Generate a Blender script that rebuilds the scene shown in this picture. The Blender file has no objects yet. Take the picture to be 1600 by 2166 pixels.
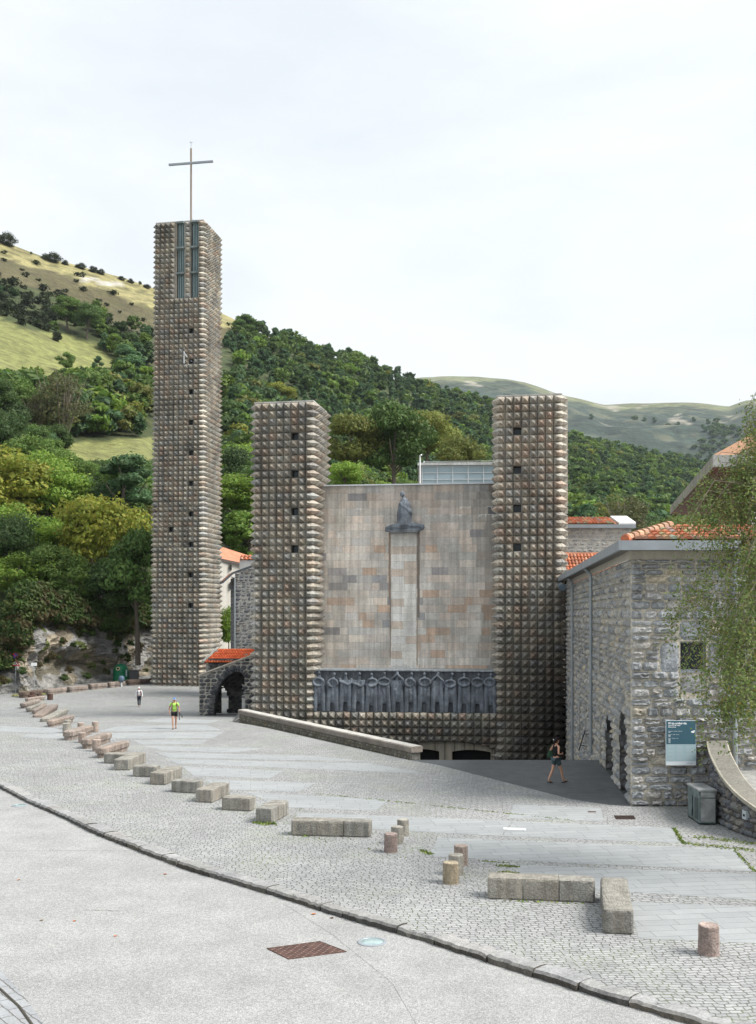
import bpy, bmesh, math, random
import numpy as np
from mathutils import Vector, Matrix, noise as mn
R = math.radians
random.seed(7); RNG = np.random.default_rng(7)
scn = bpy.context.scene
COL = scn.collection

# ------------------------------------------------------------------ camera, sky, sun
F, HY, HC = 2200.0, 1300.0, 6.4          # focal length (px of the 1600 px wide photo), horizon row, eye height
cam = bpy.data.cameras.new('camera'); camo = bpy.data.objects.new('camera', cam); COL.objects.link(camo)
cam.sensor_fit = 'HORIZONTAL'; cam.sensor_width = 36; cam.lens = F/1600*36
cam.shift_y = (HY-1083)/1600; cam.clip_start = .1; cam.clip_end = 20000
camo.location = (0, 0, HC); camo.rotation_euler = (R(90), 0, 0)
scn.camera = camo
scn.view_settings.view_transform = 'Standard'; scn.view_settings.look = 'None'
scn.view_settings.exposure = 0.3; scn.view_settings.gamma = 1
SUN_DIR = Vector((.66, -.16, .73)).normalized()
w = bpy.data.worlds.new('World'); scn.world = w; w.use_nodes = True
nt = w.node_tree; nt.nodes.clear(); N = nt.nodes.new; L = nt.links.new
out = N('ShaderNodeOutputWorld'); tc = N('ShaderNodeTexCoord')
sky = N('ShaderNodeTexSky'); sky.sky_type = 'NISHITA'; sky.sun_disc = False
sky.sun_elevation = math.asin(SUN_DIR.z); sky.sun_rotation = math.atan2(SUN_DIR.x, SUN_DIR.y)
b1 = N('ShaderNodeBackground'); b1.inputs[1].default_value = .10; L(sky.outputs[0], b1.inputs[0])
mp = N('ShaderNodeMapping'); mp.inputs['Scale'].default_value = (1, 1, 3.2); L(tc.outputs['Generated'], mp.inputs[0])
n1 = N('ShaderNodeTexNoise'); n1.inputs['Scale'].default_value = 2.4; n1.inputs['Detail'].default_value = 7
n1.inputs['Roughness'].default_value = .55; n1.inputs['Distortion'].default_value = .3; L(mp.outputs[0], n1.inputs[0])
cr = N('ShaderNodeValToRGB'); cr.color_ramp.elements[0].position = .34; cr.color_ramp.elements[1].position = .60
cr.color_ramp.elements[0].color = (.79, .84, .89, 1); cr.color_ramp.elements[1].color = (.925, .965, .985, 1)
L(n1.outputs[0], cr.inputs[0])
sp = N('ShaderNodeSeparateXYZ'); L(tc.outputs['Generated'], sp.inputs[0])
mr = N('ShaderNodeMapRange'); mr.interpolation_type = 'SMOOTHSTEP'
mr.inputs[1].default_value = .60; mr.inputs[2].default_value = 1.0; mr.inputs[3].default_value = .93; mr.inputs[4].default_value = 1.15
L(sp.outputs[2], mr.inputs[0])
b2 = N('ShaderNodeBackground'); L(cr.outputs[0], b2.inputs[0]); L(mr.outputs[0], b2.inputs[1])
mx = N('ShaderNodeMixShader'); mx.inputs[0].default_value = .94
L(b1.outputs[0], mx.inputs[1]); L(b2.outputs[0], mx.inputs[2]); L(mx.outputs[0], out.inputs[0])
sl = bpy.data.lights.new('sun', 'SUN'); sl.energy = 5.0; sl.angle = R(28); sl.color = (1, .96, .9)
so = bpy.data.objects.new('sun', sl); COL.objects.link(so); so.rotation_euler = SUN_DIR.to_track_quat('Z', 'Y').to_euler()

# ------------------------------------------------------------------ helpers
def sstep(a, b, x):
    t = min(1, max(0, (x-a)/(b-a))); return t*t*(3-2*t)
def G(X, Y):                              # height of the square: falls a metre away to the far left, rises again to the rock
    return -1.0*sstep(58, 82, Y) + .85*sstep(90, 116, Y)
def gp(x, y, z=None):                     # where the ray through a photo pixel meets the ground (or the level z)
    zz = 0 if z is None else z
    for _ in range(30):
        Y = F*(HC-zz)/(y-HY); X = (x-800)/F*Y
        if z is not None: break
        zz = .5*zz+.5*G(X, Y)
    return Vector((X, Y, zz))
def dp(x, y, Y): return Vector(((x-800)/F*Y, Y, HC+(HY-y)/F*Y))

def tag(o, label=None, cat=None, group=None, kind=None):
    if label: o['label'] = label
    if cat: o['category'] = cat
    if group: o['group'] = group
    if kind: o['kind'] = kind
    return o
def empty(name, loc, rz=0, **k):
    o = bpy.data.objects.new(name, None); COL.objects.link(o); o.location = loc; o.rotation_euler = (0, 0, rz)
    o.empty_display_size = .3
    return tag(o, **k)

class MB:
    """collects faces with a colour each; build() links them as one mesh object"""
    def __init__(s): s.v = []; s.f = []; s.c = []; s.m = []
    def add(s, verts, faces, col=(1, 1, 1), mi=0):
        b = len(s.v); s.v.extend([tuple(p) for p in verts])
        for f in faces: s.f.append([i+b for i in f])
        if isinstance(col, list): s.c.extend(col)
        else: s.c.extend([col]*len(faces))
        s.m.extend([mi]*len(faces))
    def quad(s, a, b, c, d, col=(1, 1, 1), mi=0): s.add([a, b, c, d], [(0, 1, 2, 3)], col, mi)
    def box(s, x0, x1, y0, y1, z0, z1, col=(1, 1, 1), mi=0, M=None, tx=0, ty=0):
        P = [(x0, y0, z0), (x1, y0, z0), (x1, y1, z0), (x0, y1, z0), (x0+tx, y0+ty, z1), (x1-tx, y0+ty, z1), (x1-tx, y1-ty, z1), (x0+tx, y1-ty, z1)]
        if M is not None: P = [M @ Vector(p) for p in P]
        s.add(P, [(0, 3, 2, 1), (4, 5, 6, 7), (0, 1, 5, 4), (1, 2, 6, 5), (2, 3, 7, 6), (3, 0, 4, 7)], col, mi)
    def tube(s, pts, r, n=8, col=(1, 1, 1), mi=0, cap=True):
        pts = [Vector(p) for p in pts]; rs = r if isinstance(r, (list, tuple)) else [r]*len(pts)
        rings = []
        for i, p in enumerate(pts):
            d = (pts[min(i+1, len(pts)-1)]-pts[max(i-1, 0)]).normalized()
            a = d.orthogonal().normalized() if i == 0 else (prev-d*prev.dot(d)).normalized()
            prev = a; b = d.cross(a)
            rings.append([p+(a*math.cos(2*math.pi*k/n)+b*math.sin(2*math.pi*k/n))*rs[i] for k in range(n)])
        V = [q for rg in rings for q in rg]; Fc = []
        for i in range(len(pts)-1):
            for k in range(n): Fc.append((i*n+k, i*n+(k+1) % n, (i+1)*n+(k+1) % n, (i+1)*n+k))
        if cap: Fc.append(tuple(range(n))[::-1]); Fc.append(tuple((len(pts)-1)*n+k for k in range(n)))
        s.add(V, Fc, col, mi)
    def lathe(s, prof, n=16, c=(0, 0, 0), col=(1, 1, 1), mi=0):
        V = []; Fc = []
        for r, z in prof:
            for k in range(n): V.append((c[0]+r*math.cos(2*math.pi*k/n), c[1]+r*math.sin(2*math.pi*k/n), c[2]+z))
        for i in range(len(prof)-1):
            for k in range(n): Fc.append((i*n+k, i*n+(k+1) % n, (i+1)*n+(k+1) % n, (i+1)*n+k))
        Fc.append(tuple(range(n))[::-1]); Fc.append(tuple((len(prof)-1)*n+k for k in range(n)))
        s.add(V, Fc, col, mi)
    def ell(s, c, r, col=(1, 1, 1), mi=0, n=12, m=8, M=None):
        V = []; Fc = []
        for i in range(m+1):
            t = math.pi*i/m
            for k in range(n):
                p = Vector((r[0]*math.sin(t)*math.cos(2*math.pi*k/n), r[1]*math.sin(t)*math.sin(2*math.pi*k/n), r[2]*math.cos(t)))
                if M is not None: p = M @ p
                V.append(p+Vector(c))
        for i in range(m):
            for k in range(n): Fc.append((i*n+k, (i+1)*n+k, (i+1)*n+(k+1) % n, i*n+(k+1) % n))
        s.add(V, Fc, col, mi)
    def mesh(s, name, mats, smooth=False):
        me = bpy.data.meshes.new(name); me.from_pydata(s.v, [], s.f)
        mats = mats if isinstance(mats, (list, tuple)) else [mats]
        for m in mats: me.materials.append(m)
        me.polygons.foreach_set('material_index', s.m)
        cnt = np.array([len(f) for f in s.f]); c = np.array([tuple(x)[:3] for x in s.c], dtype=np.float32).reshape(-1, 3)
        c = np.concatenate([c, np.ones((len(c), 1), np.float32)], 1); c = np.repeat(c, cnt, axis=0)
        at = me.color_attributes.new('Col', 'FLOAT_COLOR', 'CORNER'); at.data.foreach_set('color', c.ravel())
        if smooth: me.polygons.foreach_set('use_smooth', [True]*len(s.f))
        me.update(); return me
    def build(s, name, mats, parent=None, loc=None, smooth=False, **k):
        o = bpy.data.objects.new(name, s.mesh(name, mats, smooth)); COL.objects.link(o)
        if parent is not None: o.parent = parent
        if loc is not None: o.location = loc
        return tag(o, **k)

# ------------------------------------------------------------------ materials
def newmat(name, rough=.8):
    m = bpy.data.materials.new(name); m.use_nodes = True; t = m.node_tree
    b = t.nodes['Principled BSDF']; b.inputs['Roughness'].default_value = rough
    b.inputs['Specular IOR Level'].default_value = .3
    return m, t, b
def plain(name, col, rough=.7, metal=0, var=.12, vs=3.0, bump=0, bs=30):
    m, t, b = newmat(name, rough); N = t.nodes.new; L = t.links.new
    b.inputs['Metallic'].default_value = metal
    g = N('ShaderNodeNewGeometry')
    n = N('ShaderNodeTexNoise'); n.inputs['Scale'].default_value = vs; n.inputs['Detail'].default_value = 6; L(g.outputs['Position'], n.inputs[0])
    r = N('ShaderNodeMapRange'); r.inputs[1].default_value = .3; r.inputs[2].default_value = .7; r.inputs[3].default_value = 1-var; r.inputs[4].default_value = 1+var
    L(n.outputs[0], r.inputs[0])
    v = N('ShaderNodeVectorMath'); v.operation = 'SCALE'; v.inputs[0].default_value = col; L(r.outputs[0], v.inputs['Scale']); L(v.outputs[0], b.inputs['Base Color'])
    if bump:
        n2 = N('ShaderNodeTexNoise'); n2.inputs['Scale'].default_value = bs; n2.inputs['Detail'].default_value = 5; L(g.outputs['Position'], n2.inputs[0])
        bp = N('ShaderNodeBump'); bp.inputs['Distance'].default_value = bump; bp.inputs['Strength'].default_value = 1; L(n2.outputs[0], bp.inputs['Height']); L(bp.outputs[0], b.inputs['Normal'])
    return m
def stone(name, rough=.85, v1=(1.3, .28), v2=(14, .22), bump=.02, bs=22, streak=0, tint=None, speck=0, zstain=None):
    """per-stone colours from the mesh, with mottling, fine grain, rain streaks and relief"""
    m, t, b = newmat(name, rough); N = t.nodes.new; L = t.links.new
    a = N('ShaderNodeAttribute'); a.attribute_name = 'Col'; g = N('ShaderNodeNewGeometry'); cur = a.outputs['Color']
    def mul(cur, fac_out):
        v = N('ShaderNodeVectorMath'); v.operation = 'SCALE'; L(cur, v.inputs[0]); L(fac_out, v.inputs['Scale']); return v.outputs[0]
    for sc, am in (v1, v2):
        n = N('ShaderNodeTexNoise'); n.inputs['Scale'].default_value = sc; n.inputs['Detail'].default_value = 7; n.inputs['Roughness'].default_value = .65
        L(g.outputs['Position'], n.inputs[0])
        r = N('ShaderNodeMapRange'); r.inputs[1].default_value = .3; r.inputs[2].default_value = .7; r.inputs[3].default_value = 1-am; r.inputs[4].default_value = 1+am
        L(n.outputs[0], r.inputs[0]); cur = mul(cur, r.outputs[0])
    if streak:
        mpn = N('ShaderNodeMapping'); mpn.inputs['Scale'].default_value = (4.5, 4.5, .22); L(g.outputs['Position'], mpn.inputs[0])
        n = N('ShaderNodeTexNoise'); n.inputs['Scale'].default_value = 1; n.inputs['Detail'].default_value = 5; L(mpn.outputs[0], n.inputs[0])
        r = N('ShaderNodeMapRange'); r.inputs[1].default_value = .38; r.inputs[2].default_value = .62; r.inputs[3].default_value = 1-streak; r.inputs[4].default_value = 1+streak*.35
        L(n.outputs[0], r.inputs[0]); cur = mul(cur, r.outputs[0])
    if tint:
        n = N('ShaderNodeTexNoise'); n.inputs['Scale'].default_value = tint[1]; n.inputs['Detail'].default_value = 6; L(g.outputs['Position'], n.inputs[0])
        r = N('ShaderNodeMapRange'); r.inputs[1].default_value = .52; r.inputs[2].default_value = .68; r.inputs[4].default_value = tint[2]; L(n.outputs[0], r.inputs[0])
        mxn = N('ShaderNodeMix'); mxn.data_type = 'RGBA'; L(r.outputs[0], mxn.inputs['Factor']); L(cur, mxn.inputs['A']); mxn.inputs['B'].default_value = (*tint[0], 1); cur = mxn.outputs['Result']
    L(cur, b.inputs['Base Color'])
    n2 = N('ShaderNodeTexNoise'); n2.inputs['Scale'].default_value = bs; n2.inputs['Detail'].default_value = 7; n2.inputs['Roughness'].default_value = .6; L(g.outputs['Position'], n2.inputs[0])
    bp = N('ShaderNodeBump'); bp.inputs['Distance'].default_value = bump; L(n2.outputs[0], bp.inputs['Height']); L(bp.outputs[0], b.inputs['Normal'])
    return m
M_PYR = stone('weathered_granite', v1=(.45, .20), v2=(8, .26), bump=.012, bs=16, streak=.34, tint=((.07, .065, .058), .55, .5))
M_BLOCK = stone('ashlar', v1=(.35, .16), v2=(7, .14), bump=.006, bs=25, streak=.20, tint=((.25, .24, .22), .45, .45))
M_RUB = stone('rubble', v1=(2.2, .2), v2=(13, .38), bump=.07, bs=11, tint=((.40, .39, .37), 2.3, .25))
M_CONC = stone('cut_stone', v1=(1.2, .16), v2=(12, .16), bump=.008, bs=40, streak=.18)
M_SCULPT = stone('slate_sculpture', rough=.75, v1=(1.5, .25), v2=(9, .25), bump=.02, bs=10, streak=.28, tint=((.30, .33, .36), 1.6, .30))
M_GRAN = stone('bench_granite', v1=(3, .22), v2=(24, .28), bump=.06, bs=22, streak=.22)
M_FIGCLOTH = stone('cloth', v1=(8, .06), v2=(40, .05), bump=.003, bs=60)
M_TILE = stone('roof_tile', v1=(1.2, .2), v2=(8, .2), bump=.008, bs=25)
M_PLASTER = stone('render_coat', v1=(.6, .06), v2=(6, .06), bump=.004, bs=20, streak=.08)
M_DARK = plain('dark_interior', (.012, .012, .013), .9)
M_GLASSD = plain('dark_glass', (.02, .028, .032), .12)
M_ZINC = plain('zinc', (.30, .33, .36), .45, .3, .10, 1.5)
M_PIPE = plain('grey_pipe', (.30, .33, .35), .45, .2, .08)
M_COPING = stone('coping_stone', v1=(1.5, .22), v2=(18, .30), bump=.02, bs=30)
M_WOODSOF = plain('soffit_boards', (.20, .085, .05), .6, 0, .12, 2)
M_GLAZE = plain('pale_glazing', (.33, .42, .46), .15, 0, .08, .4)
M_WHITE = plain('white_paint', (.75, .76, .76), .5, 0, .05)
M_RUST = plain('rusty_steel', (.085, .05, .04), .8, .2, .35, 6, .01, 30)
M_LEAD = plain('lead_flashing', (.55, .58, .60), .5, 0, .06)

def near_vec(a, b, t): return [a[i]+(b[i]-a[i])*t for i in range(3)]
def jit(c, am, rnd=random):
    k = 1+rnd.uniform(-am, am); h = rnd.uniform(-am, am)*.25
    return (c[0]*k*(1+h), c[1]*k, c[2]*k*(1-h))

# ------------------------------------------------------------------ paving materials
def paving(name, bw, rh, mort, c1, c2, cm, moss=0, rot=-7, warp=.25, fine=.035, bumpd=.012, mott=.14, msm=.3):
    m, t, b = newmat(name, .8); N = t.nodes.new; L = t.links.new
    g = N('ShaderNodeNewGeometry'); mpn = N('ShaderNodeMapping'); mpn.inputs['Rotation'].default_value = (0, 0, R(rot)); L(g.outputs['Position'], mpn.inputs[0])
    cur = mpn.outputs[0]
    for sc, am in ((.22, warp), (5.0, fine)):
        n = N('ShaderNodeTexNoise'); n.inputs['Scale'].default_value = sc; n.inputs['Detail'].default_value = 2; L(g.outputs['Position'], n.inputs[0])
        s = N('ShaderNodeVectorMath'); s.operation = 'SUBTRACT'; L(n.outputs['Color'], s.inputs[0]); s.inputs[1].default_value = (.5, .5, .5)
        s2 = N('ShaderNodeVectorMath'); s2.operation = 'SCALE'; L(s.outputs[0], s2.inputs[0]); s2.inputs['Scale'].default_value = am*2
        a = N('ShaderNodeVectorMath'); a.operation = 'ADD'; L(cur, a.inputs[0]); L(s2.outputs[0], a.inputs[1]); cur = a.outputs[0]
    br = N('ShaderNodeTexBrick'); br.inputs['Scale'].default_value = 1; br.inputs['Brick Width'].default_value = bw; br.inputs['Row Height'].default_value = rh
    br.inputs['Mortar Size'].default_value = mort; br.inputs['Mortar Smooth'].default_value = msm; br.offset = .43; br.squash = .8; br.squash_frequency = 3
    br.inputs['Color1'].default_value = (*c1, 1); br.inputs['Color2'].default_value = (*c2, 1); L(cur, br.inputs[0])
    mc = N('ShaderNodeMix'); mc.data_type = 'RGBA'; mc.inputs['A'].default_value = (*cm, 1); mc.inputs['B'].default_value = (.13, .17, .045, 1)
    n = N('ShaderNodeTexNoise'); n.inputs['Scale'].default_value = .45; n.inputs['Detail'].default_value = 6; L(g.outputs['Position'], n.inputs[0])
    r = N('ShaderNodeMapRange'); r.inputs[1].default_value = .50; r.inputs[2].default_value = .66; r.inputs[4].default_value = moss; L(n.outputs[0], r.inputs[0])
    L(r.outputs[0], mc.inputs['Factor']); L(mc.outputs['Result'], br.inputs['Mortar'])
    cc = br.outputs['Color']
    for sc, am in ((.35, mott*.8), (2.5, mott*.8), (26, mott)):
        n = N('ShaderNodeTexNoise'); n.inputs['Scale'].default_value = sc; n.inputs['Detail'].default_value = 5; L(g.outputs['Position'], n.inputs[0])
        r = N('ShaderNodeMapRange'); r.inputs[1].default_value = .3; r.inputs[2].default_value = .7; r.inputs[3].default_value = 1-am; r.inputs[4].default_value = 1+am; L(n.outputs[0], r.inputs[0])
        v = N('ShaderNodeVectorMath'); v.operation = 'SCALE'; L(cc, v.inputs[0]); L(r.outputs[0], v.inputs['Scale']); cc = v.outputs[0]
    L(cc, b.inputs['Base Color'])
    inv = N('ShaderNodeMath'); inv.operation = 'SUBTRACT'; inv.inputs[0].default_value = 1; L(br.outputs['Fac'], inv.inputs[1])
    n = N('ShaderNodeTexNoise'); n.inputs['Scale'].default_value = 9; n.inputs['Detail'].default_value = 5; L(g.outputs['Position'], n.inputs[0])
    ad = N('ShaderNodeMath'); ad.operation = 'MULTIPLY_ADD'; L(n.outputs[0], ad.inputs[0]); ad.inputs[1].default_value = .8; L(inv.outputs[0], ad.inputs[2])
    bp = N('ShaderNodeBump'); bp.inputs['Distance'].default_value = bumpd; L(ad.outputs[0], bp.inputs['Height']); L(bp.outputs[0], b.inputs['Normal'])
    return m
M_COB = paving('granite_setts', .20, .125, .011, (.345, .35, .35), (.275, .28, .285), (.11, .11, .095), moss=.9, warp=.5, fine=.06, bumpd=.022, mott=.12)
M_SLAB = paving('paving_slabs', 1.0, .36, .008, (.31, .324, .33), (.275, .289, .295), (.15, .16, .16), warp=0, fine=.004, bumpd=.002, mott=.06)
M_DPAV = paving('dark_paving', .95, .32, .007, (.108, .114, .120), (.09, .097, .102), (.06, .066, .052), moss=.3, rot=8, warp=0, fine=.004, bumpd=.002, mott=.14)
def speckle(name, base, lo, hi):
    m, t, b = newmat(name, .85); N = t.nodes.new; L = t.links.new; g = N('ShaderNodeNewGeometry'); cur = None
    v0 = N('ShaderNodeVectorMath'); v0.operation = 'SCALE'; v0.inputs[0].default_value = base; v0.inputs['Scale'].default_value = 1; cur = v0.outputs[0]
    for sc, am, de in ((.12, .08, 5), (.9, .10, 6), (9, .06, 3), (26, .22, 2), (60, .38, 1)):
        n = N('ShaderNodeTexNoise'); n.inputs['Scale'].default_value = sc; n.inputs['Detail'].default_value = de; L(g.outputs['Position'], n.inputs[0])
        r = N('ShaderNodeMapRange'); r.inputs[1].default_value = .3; r.inputs[2].default_value = .7; r.inputs[3].default_value = 1-am; r.inputs[4].default_value = 1+am; L(n.outputs[0], r.inputs[0])
        v = N('ShaderNodeVectorMath'); v.operation = 'SCALE'; L(cur, v.inputs[0]); L(r.outputs[0], v.inputs['Scale']); cur = v.outputs[0]
    L(cur, b.inputs['Base Color'])
    n = N('ShaderNodeTexNoise'); n.inputs['Scale'].default_value = 60; L(g.outputs['Position'], n.inputs[0])
    bp = N('ShaderNodeBump'); bp.inputs['Distance'].default_value = .006; L(n.outputs[0], bp.inputs['Height']); L(bp.outputs[0], b.inputs['Normal'])
    return m
M_ROAD = speckle('pale_asphalt', (.295, .297, .293), 0, 0)
M_SLOPE = speckle('plain_ground', (.20, .20, .17), 0, 0)

# ------------------------------------------------------------------ the square, the road, kerbs
RZ = -.13                                  # road level
kerb_px = [(-500, 1490), (-300, 1545), (-150, 1602), (0, 1668), (60, 1700), (130, 1730), (200, 1765), (300, 1805), (400, 1843), (500, 1872), (600, 1902), (700, 1935), (800, 1965),
           (900, 1993), (1030, 2037), (1150, 2075), (1300, 2122), (1440, 2162), (1600, 2215), (1800, 2290), (2100, 2420)]
kerbw = [gp(x, y, RZ) for x, y in kerb_px]
ku = np.array([(x-800)/F for x, y in kerb_px]); kY = np.array([p.y for p in kerbw])
NU, NY = 220, 160
us = np.linspace(ku[0], ku[-1], NU); V = []; Fc = []
for u in us:
    y0 = float(np.interp(u, ku, kY))+.12
    for j in range(NY):
        tt = (j/(NY-1)); Y = y0+(132-y0)*tt**1.5; V.append((u*Y, Y, G(u*Y, Y)))
for i in range(NU-1):
    for j in range(NY-1): Fc.append((i*NY+j, (i+1)*NY+j, (i+1)*NY+j+1, i*NY+j+1))
me = bpy.data.meshes.new('square'); me.from_pydata(V, [], Fc)
# the stairwell in front of the church: A-B is its top step, D-E the parapet's foot
WA, WB, WC, WD, WE = Vector((1.40, 45.7)), Vector((9.75, 45.7)), Vector((12.4, 67.2)), Vector((-9.2, 71.0)), Vector((-8.75, 62.9))
well = [WA, WB, WC, WD, WE]
bm = bmesh.new(); bm.from_mesh(me)
for i in range(5):
    a = well[i]; b = well[(i+1) % 5]; d = (b-a).normalized()
    bmesh.ops.bisect_plane(bm, geom=bm.verts[:]+bm.edges[:]+bm.faces[:], plane_co=(a.x, a.y, 0), plane_no=(d.y, -d.x, 0))
def inwell(p):
    for i in range(5):
        a = well[i]; b = well[(i+1) % 5]
        if (b.x-a.x)*(p.y-a.y)-(b.y-a.y)*(p.x-a.x) < 0: return False
    return True
kill = [f for f in bm.faces if inwell(f.calc_center_median())]
bmesh.ops.delete(bm, geom=kill, context='FACES')
bm.to_mesh(me); bm.free(); me.materials.append(M_COB)
o = bpy.data.objects.new('plaza_paving', me); COL.objects.link(o); tag(o, kind='structure')

mb = MB(); mb.quad((-70, -40, RZ), (70, -40, RZ), (70, 75, RZ), (-70, 75, RZ))
# the road is cut back under the square so that it only shows on its own side
mb = MB()
P = [(u*float(np.interp(u, ku, kY))-0, float(np.interp(u, ku, kY))+.25) for u in us]
for i in range(NU-1):
    (xa, ya), (xb, yb) = P[i], P[i+1]
    ua = -60+120*i/(NU-1); ub = -60+120*(i+1)/(NU-1)
    mb.add([(ua, -40, RZ), (ub, -40, RZ), (xb, yb, RZ), (xa, ya, RZ)], [(0, 1, 2, 3)])
mb.build('road', M_ROAD, kind='structure')
mb = MB(); mb.quad((-4000, -3000, -5), (4000, -3000, -5), (4000, 5000, -5), (-4000, 5000, -5)); mb.build('ground', M_SLOPE, kind='structure')

rnd = random.Random(3)
mb = MB(); acc = []; 
for a, b in zip(kerbw[:-1], kerbw[1:]):
    n = max(2, int((b-a).length/.12))
    for k in range(n): acc.append(a.lerp(b, k/n))
# smooth the line a little, then lay kerbstones of uneven length along it
for _ in range(12): acc = [acc[0]]+[(acc[i-1]+acc[i]*2+acc[i+1])/4 for i in range(1, len(acc)-1)]+[acc[-1]]
i = 0
while i < len(acc)-12:
    n = rnd.randint(5, 13); n = min(n, len(acc)-1-i)
    seg = acc[i:i+n+1]; i += n
    if n < 3: break
    c = jit((.29, .288, .284), .09, rnd); dk = jit((.085, .08, .07), .3, rnd)
    wd = rnd.uniform(.34, .50); top = rnd.uniform(.0, .022); rows = []
    for k, p in enumerate(seg):
        d = (seg[min(k+1, n)]-seg[max(k-1, 0)]).normalized(); nn = Vector((-d.y, d.x, 0))   # towards the square
        e = rnd.uniform(-.03, .03); e2 = rnd.uniform(-.04, .04); zt = top+rnd.uniform(-.012, .012)+G(p.x, p.y)
        q = p.copy(); 
        if k == 0: q += d*.012
        if k == n: q -= d*.012
        zr = min(RZ, G(p.x, p.y)-.13)
        rows.append([q+Vector((0, 0, 0))+nn*(e2), Vector((q.x, q.y, zt-.045))+nn*(e+.0), Vector((q.x, q.y, zt))+nn*(e+.05), Vector((q.x, q.y, zt+.008))+nn*(wd*.55), Vector((q.x, q.y, zt-.01))+nn*wd, Vector((q.x, q.y, -.2))+nn*wd])
        rows[-1][0].z = zr-.05
    V = [p for r_ in rows for p in r_]; Fc = []; cc = []
    for k in range(n):
        for q in range(5):
            Fc.append((k*6+q, (k+1)*6+q, (k+1)*6+q+1, k*6+q+1)[::-1]); cc.append(dk if q == 0 else near_vec(dk, c, .5) if q == 1 else c)
    Fc.append(tuple(range(6))); cc.append(dk); Fc.append(tuple(n*6+q for q in range(6))[::-1]); cc.append(dk)
    mb.add(V, Fc, cc)
mb.build('kerb', M_COPING, kind='structure')

# slab panels let into the setts, a few millimetres proud
def panel(mb, pts, z=.004, col=(1, 1, 1)):
    ps = [gp(x, y) for x, y in pts]
    # subdivide long panels so they follow the fall of the square
    if len(ps) == 4:
        n = 10
        g = [[ps[0].lerp(ps[1], i/n).lerp(ps[3].lerp(ps[2], i/n), j/4) for i in range(n+1)] for j in range(5)]
        V = [Vector((p.x, p.y, G(p.x, p.y)+z)) for r_ in g for p in r_]
        mb.add(V, [(j*(n+1)+i, j*(n+1)+i+1, (j+1)*(n+1)+i+1, (j+1)*(n+1)+i)[::-1] for j in range(4) for i in range(n)], col)
    else: mb.add([p+Vector((0, 0, z)) for p in ps], [tuple(range(len(ps)))[::-1]], col)
mb = MB()
for q in ([(-60, 1533), (118, 1541), (150, 1552), (-60, 1546)], [(60, 1553), (205, 1552), (250, 1566), (40, 1560)],
          [(345, 1519), (470, 1524), (440, 1531), (300, 1528)], [(253, 1536), (432, 1533), (470, 1545), (205, 1548)], [(215, 1551), (475, 1548), (450, 1562), (240, 1562)],
          [(280, 1566), (440, 1566), (425, 1574), (300, 1575)], [(300, 1578), (560, 1583), (500, 1592), (345, 1588)],
          [(330, 1592), (640, 1598), (800, 1612), (360, 1603)], [(345, 1606), (780, 1615), (905, 1637), (380, 1616)],
          [(385, 1621), (602, 1631), (570, 1647), (410, 1641)], [(430, 1648), (668, 1657), (632, 1675), (480, 1671)],
          [(520, 1676), (822, 1692), (795, 1716), (600, 1708)], [(632, 1719), (1085, 1737), (1060, 1769), (615, 1745)], [(1088, 1737), (1420, 1751), (1443, 1784), (1063, 1769)],
          [(1088, 1702), (1271, 1709), (1278, 1738), (1076, 1731)],
          [(927, 1772), (1555, 1796), (1597, 1844), (909, 1812)],
          [(1098, 1830), (1700, 1853), (1760, 1915), (1090, 1872)], [(1330, 1908), (1760, 1924), (1800, 2004), (1352, 1986)]):
    panel(mb, q)
mb.build('slab_paving', M_SLAB, kind='structure')
mb = MB(); panel(mb, [(1065, 1751), (1112, 1753), (1114, 1757), (1066, 1755)], .008, (1, 1, 1)); mb.build('pale_slab', plain('pale_slab', (.62, .64, .65), .8), kind='structure')
# dark landing at the head of the stairs
mb = MB()
pts = [(869, 1608.2), (1262, 1608.2), (1283, 1632), (1310, 1660), (1338, 1706.5), (1290, 1703), (1210, 1691), (1120, 1668), (1000, 1637), (930, 1619)]
ps = [gp(x, y, 0) for x, y in pts]; ps[0] = Vector((1.38, 45.72, 0)); ps[1] = Vector((9.75, 45.72, 0))
ps = [p+Vector((0, 0, .004)) for p in ps]; extra = [Vector((11.5, 45.7, .004)), Vector((11.5, 34.9, .004))]
loop = [ps[0], ps[1], extra[0], extra[1], ps[4]]+ps[5:]
mb.add(loop, [tuple(range(len(loop)))[::-1]])
mb.box(1.40, 10.2, 45.70, 45.74, -.3, .003)
mb.build('dark_landing', M_DPAV, kind='structure')
mb = MB()
for k in range(22): mb.box(-9.5, 12.4, 45.74+k*.36, 45.74+(k+1)*.36, -4.6, -.17*(k+1))
mb.box(-11, 13.5, 45.74+22*.36, 73, -4.8, -4.05)
mb.quad((-9.3, 71, -4.6), (-9.3, 71, 0), (-8.8, 62.9, -.1), (-8.8, 62.9, -4.6)); mb.quad((-8.8, 62.9, -4.6), (-8.8, 62.9, -.1), (1.38, 45.7, -.02), (1.38, 45.7, -4.6))
mb.build('stairwell', M_DPAV, kind='structure')
# tarmac apron at the lower left of the road
mb = MB()
a = [gp(*p, z=RZ) for p in [(-60, 2000), (0, 2052), (60, 2120), (110, 2190), (160, 2280), (-60, 2280)]]
mb.add([p+Vector((0, 0, .004)) for p in a], [tuple(range(6))[::-1]]); mb.build('side_pavement', paving('side_setts', .5, .22, .012, (.30, .31, .32), (.26, .27, .285), (.14, .14, .13), rot=50, warp=.3, fine=.03), kind='structure')
mb = MB(); ln = [gp(*p, z=RZ) for p in [(-80, 2055), (0, 2093), (40, 2130), (72, 2175), (100, 2260)]]
mb.tube([p+Vector((0, 0, -.012)) for p in ln], .035, 6, (.06, .055, .045)); mb.build('gutter', M_COPING, kind='structure')
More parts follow.
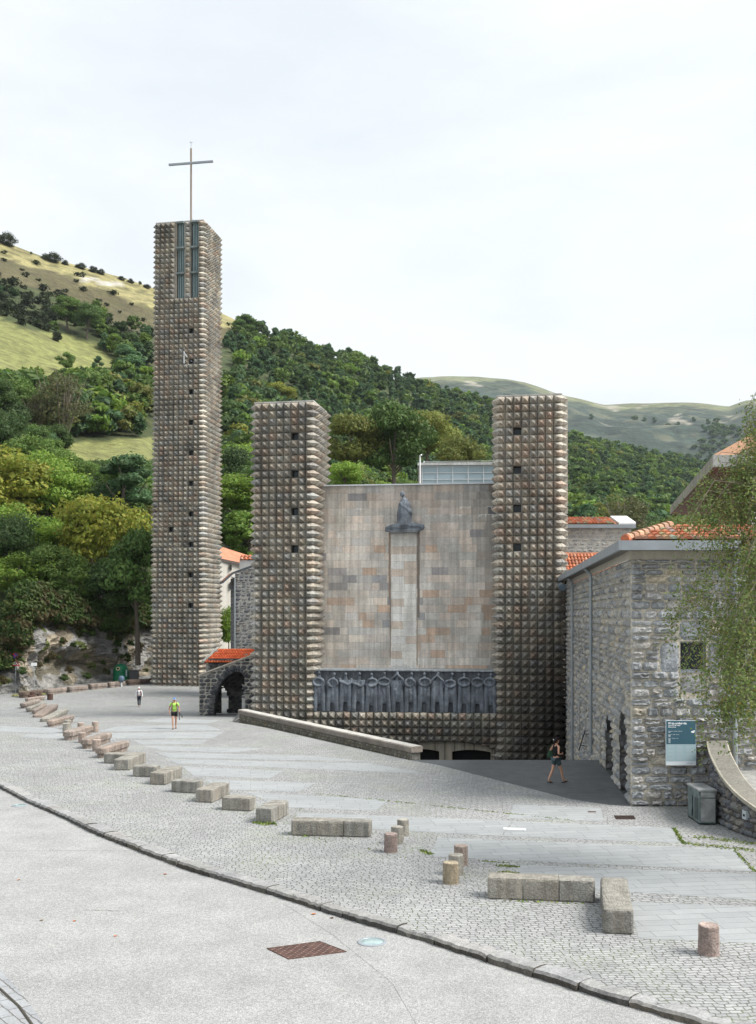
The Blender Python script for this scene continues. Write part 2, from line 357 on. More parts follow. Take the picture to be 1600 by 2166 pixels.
# moss and grass growing in the joints: flat tufts
mb = MB(); rnd = random.Random(11)
def tufts(x0, y0, x1, y1, n, h=.05, spread=8, s=.03):
    for _ in range(n):
        t = rnd.random(); p = gp(x0+(x1-x0)*t+rnd.gauss(0, spread), y0+(y1-y0)*t+rnd.gauss(0, spread*.3))
        a = rnd.uniform(0, 6.3); hh = h*rnd.uniform(.3, 1); l = s*rnd.uniform(.6, 1.6); c = jit((.13, .20, .045) if rnd.random() < .6 else (.22, .25, .07), .2, rnd)
        dx, dy = math.cos(a)*l, math.sin(a)*l; tx, ty = rnd.uniform(-.03, .03), rnd.uniform(-.03, .03)
        mb.add([p+Vector((-dx, -dy, 0)), p+Vector((dx, dy, 0)), p+Vector((tx, ty, hh))], [(0, 1, 2)], c)
tufts(1425, 1752, 1446, 1784, 260, .05, 2); tufts(1440, 1783, 1600, 1800, 330, .04, 6); tufts(1470, 1770, 1600, 1785, 260, .04, 7)
tufts(1555, 1800, 1598, 1845, 160, .05, 2); tufts(893, 1800, 912, 1808, 130, .05, 4); tufts(1055, 1832, 1098, 1834, 90, .05, 3); tufts(1060, 1845, 1098, 1850, 120, .05, 4); tufts(1020, 1822, 1080, 1826, 60, .03, 2)
tufts(540, 1741, 580, 1744, 140, .10, 5); tufts(640, 1768, 655, 1770, 20, .08, 3); tufts(1060, 1906, 1240, 1912, 40, .05, 3)
for _ in range(26):
    x = rnd.uniform(650, 1230); tufts(x, 1682+(x-700)*.105, x+40, 1686+(x-700)*.105, 14, .03, 2)
for _ in range(60):
    x = rnd.uniform(100, 900); y = rnd.uniform(1620, 1690)+max(0, (x-330)*.27); tufts(x, y, x+25, y+2, 8, .025, 4, .025)
mb.build('joint_grass', M_FIGCLOTH, kind='stuff', label='green moss and grass in the joints of the paving', cat='grass')

# ------------------------------------------------------------------ hills
rx = [-1600, -600, 0, 100, 250, 330, 480, 560, 640, 740, 830, 900, 1000, 1050, 1200, 1300, 1510, 1700, 2200, 3000]
ry = [120, 330, 507, 545, 583, 610, 665, 708, 738, 765, 800, 825, 845, 866, 925, 950, 990, 1030, 1120, 1200]
def ridge(x): return float(np.interp(x, rx, ry)), float(np.interp(x, [0, 640, 1000, 1510, 2200], [520, 620, 800, 1100, 1300]))
EH = [(0, 0), (.06, .20), (.16, .38), (.30, .52), (.45, .655), (.60, .76), (.75, .86), (.9, .955), (1, 1)]
def hstart(x): return float(np.interp(x, [60, 250, 300, 325, 1600], [106, 113, 117, 134, 134]))
def hill(x, Y):
    yr, Yr = ridge(x); S0 = hstart(x); t = (Y-S0)/(Yr-S0)
    if t <= 1: e = float(np.interp(t, [a for a, b in EH], [b for a, b in EH])); z = HC+(HY-yr)*e/F*Y
    else: z = HC+(HY-yr)/F*Yr-(Y-Yr)*.25
    X = (x-800)/F*Y
    k = min(1, max(0, (Y-112)/60))
    return z+k*(mn.noise(Vector((X*.02, Y*.02, 1)))*5+mn.noise(Vector((X*.06, Y*.06, 4)))*1.5)*min(1, abs(1-t)*6+.15)
NX, NYH = 260, 130
xs = np.linspace(-1500, 2900, NX); V = []; Fc = []
for x in xs:
    yr, Yr = ridge(x)
    for j in range(NYH):
        t = j/(NYH-1)*1.25; Y = hstart(x)+(Yr-hstart(x))*t**1.25
        z = hill(x, Y)
        if j == 0: z = -3
        V.append(((x-800)/F*Y, Y, z))
for i in range(NX-1):
    for j in range(NYH-1): Fc.append((i*NYH+j, (i+1)*NYH+j, (i+1)*NYH+j+1, i*NYH+j+1))
def inpoly(x, y, P):
    c = False; n = len(P)
    for i in range(n):
        x1, y1 = P[i]; x2, y2 = P[i-1]
        if (y1 > y) != (y2 > y) and x < (x2-x1)*(y-y1)/(y2-y1)+x1: c = not c
    return c
# land cover, described once as areas of the hillside
A_TOP = [(-1500, 100), (0, 500), (340, 600), (520, 670), (500, 700), (330, 660), (250, 628), (120, 575), (0, 545), (-1500, 420)]
A_HEATH = [(-1500, 420), (0, 545), (120, 575), (250, 628), (330, 660), (500, 700), (480, 740), (330, 706), (240, 692), (205, 655), (120, 625), (60, 605), (0, 585), (-1500, 470)]
A_MEAD = [(-1500, 560), (-300, 640), (0, 668), (110, 705), (205, 728), (252, 768), (246, 815), (190, 805), (-300, 830), (-1500, 850)]
A_LOW = [(-300, 935), (120, 938), (200, 930), (330, 925), (330, 968), (230, 985), (150, 975), (-300, 985)]
ROCKS = [(545, 690, 28, 10), (590, 712, 18, 7), (225, 600, 30, 6), (195, 590, 20, 5)]
def cover(x, yp):
    if inpoly(x, yp, A_TOP): return 'top'
    if inpoly(x, yp, A_HEATH): return 'heath'
    if inpoly(x, yp, A_MEAD) or inpoly(x, yp, A_LOW): return 'mead'
    return 'wood'
GC = {'top': (.25, .225, .10), 'heath': (.085, .075, .036), 'mead': (.175, .185, .062), 'wood': (.045, .06, .02)}
cols = []
for p in V:
    x = 800+F*p[0]/p[1]; yp = HY-(p[2]-HC)*F/p[1]
    xx = x+mn.noise(Vector((p[0]*.05, p[1]*.05, 9)))*14; yy = yp+mn.noise(Vector((p[0]*.05, p[1]*.05, 19)))*9
    c = GC[cover(xx, yy)]
    n = mn.noise(Vector((p[0]*.11, p[1]*.11, 3)))
    if cover(xx, yy) == 'top' and n > .22: c = (.13, .12, .05)
    for (rx_, ry_, a, b_) in ROCKS:
        if ((x-rx_)/a)**2+((yp-ry_)/b_)**2 < 1+n: c = (.40, .38, .33)
    cols.append((*c, 1))
me = bpy.data.meshes.new('hillside'); me.from_pydata(V, [], Fc)
at = me.color_attributes.new('Col', 'FLOAT_COLOR', 'POINT'); at.data.foreach_set('color', np.array(cols, np.float32).ravel())
me.polygons.foreach_set('use_smooth', [True]*len(Fc))
M_HILL = stone('hill_grass', v1=(.06, .26), v2=(.35, .42), bump=.9, bs=.5, tint=((.085, .085, .035), .11, .55))
me.materials.append(M_HILL); o = bpy.data.objects.new('hillside', me); COL.objects.link(o); tag(o, kind='structure')
# far moorland ridge
fx = [-800, 300, 700, 930, 1000, 1050, 1110, 1200, 1280, 1340, 1450, 1520, 1545, 1575, 1600, 1700, 1900, 2300, 3200]
fy = [900, 860, 815, 795, 796, 800, 808, 838, 856, 853, 851, 856, 859, 848, 845, 835, 820, 860, 950]
V = []; Fc = []; cols = []; NX, NF = 300, 90
xs = np.linspace(-600, 3000, NX)
for x in xs:
    h = HY-float(np.interp(x, fx, fy)); h += mn.noise(Vector((x*.02, 0, 0)))*2
    for j in range(NF):
        t = j/(NF-1)*1.12; Y = 1350+1150*t
        if t < 1: z = HC+h*(.35+.65*math.sin(t*math.pi/2)**.9)/F*Y
        else: z = HC+h/F*2500-(Y-2500)*.5
        X = (x-800)/F*Y; k = max(0, 1-abs(t-.5)*2)
        z += k*(abs(mn.noise(Vector((X*.004, Y*.002, 2))))*-60+mn.noise(Vector((X*.015, Y*.015, 5)))*14)
        V.append((X, Y, z)); yp = HY-(z-HC)*F/Y
        n = mn.noise(Vector((X*.012, Y*.006, 7)))+.5*mn.noise(Vector((X*.05, Y*.03, 8))); top = HY-h
        d = yp-top
        c = (.028, .045, .034) if d > 20+n*14 else (.13, .145, .075) if d < 9+n*8 else (.045, .062, .04)
        if n > .55 and d < 60: c = (.25, .235, .19)
        if n < -.5 and 10 < d: c = (.035, .05, .035)
        cols.append((*c, 1))
for i in range(NX-1):
    for j in range(NF-1): Fc.append((i*NF+j, (i+1)*NF+j, (i+1)*NF+j+1, i*NF+j+1))
me = bpy.data.meshes.new('moor'); me.from_pydata(V, [], Fc); me.polygons.foreach_set('use_smooth', [True]*len(Fc))
at = me.color_attributes.new('Col', 'FLOAT_COLOR', 'POINT'); at.data.foreach_set('color', np.array(cols, np.float32).ravel())
me.materials.append(stone('moor_grass', v1=(.008, .35), v2=(.05, .5), bump=5, bs=.06, tint=((.16, .16, .10), .02, .5))); o = bpy.data.objects.new('far_hills', me); COL.objects.link(o); tag(o, kind='structure')

# ------------------------------------------------------------------ diamond-pointed towers
PYC = [(0.420, 0.393, 0.333), (0.381, 0.366, 0.322), (0.437, 0.399, 0.333), (0.337, 0.329, 0.306), (0.420, 0.376, 0.316), (0.404, 0.381, 0.333)]
def pyrcol(rnd, k=1.0):
    c = rnd.choice(PYC); c = jit(c, .14, rnd); 
    if rnd.random() < .12: c = (.43*rnd.uniform(.9, 1), .335, .27)
    return (c[0]*k, c[1]*k, c[2]*k)
class Frame:
    """local axes of a facade: s to the right, d outwards (towards the square), z up"""
    def __init__(f, o, th): f.o = Vector(o); f.u = Vector((math.cos(th), -math.sin(th), 0)); f.n = Vector((-math.sin(th), -math.cos(th), 0))
    def __call__(f, s, d, z): return f.o+f.u*s+f.n*d+Vector((0, 0, z))
def pyr(mb, c4, apex, col, gap=.03):
    m = sum(c4, Vector())/4; c = [p.lerp(m, gap) for p in c4]
    mb.add(c+[apex], [(0, 1, 4), (1, 2, 4), (2, 3, 4), (3, 0, 4)], col)
def tower(name, parent, fr, nx, ny, cw, cd, rh, ztop, rows, P, skip=(), dark=None, batter=0, seed=1, nofront=(), shaft_col=(.13, .12, .10)):
    """front is d=0, body runs back to d=-ny*cd; pyramids on four sides, corner stones carry one flat facet between the two points"""
    rnd = random.Random(seed); mb = MB(); W = nx*cw; D = ny*cd
    def X0(z): return -batter*(ztop-z)/(rows*rh)
    def q(s, d, z): return fr(s+(X0(z)*(1-s/W)), d, z)
    zb = ztop-rows*rh
    B = [q(.02, -.02, zb), q(W-.02, -.02, zb), q(W-.02, -D+.02, zb), q(.02, -D+.02, zb), q(.02, -.02, ztop), q(W-.02, -.02, ztop), q(W-.02, -D+.02, ztop), q(.02, -D+.02, ztop)]
    holes = set((c, r) for c, r in skip)
    # core: the front is laid cell by cell so that window openings are real recesses
    mb.add(B, [(4, 5, 6, 7), (1, 2, 6, 5), (2, 3, 7, 6), (3, 0, 4, 7)], [(.30, .28, .25)]+[shaft_col]*3)
    for r in range(rows):
        z1 = ztop-r*rh; z0 = z1-rh
        c = 0
        while c < nx:
            if (c, r) in holes or (c, r) in nofront: c += 1; continue
            e = c
            while e < nx and (e, r) not in holes and (e, r) not in nofront: e += 1
            mb.quad(q(c*cw+(.02 if c == 0 else 0), -.02, z0), q(e*cw-(.02 if e == nx else 0), -.02, z0), q(e*cw-(.02 if e == nx else 0), -.02, z1), q(c*cw+(.02 if c == 0 else 0), -.02, z1), shaft_col); c = e
    for r in range(rows):
        z1 = ztop-r*rh; z0 = z1-rh; zm = (z0+z1)/2; af = {}
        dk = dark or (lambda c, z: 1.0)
        def ap(s, d):
            return q(s+rnd.uniform(-.012, .012), d+rnd.uniform(-.012, .012), zm+rnd.uniform(-.01, .01))
        fcol = {}
        for c in range(nx):
            if (c, r) in holes or (c, r) in nofront: continue
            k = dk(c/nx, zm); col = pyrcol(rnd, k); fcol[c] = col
            A = ap((c+.5)*cw, P); af[c] = A
            c4 = [q(c*cw, 0, z0), q((c+1)*cw, 0, z0), q((c+1)*cw, 0, z1), q(c*cw, 0, z1)]
            m = sum(c4, Vector())/4; cc = [p.lerp(m, .03) for p in c4]
            fs = [(0, 1, 4), (1, 2, 4), (2, 3, 4), (3, 0, 4)]
            if c == nx-1: fs = [(0, 1, 4), (2, 3, 4), (3, 0, 4)]
            if c == 0: fs = [f for f in fs if f != (3, 0, 4)]
            mb.add(cc+[A], fs, col)
        for side in (1, -1):
            s = W if side > 0 else 0.0
            aps = {}
            for c in range(ny):
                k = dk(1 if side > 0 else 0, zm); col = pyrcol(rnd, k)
                A = ap(s+side*P*.80, -(c+.5)*cd); aps[c] = A
                c4 = [q(s, -c*cd, z0), q(s, -(c+1)*cd, z0), q(s, -(c+1)*cd, z1), q(s, -c*cd, z1)]
                m = sum(c4, Vector())/4; cc = [p.lerp(m, .03) for p in c4]
                fs = [(0, 1, 4), (1, 2, 4), (2, 3, 4), (3, 0, 4)]
                if c == 0: fs = fs[:3]
                mb.add(cc+[A], fs if side > 0 else [f[::-1] for f in fs], col)
            fc = nx-1 if side > 0 else 0
            if fc in af:      # the corner stone
                t, b_ = q(s, 0, z1-.012), q(s, 0, z0+.012); col = fcol[fc]
                fs = [(0, 2, 1), (0, 1, 3)]
                mb.add([af[fc], aps[0], t, b_], fs if side > 0 else [f[::-1] for f in fs], col)
        for c in range(nx):   # back, never seen from the square: same stones
            mb.add([q(c*cw, -D, z0), q((c+1)*cw, -D, z0), q((c+1)*cw, -D, z1), q(c*cw, -D, z1), q((c+.5)*cw, -D-P, zm)], [(1, 0, 4), (2, 1, 4), (3, 2, 4), (0, 3, 4)], pyrcol(rnd))
    o = mb.build(name, M_PYR, parent)
    cap = MB(); cap.add([q(-.03, .03, ztop+.003), q(W+.03, .03, ztop+.003), q(W+.03, -D-.03, ztop+.003), q(-.03, -D-.03, ztop+.003), q(-.03, .03, ztop+.10), q(W+.03, .03, ztop+.10), q(W+.03, -D-.03, ztop+.10), q(-.03, -D-.03, ztop+.10)],
                        [(4, 5, 6, 7), (0, 1, 5, 4), (1, 2, 6, 5), (2, 3, 7, 6), (3, 0, 4, 7)], (.45, .44, .41)); cap.build('coping', M_CONC, o)
    for (c, r) in skip:
        z1 = ztop-r*rh; z0 = z1-rh; s0, s1 = c*cw, (c+1)*cw; wb = MB()
        k = (.24, .22, .19)
        wb.quad(q(s0, -.02, z0), q(s0, -.45, z0), q(s0, -.45, z1), q(s0, -.02, z1), k); wb.quad(q(s1, -.45, z0), q(s1, -.02, z0), q(s1, -.02, z1), q(s1, -.45, z1), k)
        wb.quad(q(s0, -.02, z0), q(s1, -.02, z0), q(s1, -.45, z0), q(s0, -.45, z0), k); wb.quad(q(s0, -.45, z1), q(s1, -.45, z1), q(s1, -.02, z1), q(s0, -.02, z1), k)
        wb.quad(q(s0, -.43, z0), q(s1, -.43, z0), q(s1, -.43, z1), q(s0, -.43, z1), (1, 1, 1), 1)
        wb.build('window', [M_CONC, M_GLASSD], o)
    return o, q

TH = R(10)
bas = empty('basilica', (0, 0, 0), label='stone church front with two square diamond studded towers either side of a block wall', cat='church')
ZT = 20.5; RH = .5
Dl, Dr = 69.2, 67.2
fl = Frame((dp(539.1, HY, Dl+.36).x, Dl+.36, 0), TH); cwl = .502
fr_ = Frame((dp(1052.5, HY, Dr+.2).x, Dr+.2, 0), TH); cwr = .514
wrows = (4, 9, 14, 19)
def dkr(c, z): return 1.0-.66*sstep(9, -1, z)*sstep(-.25, .5, c)-.20*sstep(16, 7, z)*sstep(.5, .8, c)  # stains plus corner shade painted into the stone colour, deepest low and right
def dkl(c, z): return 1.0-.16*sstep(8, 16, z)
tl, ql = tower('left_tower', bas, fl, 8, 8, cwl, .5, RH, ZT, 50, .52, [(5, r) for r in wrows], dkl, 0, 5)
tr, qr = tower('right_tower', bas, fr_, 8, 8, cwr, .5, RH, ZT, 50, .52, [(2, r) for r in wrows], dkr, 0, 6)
tl['label'] = 'left front tower, fully pale brown'; tr['label'] = 'right front tower, darkened towards its foot by rain stains and painted corner shade'
# facade frame between the towers: from the left tower's right front corner to the right tower's left front corner
A0 = fl(8*cwl, 0, 0); B0 = fr_(0, 0, 0); thf = math.atan2(-(B0.y-A0.y), (B0.x-A0.x)); ff = Frame((A0.x, A0.y, 0), thf); FW = (B0-A0).length
# flat wall of squared blocks, set back two metres
rnd = random.Random(21); mb = MB(); z = 2.35; WT = 15.12; s0, s1 = -.2, FW+.2; dW = -2.0
WC_ = [(0.638, 0.588, 0.521), (0.605, 0.566, 0.510), (0.661, 0.582, 0.510), (0.571, 0.543, 0.504), (0.672, 0.594, 0.515), (0.616, 0.577, 0.521)]
r = 0; zz = WT
pier0, pier1 = 0.41*FW, 0.552*FW
def bl(s0_, s1_, z0_, z1_, c, d=dW): mb.quad(ff(s0_+.006, d, z0_+.006), ff(s1_-.006, d, z0_+.006), ff(s1_-.006, d, z1_-.006), ff(s0_+.006, d, z1_-.006), c)
while zz > z:
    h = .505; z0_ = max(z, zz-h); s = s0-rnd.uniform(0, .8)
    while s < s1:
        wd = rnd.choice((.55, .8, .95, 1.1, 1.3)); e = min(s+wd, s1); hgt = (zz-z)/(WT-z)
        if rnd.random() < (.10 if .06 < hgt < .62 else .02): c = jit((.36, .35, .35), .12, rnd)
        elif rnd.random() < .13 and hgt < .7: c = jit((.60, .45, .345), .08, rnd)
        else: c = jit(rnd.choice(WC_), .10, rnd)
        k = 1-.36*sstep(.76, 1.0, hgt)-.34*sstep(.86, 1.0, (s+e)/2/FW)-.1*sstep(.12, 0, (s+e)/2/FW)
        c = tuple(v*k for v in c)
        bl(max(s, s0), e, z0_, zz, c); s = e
    zz = z0_; r += 1
mb.quad(ff(s0, dW-.012, z), ff(s1, dW-.012, z), ff(s1, dW-.012, WT), ff(s0, dW-.012, WT), (.34, .32, .28))
mb.quad(ff(s0, dW+.05, WT+.003), ff(s1, dW+.05, WT+.003), ff(s1, dW-.7, WT+.003), ff(s0, dW-.7, WT+.003), (.4, .4, .38))
wall = mb.build('facade_wall', M_BLOCK, bas)
mb = MB(); 
P8 = [ff(s0, dW+.07, WT+.01), ff(s1, dW+.07, WT+.01), ff(s1, dW-.8, WT+.01), ff(s0, dW-.8, WT+.01)]; P8 += [p+Vector((0, 0, .09)) for p in P8]
mb.add(P8, [(4, 5, 6, 7), (0, 1, 5, 4), (0, 3, 2, 1)], (1, 1, 1)); mb.build('wall_coping', M_LEAD, wall)
# lime-white efflorescence: thin crusts along two joints
mb = MB(); rnd = random.Random(8)
def crust(fa, fb, zc, dens):
    s = fa*FW
    while s < fb*FW:
        l = rnd.uniform(.3, .9); 
        if rnd.random() < dens:
            h = rnd.uniform(.012, .03); drip = [(s, zc+h), (s+l, zc+h*rnd.uniform(.6, 1)), (s+l, zc-h)]
            x = s+l
            while x > s+.05:
                x -= rnd.uniform(.04, .1); drip.append((max(x, s), zc-rnd.choice((.01, .015, .02, .06, .2))*rnd.uniform(.5, 1)))
            mb = MB(); mb.add([ff(a, dW+.006, b) for a, b in drip], [tuple(range(len(drip)))[::-1]], (.62, .61, .58)); mb.build('lime_crust', M_CONC, wall)
        s += l
crust(.28, .40, WT-2.03, .7); crust(.08, .40, WT-1.52, .35); crust(.60, .96, WT-2.03, .85); crust(.10, .2, WT-2.03, .3); crust(.66, .95, WT-1.52, .25)
# pale pier under the statue
mb = MB(); zz = 12.0; rnd = random.Random(4)
while zz > 2.4:
    z0_ = max(2.35, zz-.505); m = rnd.uniform(.35, .65)*(pier1-pier0)+pier0
    for a, b in ((pier0, m), (m, pier1)):
        c = jit((.72, .70, .655) if rnd.random() < .8 else (.62, .53, .45), .06, rnd); bl(a, b, z0_, zz, c, dW+.016)
    zz = z0_
for s in (pier0, pier1):
    e = .0 if s == pier0 else .0
    mb.quad(ff(s, dW, 2.35), ff(s, dW+.016, 2.35), ff(s, dW+.016, 12), ff(s, dW, 12), (.5, .42, .34))
mb.quad(ff(pier0, dW+.010, 2.35), ff(pier1, dW+.010, 2.35), ff(pier1, dW+.010, 12), ff(pier0, dW+.010, 12), (.4, .36, .31))
mb.build('pale_pier', M_CONC, bas)
# stains beside the pier and under the ledge (washed-out rust and soot)
mb = MB()
for a, b, z1_, z0_, c in ((pier0-.16, pier0-.03, 12, 7.5, (.33, .25, .19)), (pier1+.04, pier1+.22, 12, 6.2, (.22, .19, .16)), (pier1+.02, pier1+.10, 6.2, 3, (.38, .32, .26)), (pier0-.08, pier0-.02, 7.5, 3.5, (.30, .24, .19))):
    n = 12; mb = MB()
    for k in range(n):
        za, zb = z1_+(z0_-z1_)*k/n, z1_+(z0_-z1_)*(k+1)/n; wv = .02*math.sin(k*1.7)
        mb.quad(ff(a+wv, dW+.004, zb), ff(b+wv*.5, dW+.004, zb), ff(b+wv*.5, dW+.004, za), ff(a+wv, dW+.004, za), c)
    mb.build('rust_stain', M_CONC, wall)
# lower front: diamond rows below the sculpture band, with a flat arch over the doors
rnd = random.Random(31); mb = MB(); ZF = 0.0
nl = round(FW/.5); cl = FW/nl; arc0, arc1 = .46*FW, .985*FW; am = (arc0+arc1)/2; ah = (arc1-arc0)/2
def arch_z(s): return -2.52+.62*math.sqrt(max(0, 1-((s-am)/(ah*1.02))**2))
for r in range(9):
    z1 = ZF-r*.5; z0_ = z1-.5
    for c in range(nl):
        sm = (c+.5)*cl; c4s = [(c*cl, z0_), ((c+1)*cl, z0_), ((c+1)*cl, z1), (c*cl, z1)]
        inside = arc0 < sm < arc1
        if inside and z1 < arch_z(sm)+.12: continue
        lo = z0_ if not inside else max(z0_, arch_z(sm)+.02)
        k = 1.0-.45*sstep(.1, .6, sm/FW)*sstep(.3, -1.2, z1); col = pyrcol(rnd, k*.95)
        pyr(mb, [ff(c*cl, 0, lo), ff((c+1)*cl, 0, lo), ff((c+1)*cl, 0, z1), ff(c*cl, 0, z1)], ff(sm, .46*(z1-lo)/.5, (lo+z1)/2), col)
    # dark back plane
zl = [0, .1]
S = np.linspace(0, FW, 60)
for a, b in zip(S[:-1], S[1:]):
    m = (a+b)/2; lo = -4.5 if not (arc0 < m < arc1) else arch_z(m)
    mb.quad(ff(a, -.03, lo), ff(b, -.03, lo), ff(b, -.03, ZF), ff(a, -.03, ZF), (.12, .11, .10))
mb.build('lower_front', M_PYR, bas)
# flat stone arch band with joints, two dark doorways
mb = MB(); d0 = -.30; gap_ = .16*FW
doors = [(arc0+.45, am-.42), (am+.42, arc1-.25)]
def door_top(s, a, b): m = (a+b)/2; return -2.58+.14*(1-((s-m)/((b-a)/2))**2)
S = sorted(set(list(np.linspace(arc0, arc1, 61))+[x for d in doors for x in d]))
for a, b in zip(S[:-1], S[1:]):
    m = (a+b)/2; dd = [d for d in doors if d[0] <= m <= d[1]]
    lo = door_top(m, *dd[0]) if dd else -4.5
    c = (.34, .31, .245) if int((m-arc0)/.62) % 2 else (.36, .33, .27)
    if (m-arc0) % .62 < .09: c = (.2, .18, .15)
    mb.quad(ff(a, d0, lo), ff(b, d0, lo), ff(b, d0, arch_z(b)+.02), ff(a, d0, arch_z(a)+.02), c)
    mb.quad(ff(a, d0, arch_z(a)+.015), ff(b, d0, arch_z(b)+.015), ff(b, -.03, arch_z(b)), ff(a, -.03, arch_z(a)), (.1, .09, .08))
    if dd: mb.quad(ff(a, d0, lo), ff(b, d0, lo), ff(b, d0-.6, lo), ff(a, d0-.6, lo), (.25, .23, .18))
for d in doors:
    for s in d: mb.quad(ff(s, d0, -4.5), ff(s, d0-.6, -4.5), ff(s, d0-.6, -2.4), ff(s, d0, -2.4), (.30, .27, .2))
mb.build('door_arch', M_CONC, bas)
for a, b in doors:
    mb = MB(); mb.quad(ff(a, d0-.62, -4.5), ff(b, d0-.62, -4.5), ff(b, d0-.62, -2.4), ff(a, d0-.62, -2.4)); mb.build('door', M_DARK, bas)
# sculpted band of fourteen abstract robed figures
FZ0, FZ1 = 0.0, 2.72; FA, FB = -.02, FW+.03
frieze = MB(); frieze.box(0, 1, 0, 1, 0, 1)
frieze = MB()
P8 = [ff(FA, -.12, FZ0), ff(FB, -.12, FZ0), ff(FB, -2.1, FZ0), ff(FA, -2.1, FZ0)]; P8 += [p+Vector((0, 0, FZ1-.03)) for p in P8]
frieze.add(P8, [(0, 1, 5, 4), (4, 5, 6, 7), (0, 3, 2, 1), (1, 2, 6, 5), (3, 0, 4, 7)], [(.10, .11, .125)]+[(.25, .27, .28)]*4)
P8 = [ff(FA, .02, FZ1-.03), ff(FB, .02, FZ1-.03), ff(FB, -2.0, FZ1-.03), ff(FA, -2.0, FZ1-.03)]; P8 += [p+Vector((0, 0, .09)) for p in P8]
frieze.add(P8, [(0, 1, 5, 4), (4, 5, 6, 7), (0, 3, 2, 1)], (.33, .36, .38))
fo = frieze.build('sculpture_band', M_SCULPT, bas)
rnd = random.Random(77); fwid = (FB-FA-.02)/14
def voxel(o, size, smooth=2):
    m = o.modifiers.new('fuse', 'REMESH'); m.mode = 'VOXEL'; m.voxel_size = size
    if smooth: s = o.modifiers.new('soften', 'SMOOTH'); s.iterations = smooth; s.factor = .6
base_cols = [(.085, .098, .112), (.075, .088, .10), (.10, .115, .13), (.07, .08, .09)]
for k in range(14):
    s_c = FA+.01+(k+.5)*fwid; mb = MB(); h = rnd.uniform(2.55, 2.66); hw = fwid*.53
    def LV(x, y, z): return ff(s_c+x, -.15+y, FZ0+z)
    # robe: two broad pillars joined above a small hollow, arms looped high on the chest, a small head
    sw = rnd.uniform(-.04, .04); cl_ = rnd.uniform(.30, .62); dpt = rnd.uniform(-.03, .05)
    for sg in (-1, 1):
        tw_ = rnd.uniform(-.03, .05)
        mb.tube([LV(sg*hw*.66, .10+dpt, 0.0), LV(sg*hw*.62, .13+dpt, cl_), LV(sg*hw*.56+sw, .13+tw_, 1.15), LV(sg*hw*.50+sw, .11, 1.75), LV(sg*hw*.42+sw, .09, 2.08)], [.155, .165, .18, .17, .13], 9)
    mb.tube([LV(0, .05, cl_+.10), LV(sw, .10, 1.2), LV(sw, .06, 2.0)], [.16, .20, .18], 10)
    if rnd.random() < .5: mb.tube([LV(rnd.uniform(-.1, .1), .2, cl_+.25), LV(sw+rnd.uniform(-.1, .1), .27, 1.5)], [.07, .05], 7)
    az = rnd.uniform(1.84, 2.02); kind = rnd.choice('oooxuv'); ra = hw*rnd.uniform(.68, .84)
    if kind == 'v': pts = [LV(sw+hw*.85, .12, az-.3), LV(sw+hw*.82, .20, az+.15), LV(sw, .24, az+.50), LV(sw-hw*.82, .20, az+.15), LV(sw-hw*.85, .12, az-.3)]; mb.tube(pts, [.09, .10, .10, .10, .09], 8)
    elif kind == 'u': pts = [LV(sw+hw*.8, .1, az+.20), LV(sw+hw*.85, .18, az-.05), LV(sw+.15, .28, az-.22), LV(sw-.1, .28, az-.1), LV(sw-hw*.85, .18, az+.0), LV(sw-hw*.75, .1, az+.22)]; mb.tube(pts, [.10, .10, .09, .09, .10, .10], 8)
    else:
        e = rnd.uniform(.85, 1.1); off = rnd.uniform(-.04, .04)
        pts = [LV(sw+off+math.cos(t)*ra, .25+.05*math.sin(t*2+k), az+math.sin(t)*.25*e) for t in np.linspace(0, 2*math.pi, 15)]
        mb.tube(pts, .088, 8)
        if kind == 'x': mb.tube([LV(sw-hw*.95, .15, az-.12), LV(sw, .30, az-.28), LV(sw+hw*.5, .26, az-.1)], [.09, .09, .08], 8)
    hx = sw+rnd.uniform(-.05, .12); hz = h-.10
    mb.tube([LV(sw, .08, 2.05), LV(hx, .12, hz-.05)], [.13, .075], 8); mb.ell(LV(hx, .17, hz), (.105, .11, .125), n=12, m=8)
    c = rnd.choice(base_cols); mb.c = [c]*len(mb.f)
    o = mb.build('figure', plain('figure_stone_%d' % 0, c) if False else M_SCULPT, fo, smooth=True)
    # the fused surface loses face colours, so the tone rides in a material of its own
    voxel(o, .035, 2)
M_FIG = stone('figure_slate', rough=.7, v1=(1.3, .3), v2=(8, .25), bump=.03, bs=9, streak=.3, tint=((.30, .34, .38), 1.5, .45))
def const_attr(m, col):     # same stone, base colour as a constant
    for n in m.node_tree.nodes:
        if n.type == 'ATTRIBUTE':
            rgb = m.node_tree.nodes.new('ShaderNodeRGB'); rgb.outputs[0].default_value = (*col, 1)
            for l in list(n.outputs['Color'].links): m.node_tree.links.new(rgb.outputs[0], l.to_socket)
const_attr(M_FIG, (.15, .172, .20))
for ch in fo.children: ch.data.materials.clear(); ch.data.materials.append(M_FIG)
# plain abstract figure on a ledge, high on the wall
st = MB(); sc = .487*FW; zb = 12.02
def SV(x, y, z): return ff(sc+x, dW+.32+y, zb+z)
st.tube([SV(-1.28, .05, .17), SV(-.75, .1, .26), SV(-.1, .12, .32), SV(.6, .1, .34), SV(1.02, .08, .30)], [.10, .20, .27, .24, .16], 10)
st.ell(SV(1.18, .12, .25), (.20, .18, .23)); st.tube([SV(-1.3, .1, .02), SV(0, .18, .02), SV(1.1, .15, .03)], [.08, .12, .1], 8)
st.tube([SV(.02, 0, .35), SV(0, .03, 1.1), SV(.02, .02, 1.8), SV(.0, 0, 2.2)], [.50, .52, .42, .17], 12)
st.tube([SV(.12, .05, .5), SV(.22, .06, 1.2), SV(.18, .04, 1.7)], [.30, .36, .25], 10)
st.tube([SV(-.28, .3, 1.85), SV(0, .40, 1.55), SV(.42, .34, 1.25), SV(.50, .2, 1.05)], [.12, .13, .13, .09], 8)
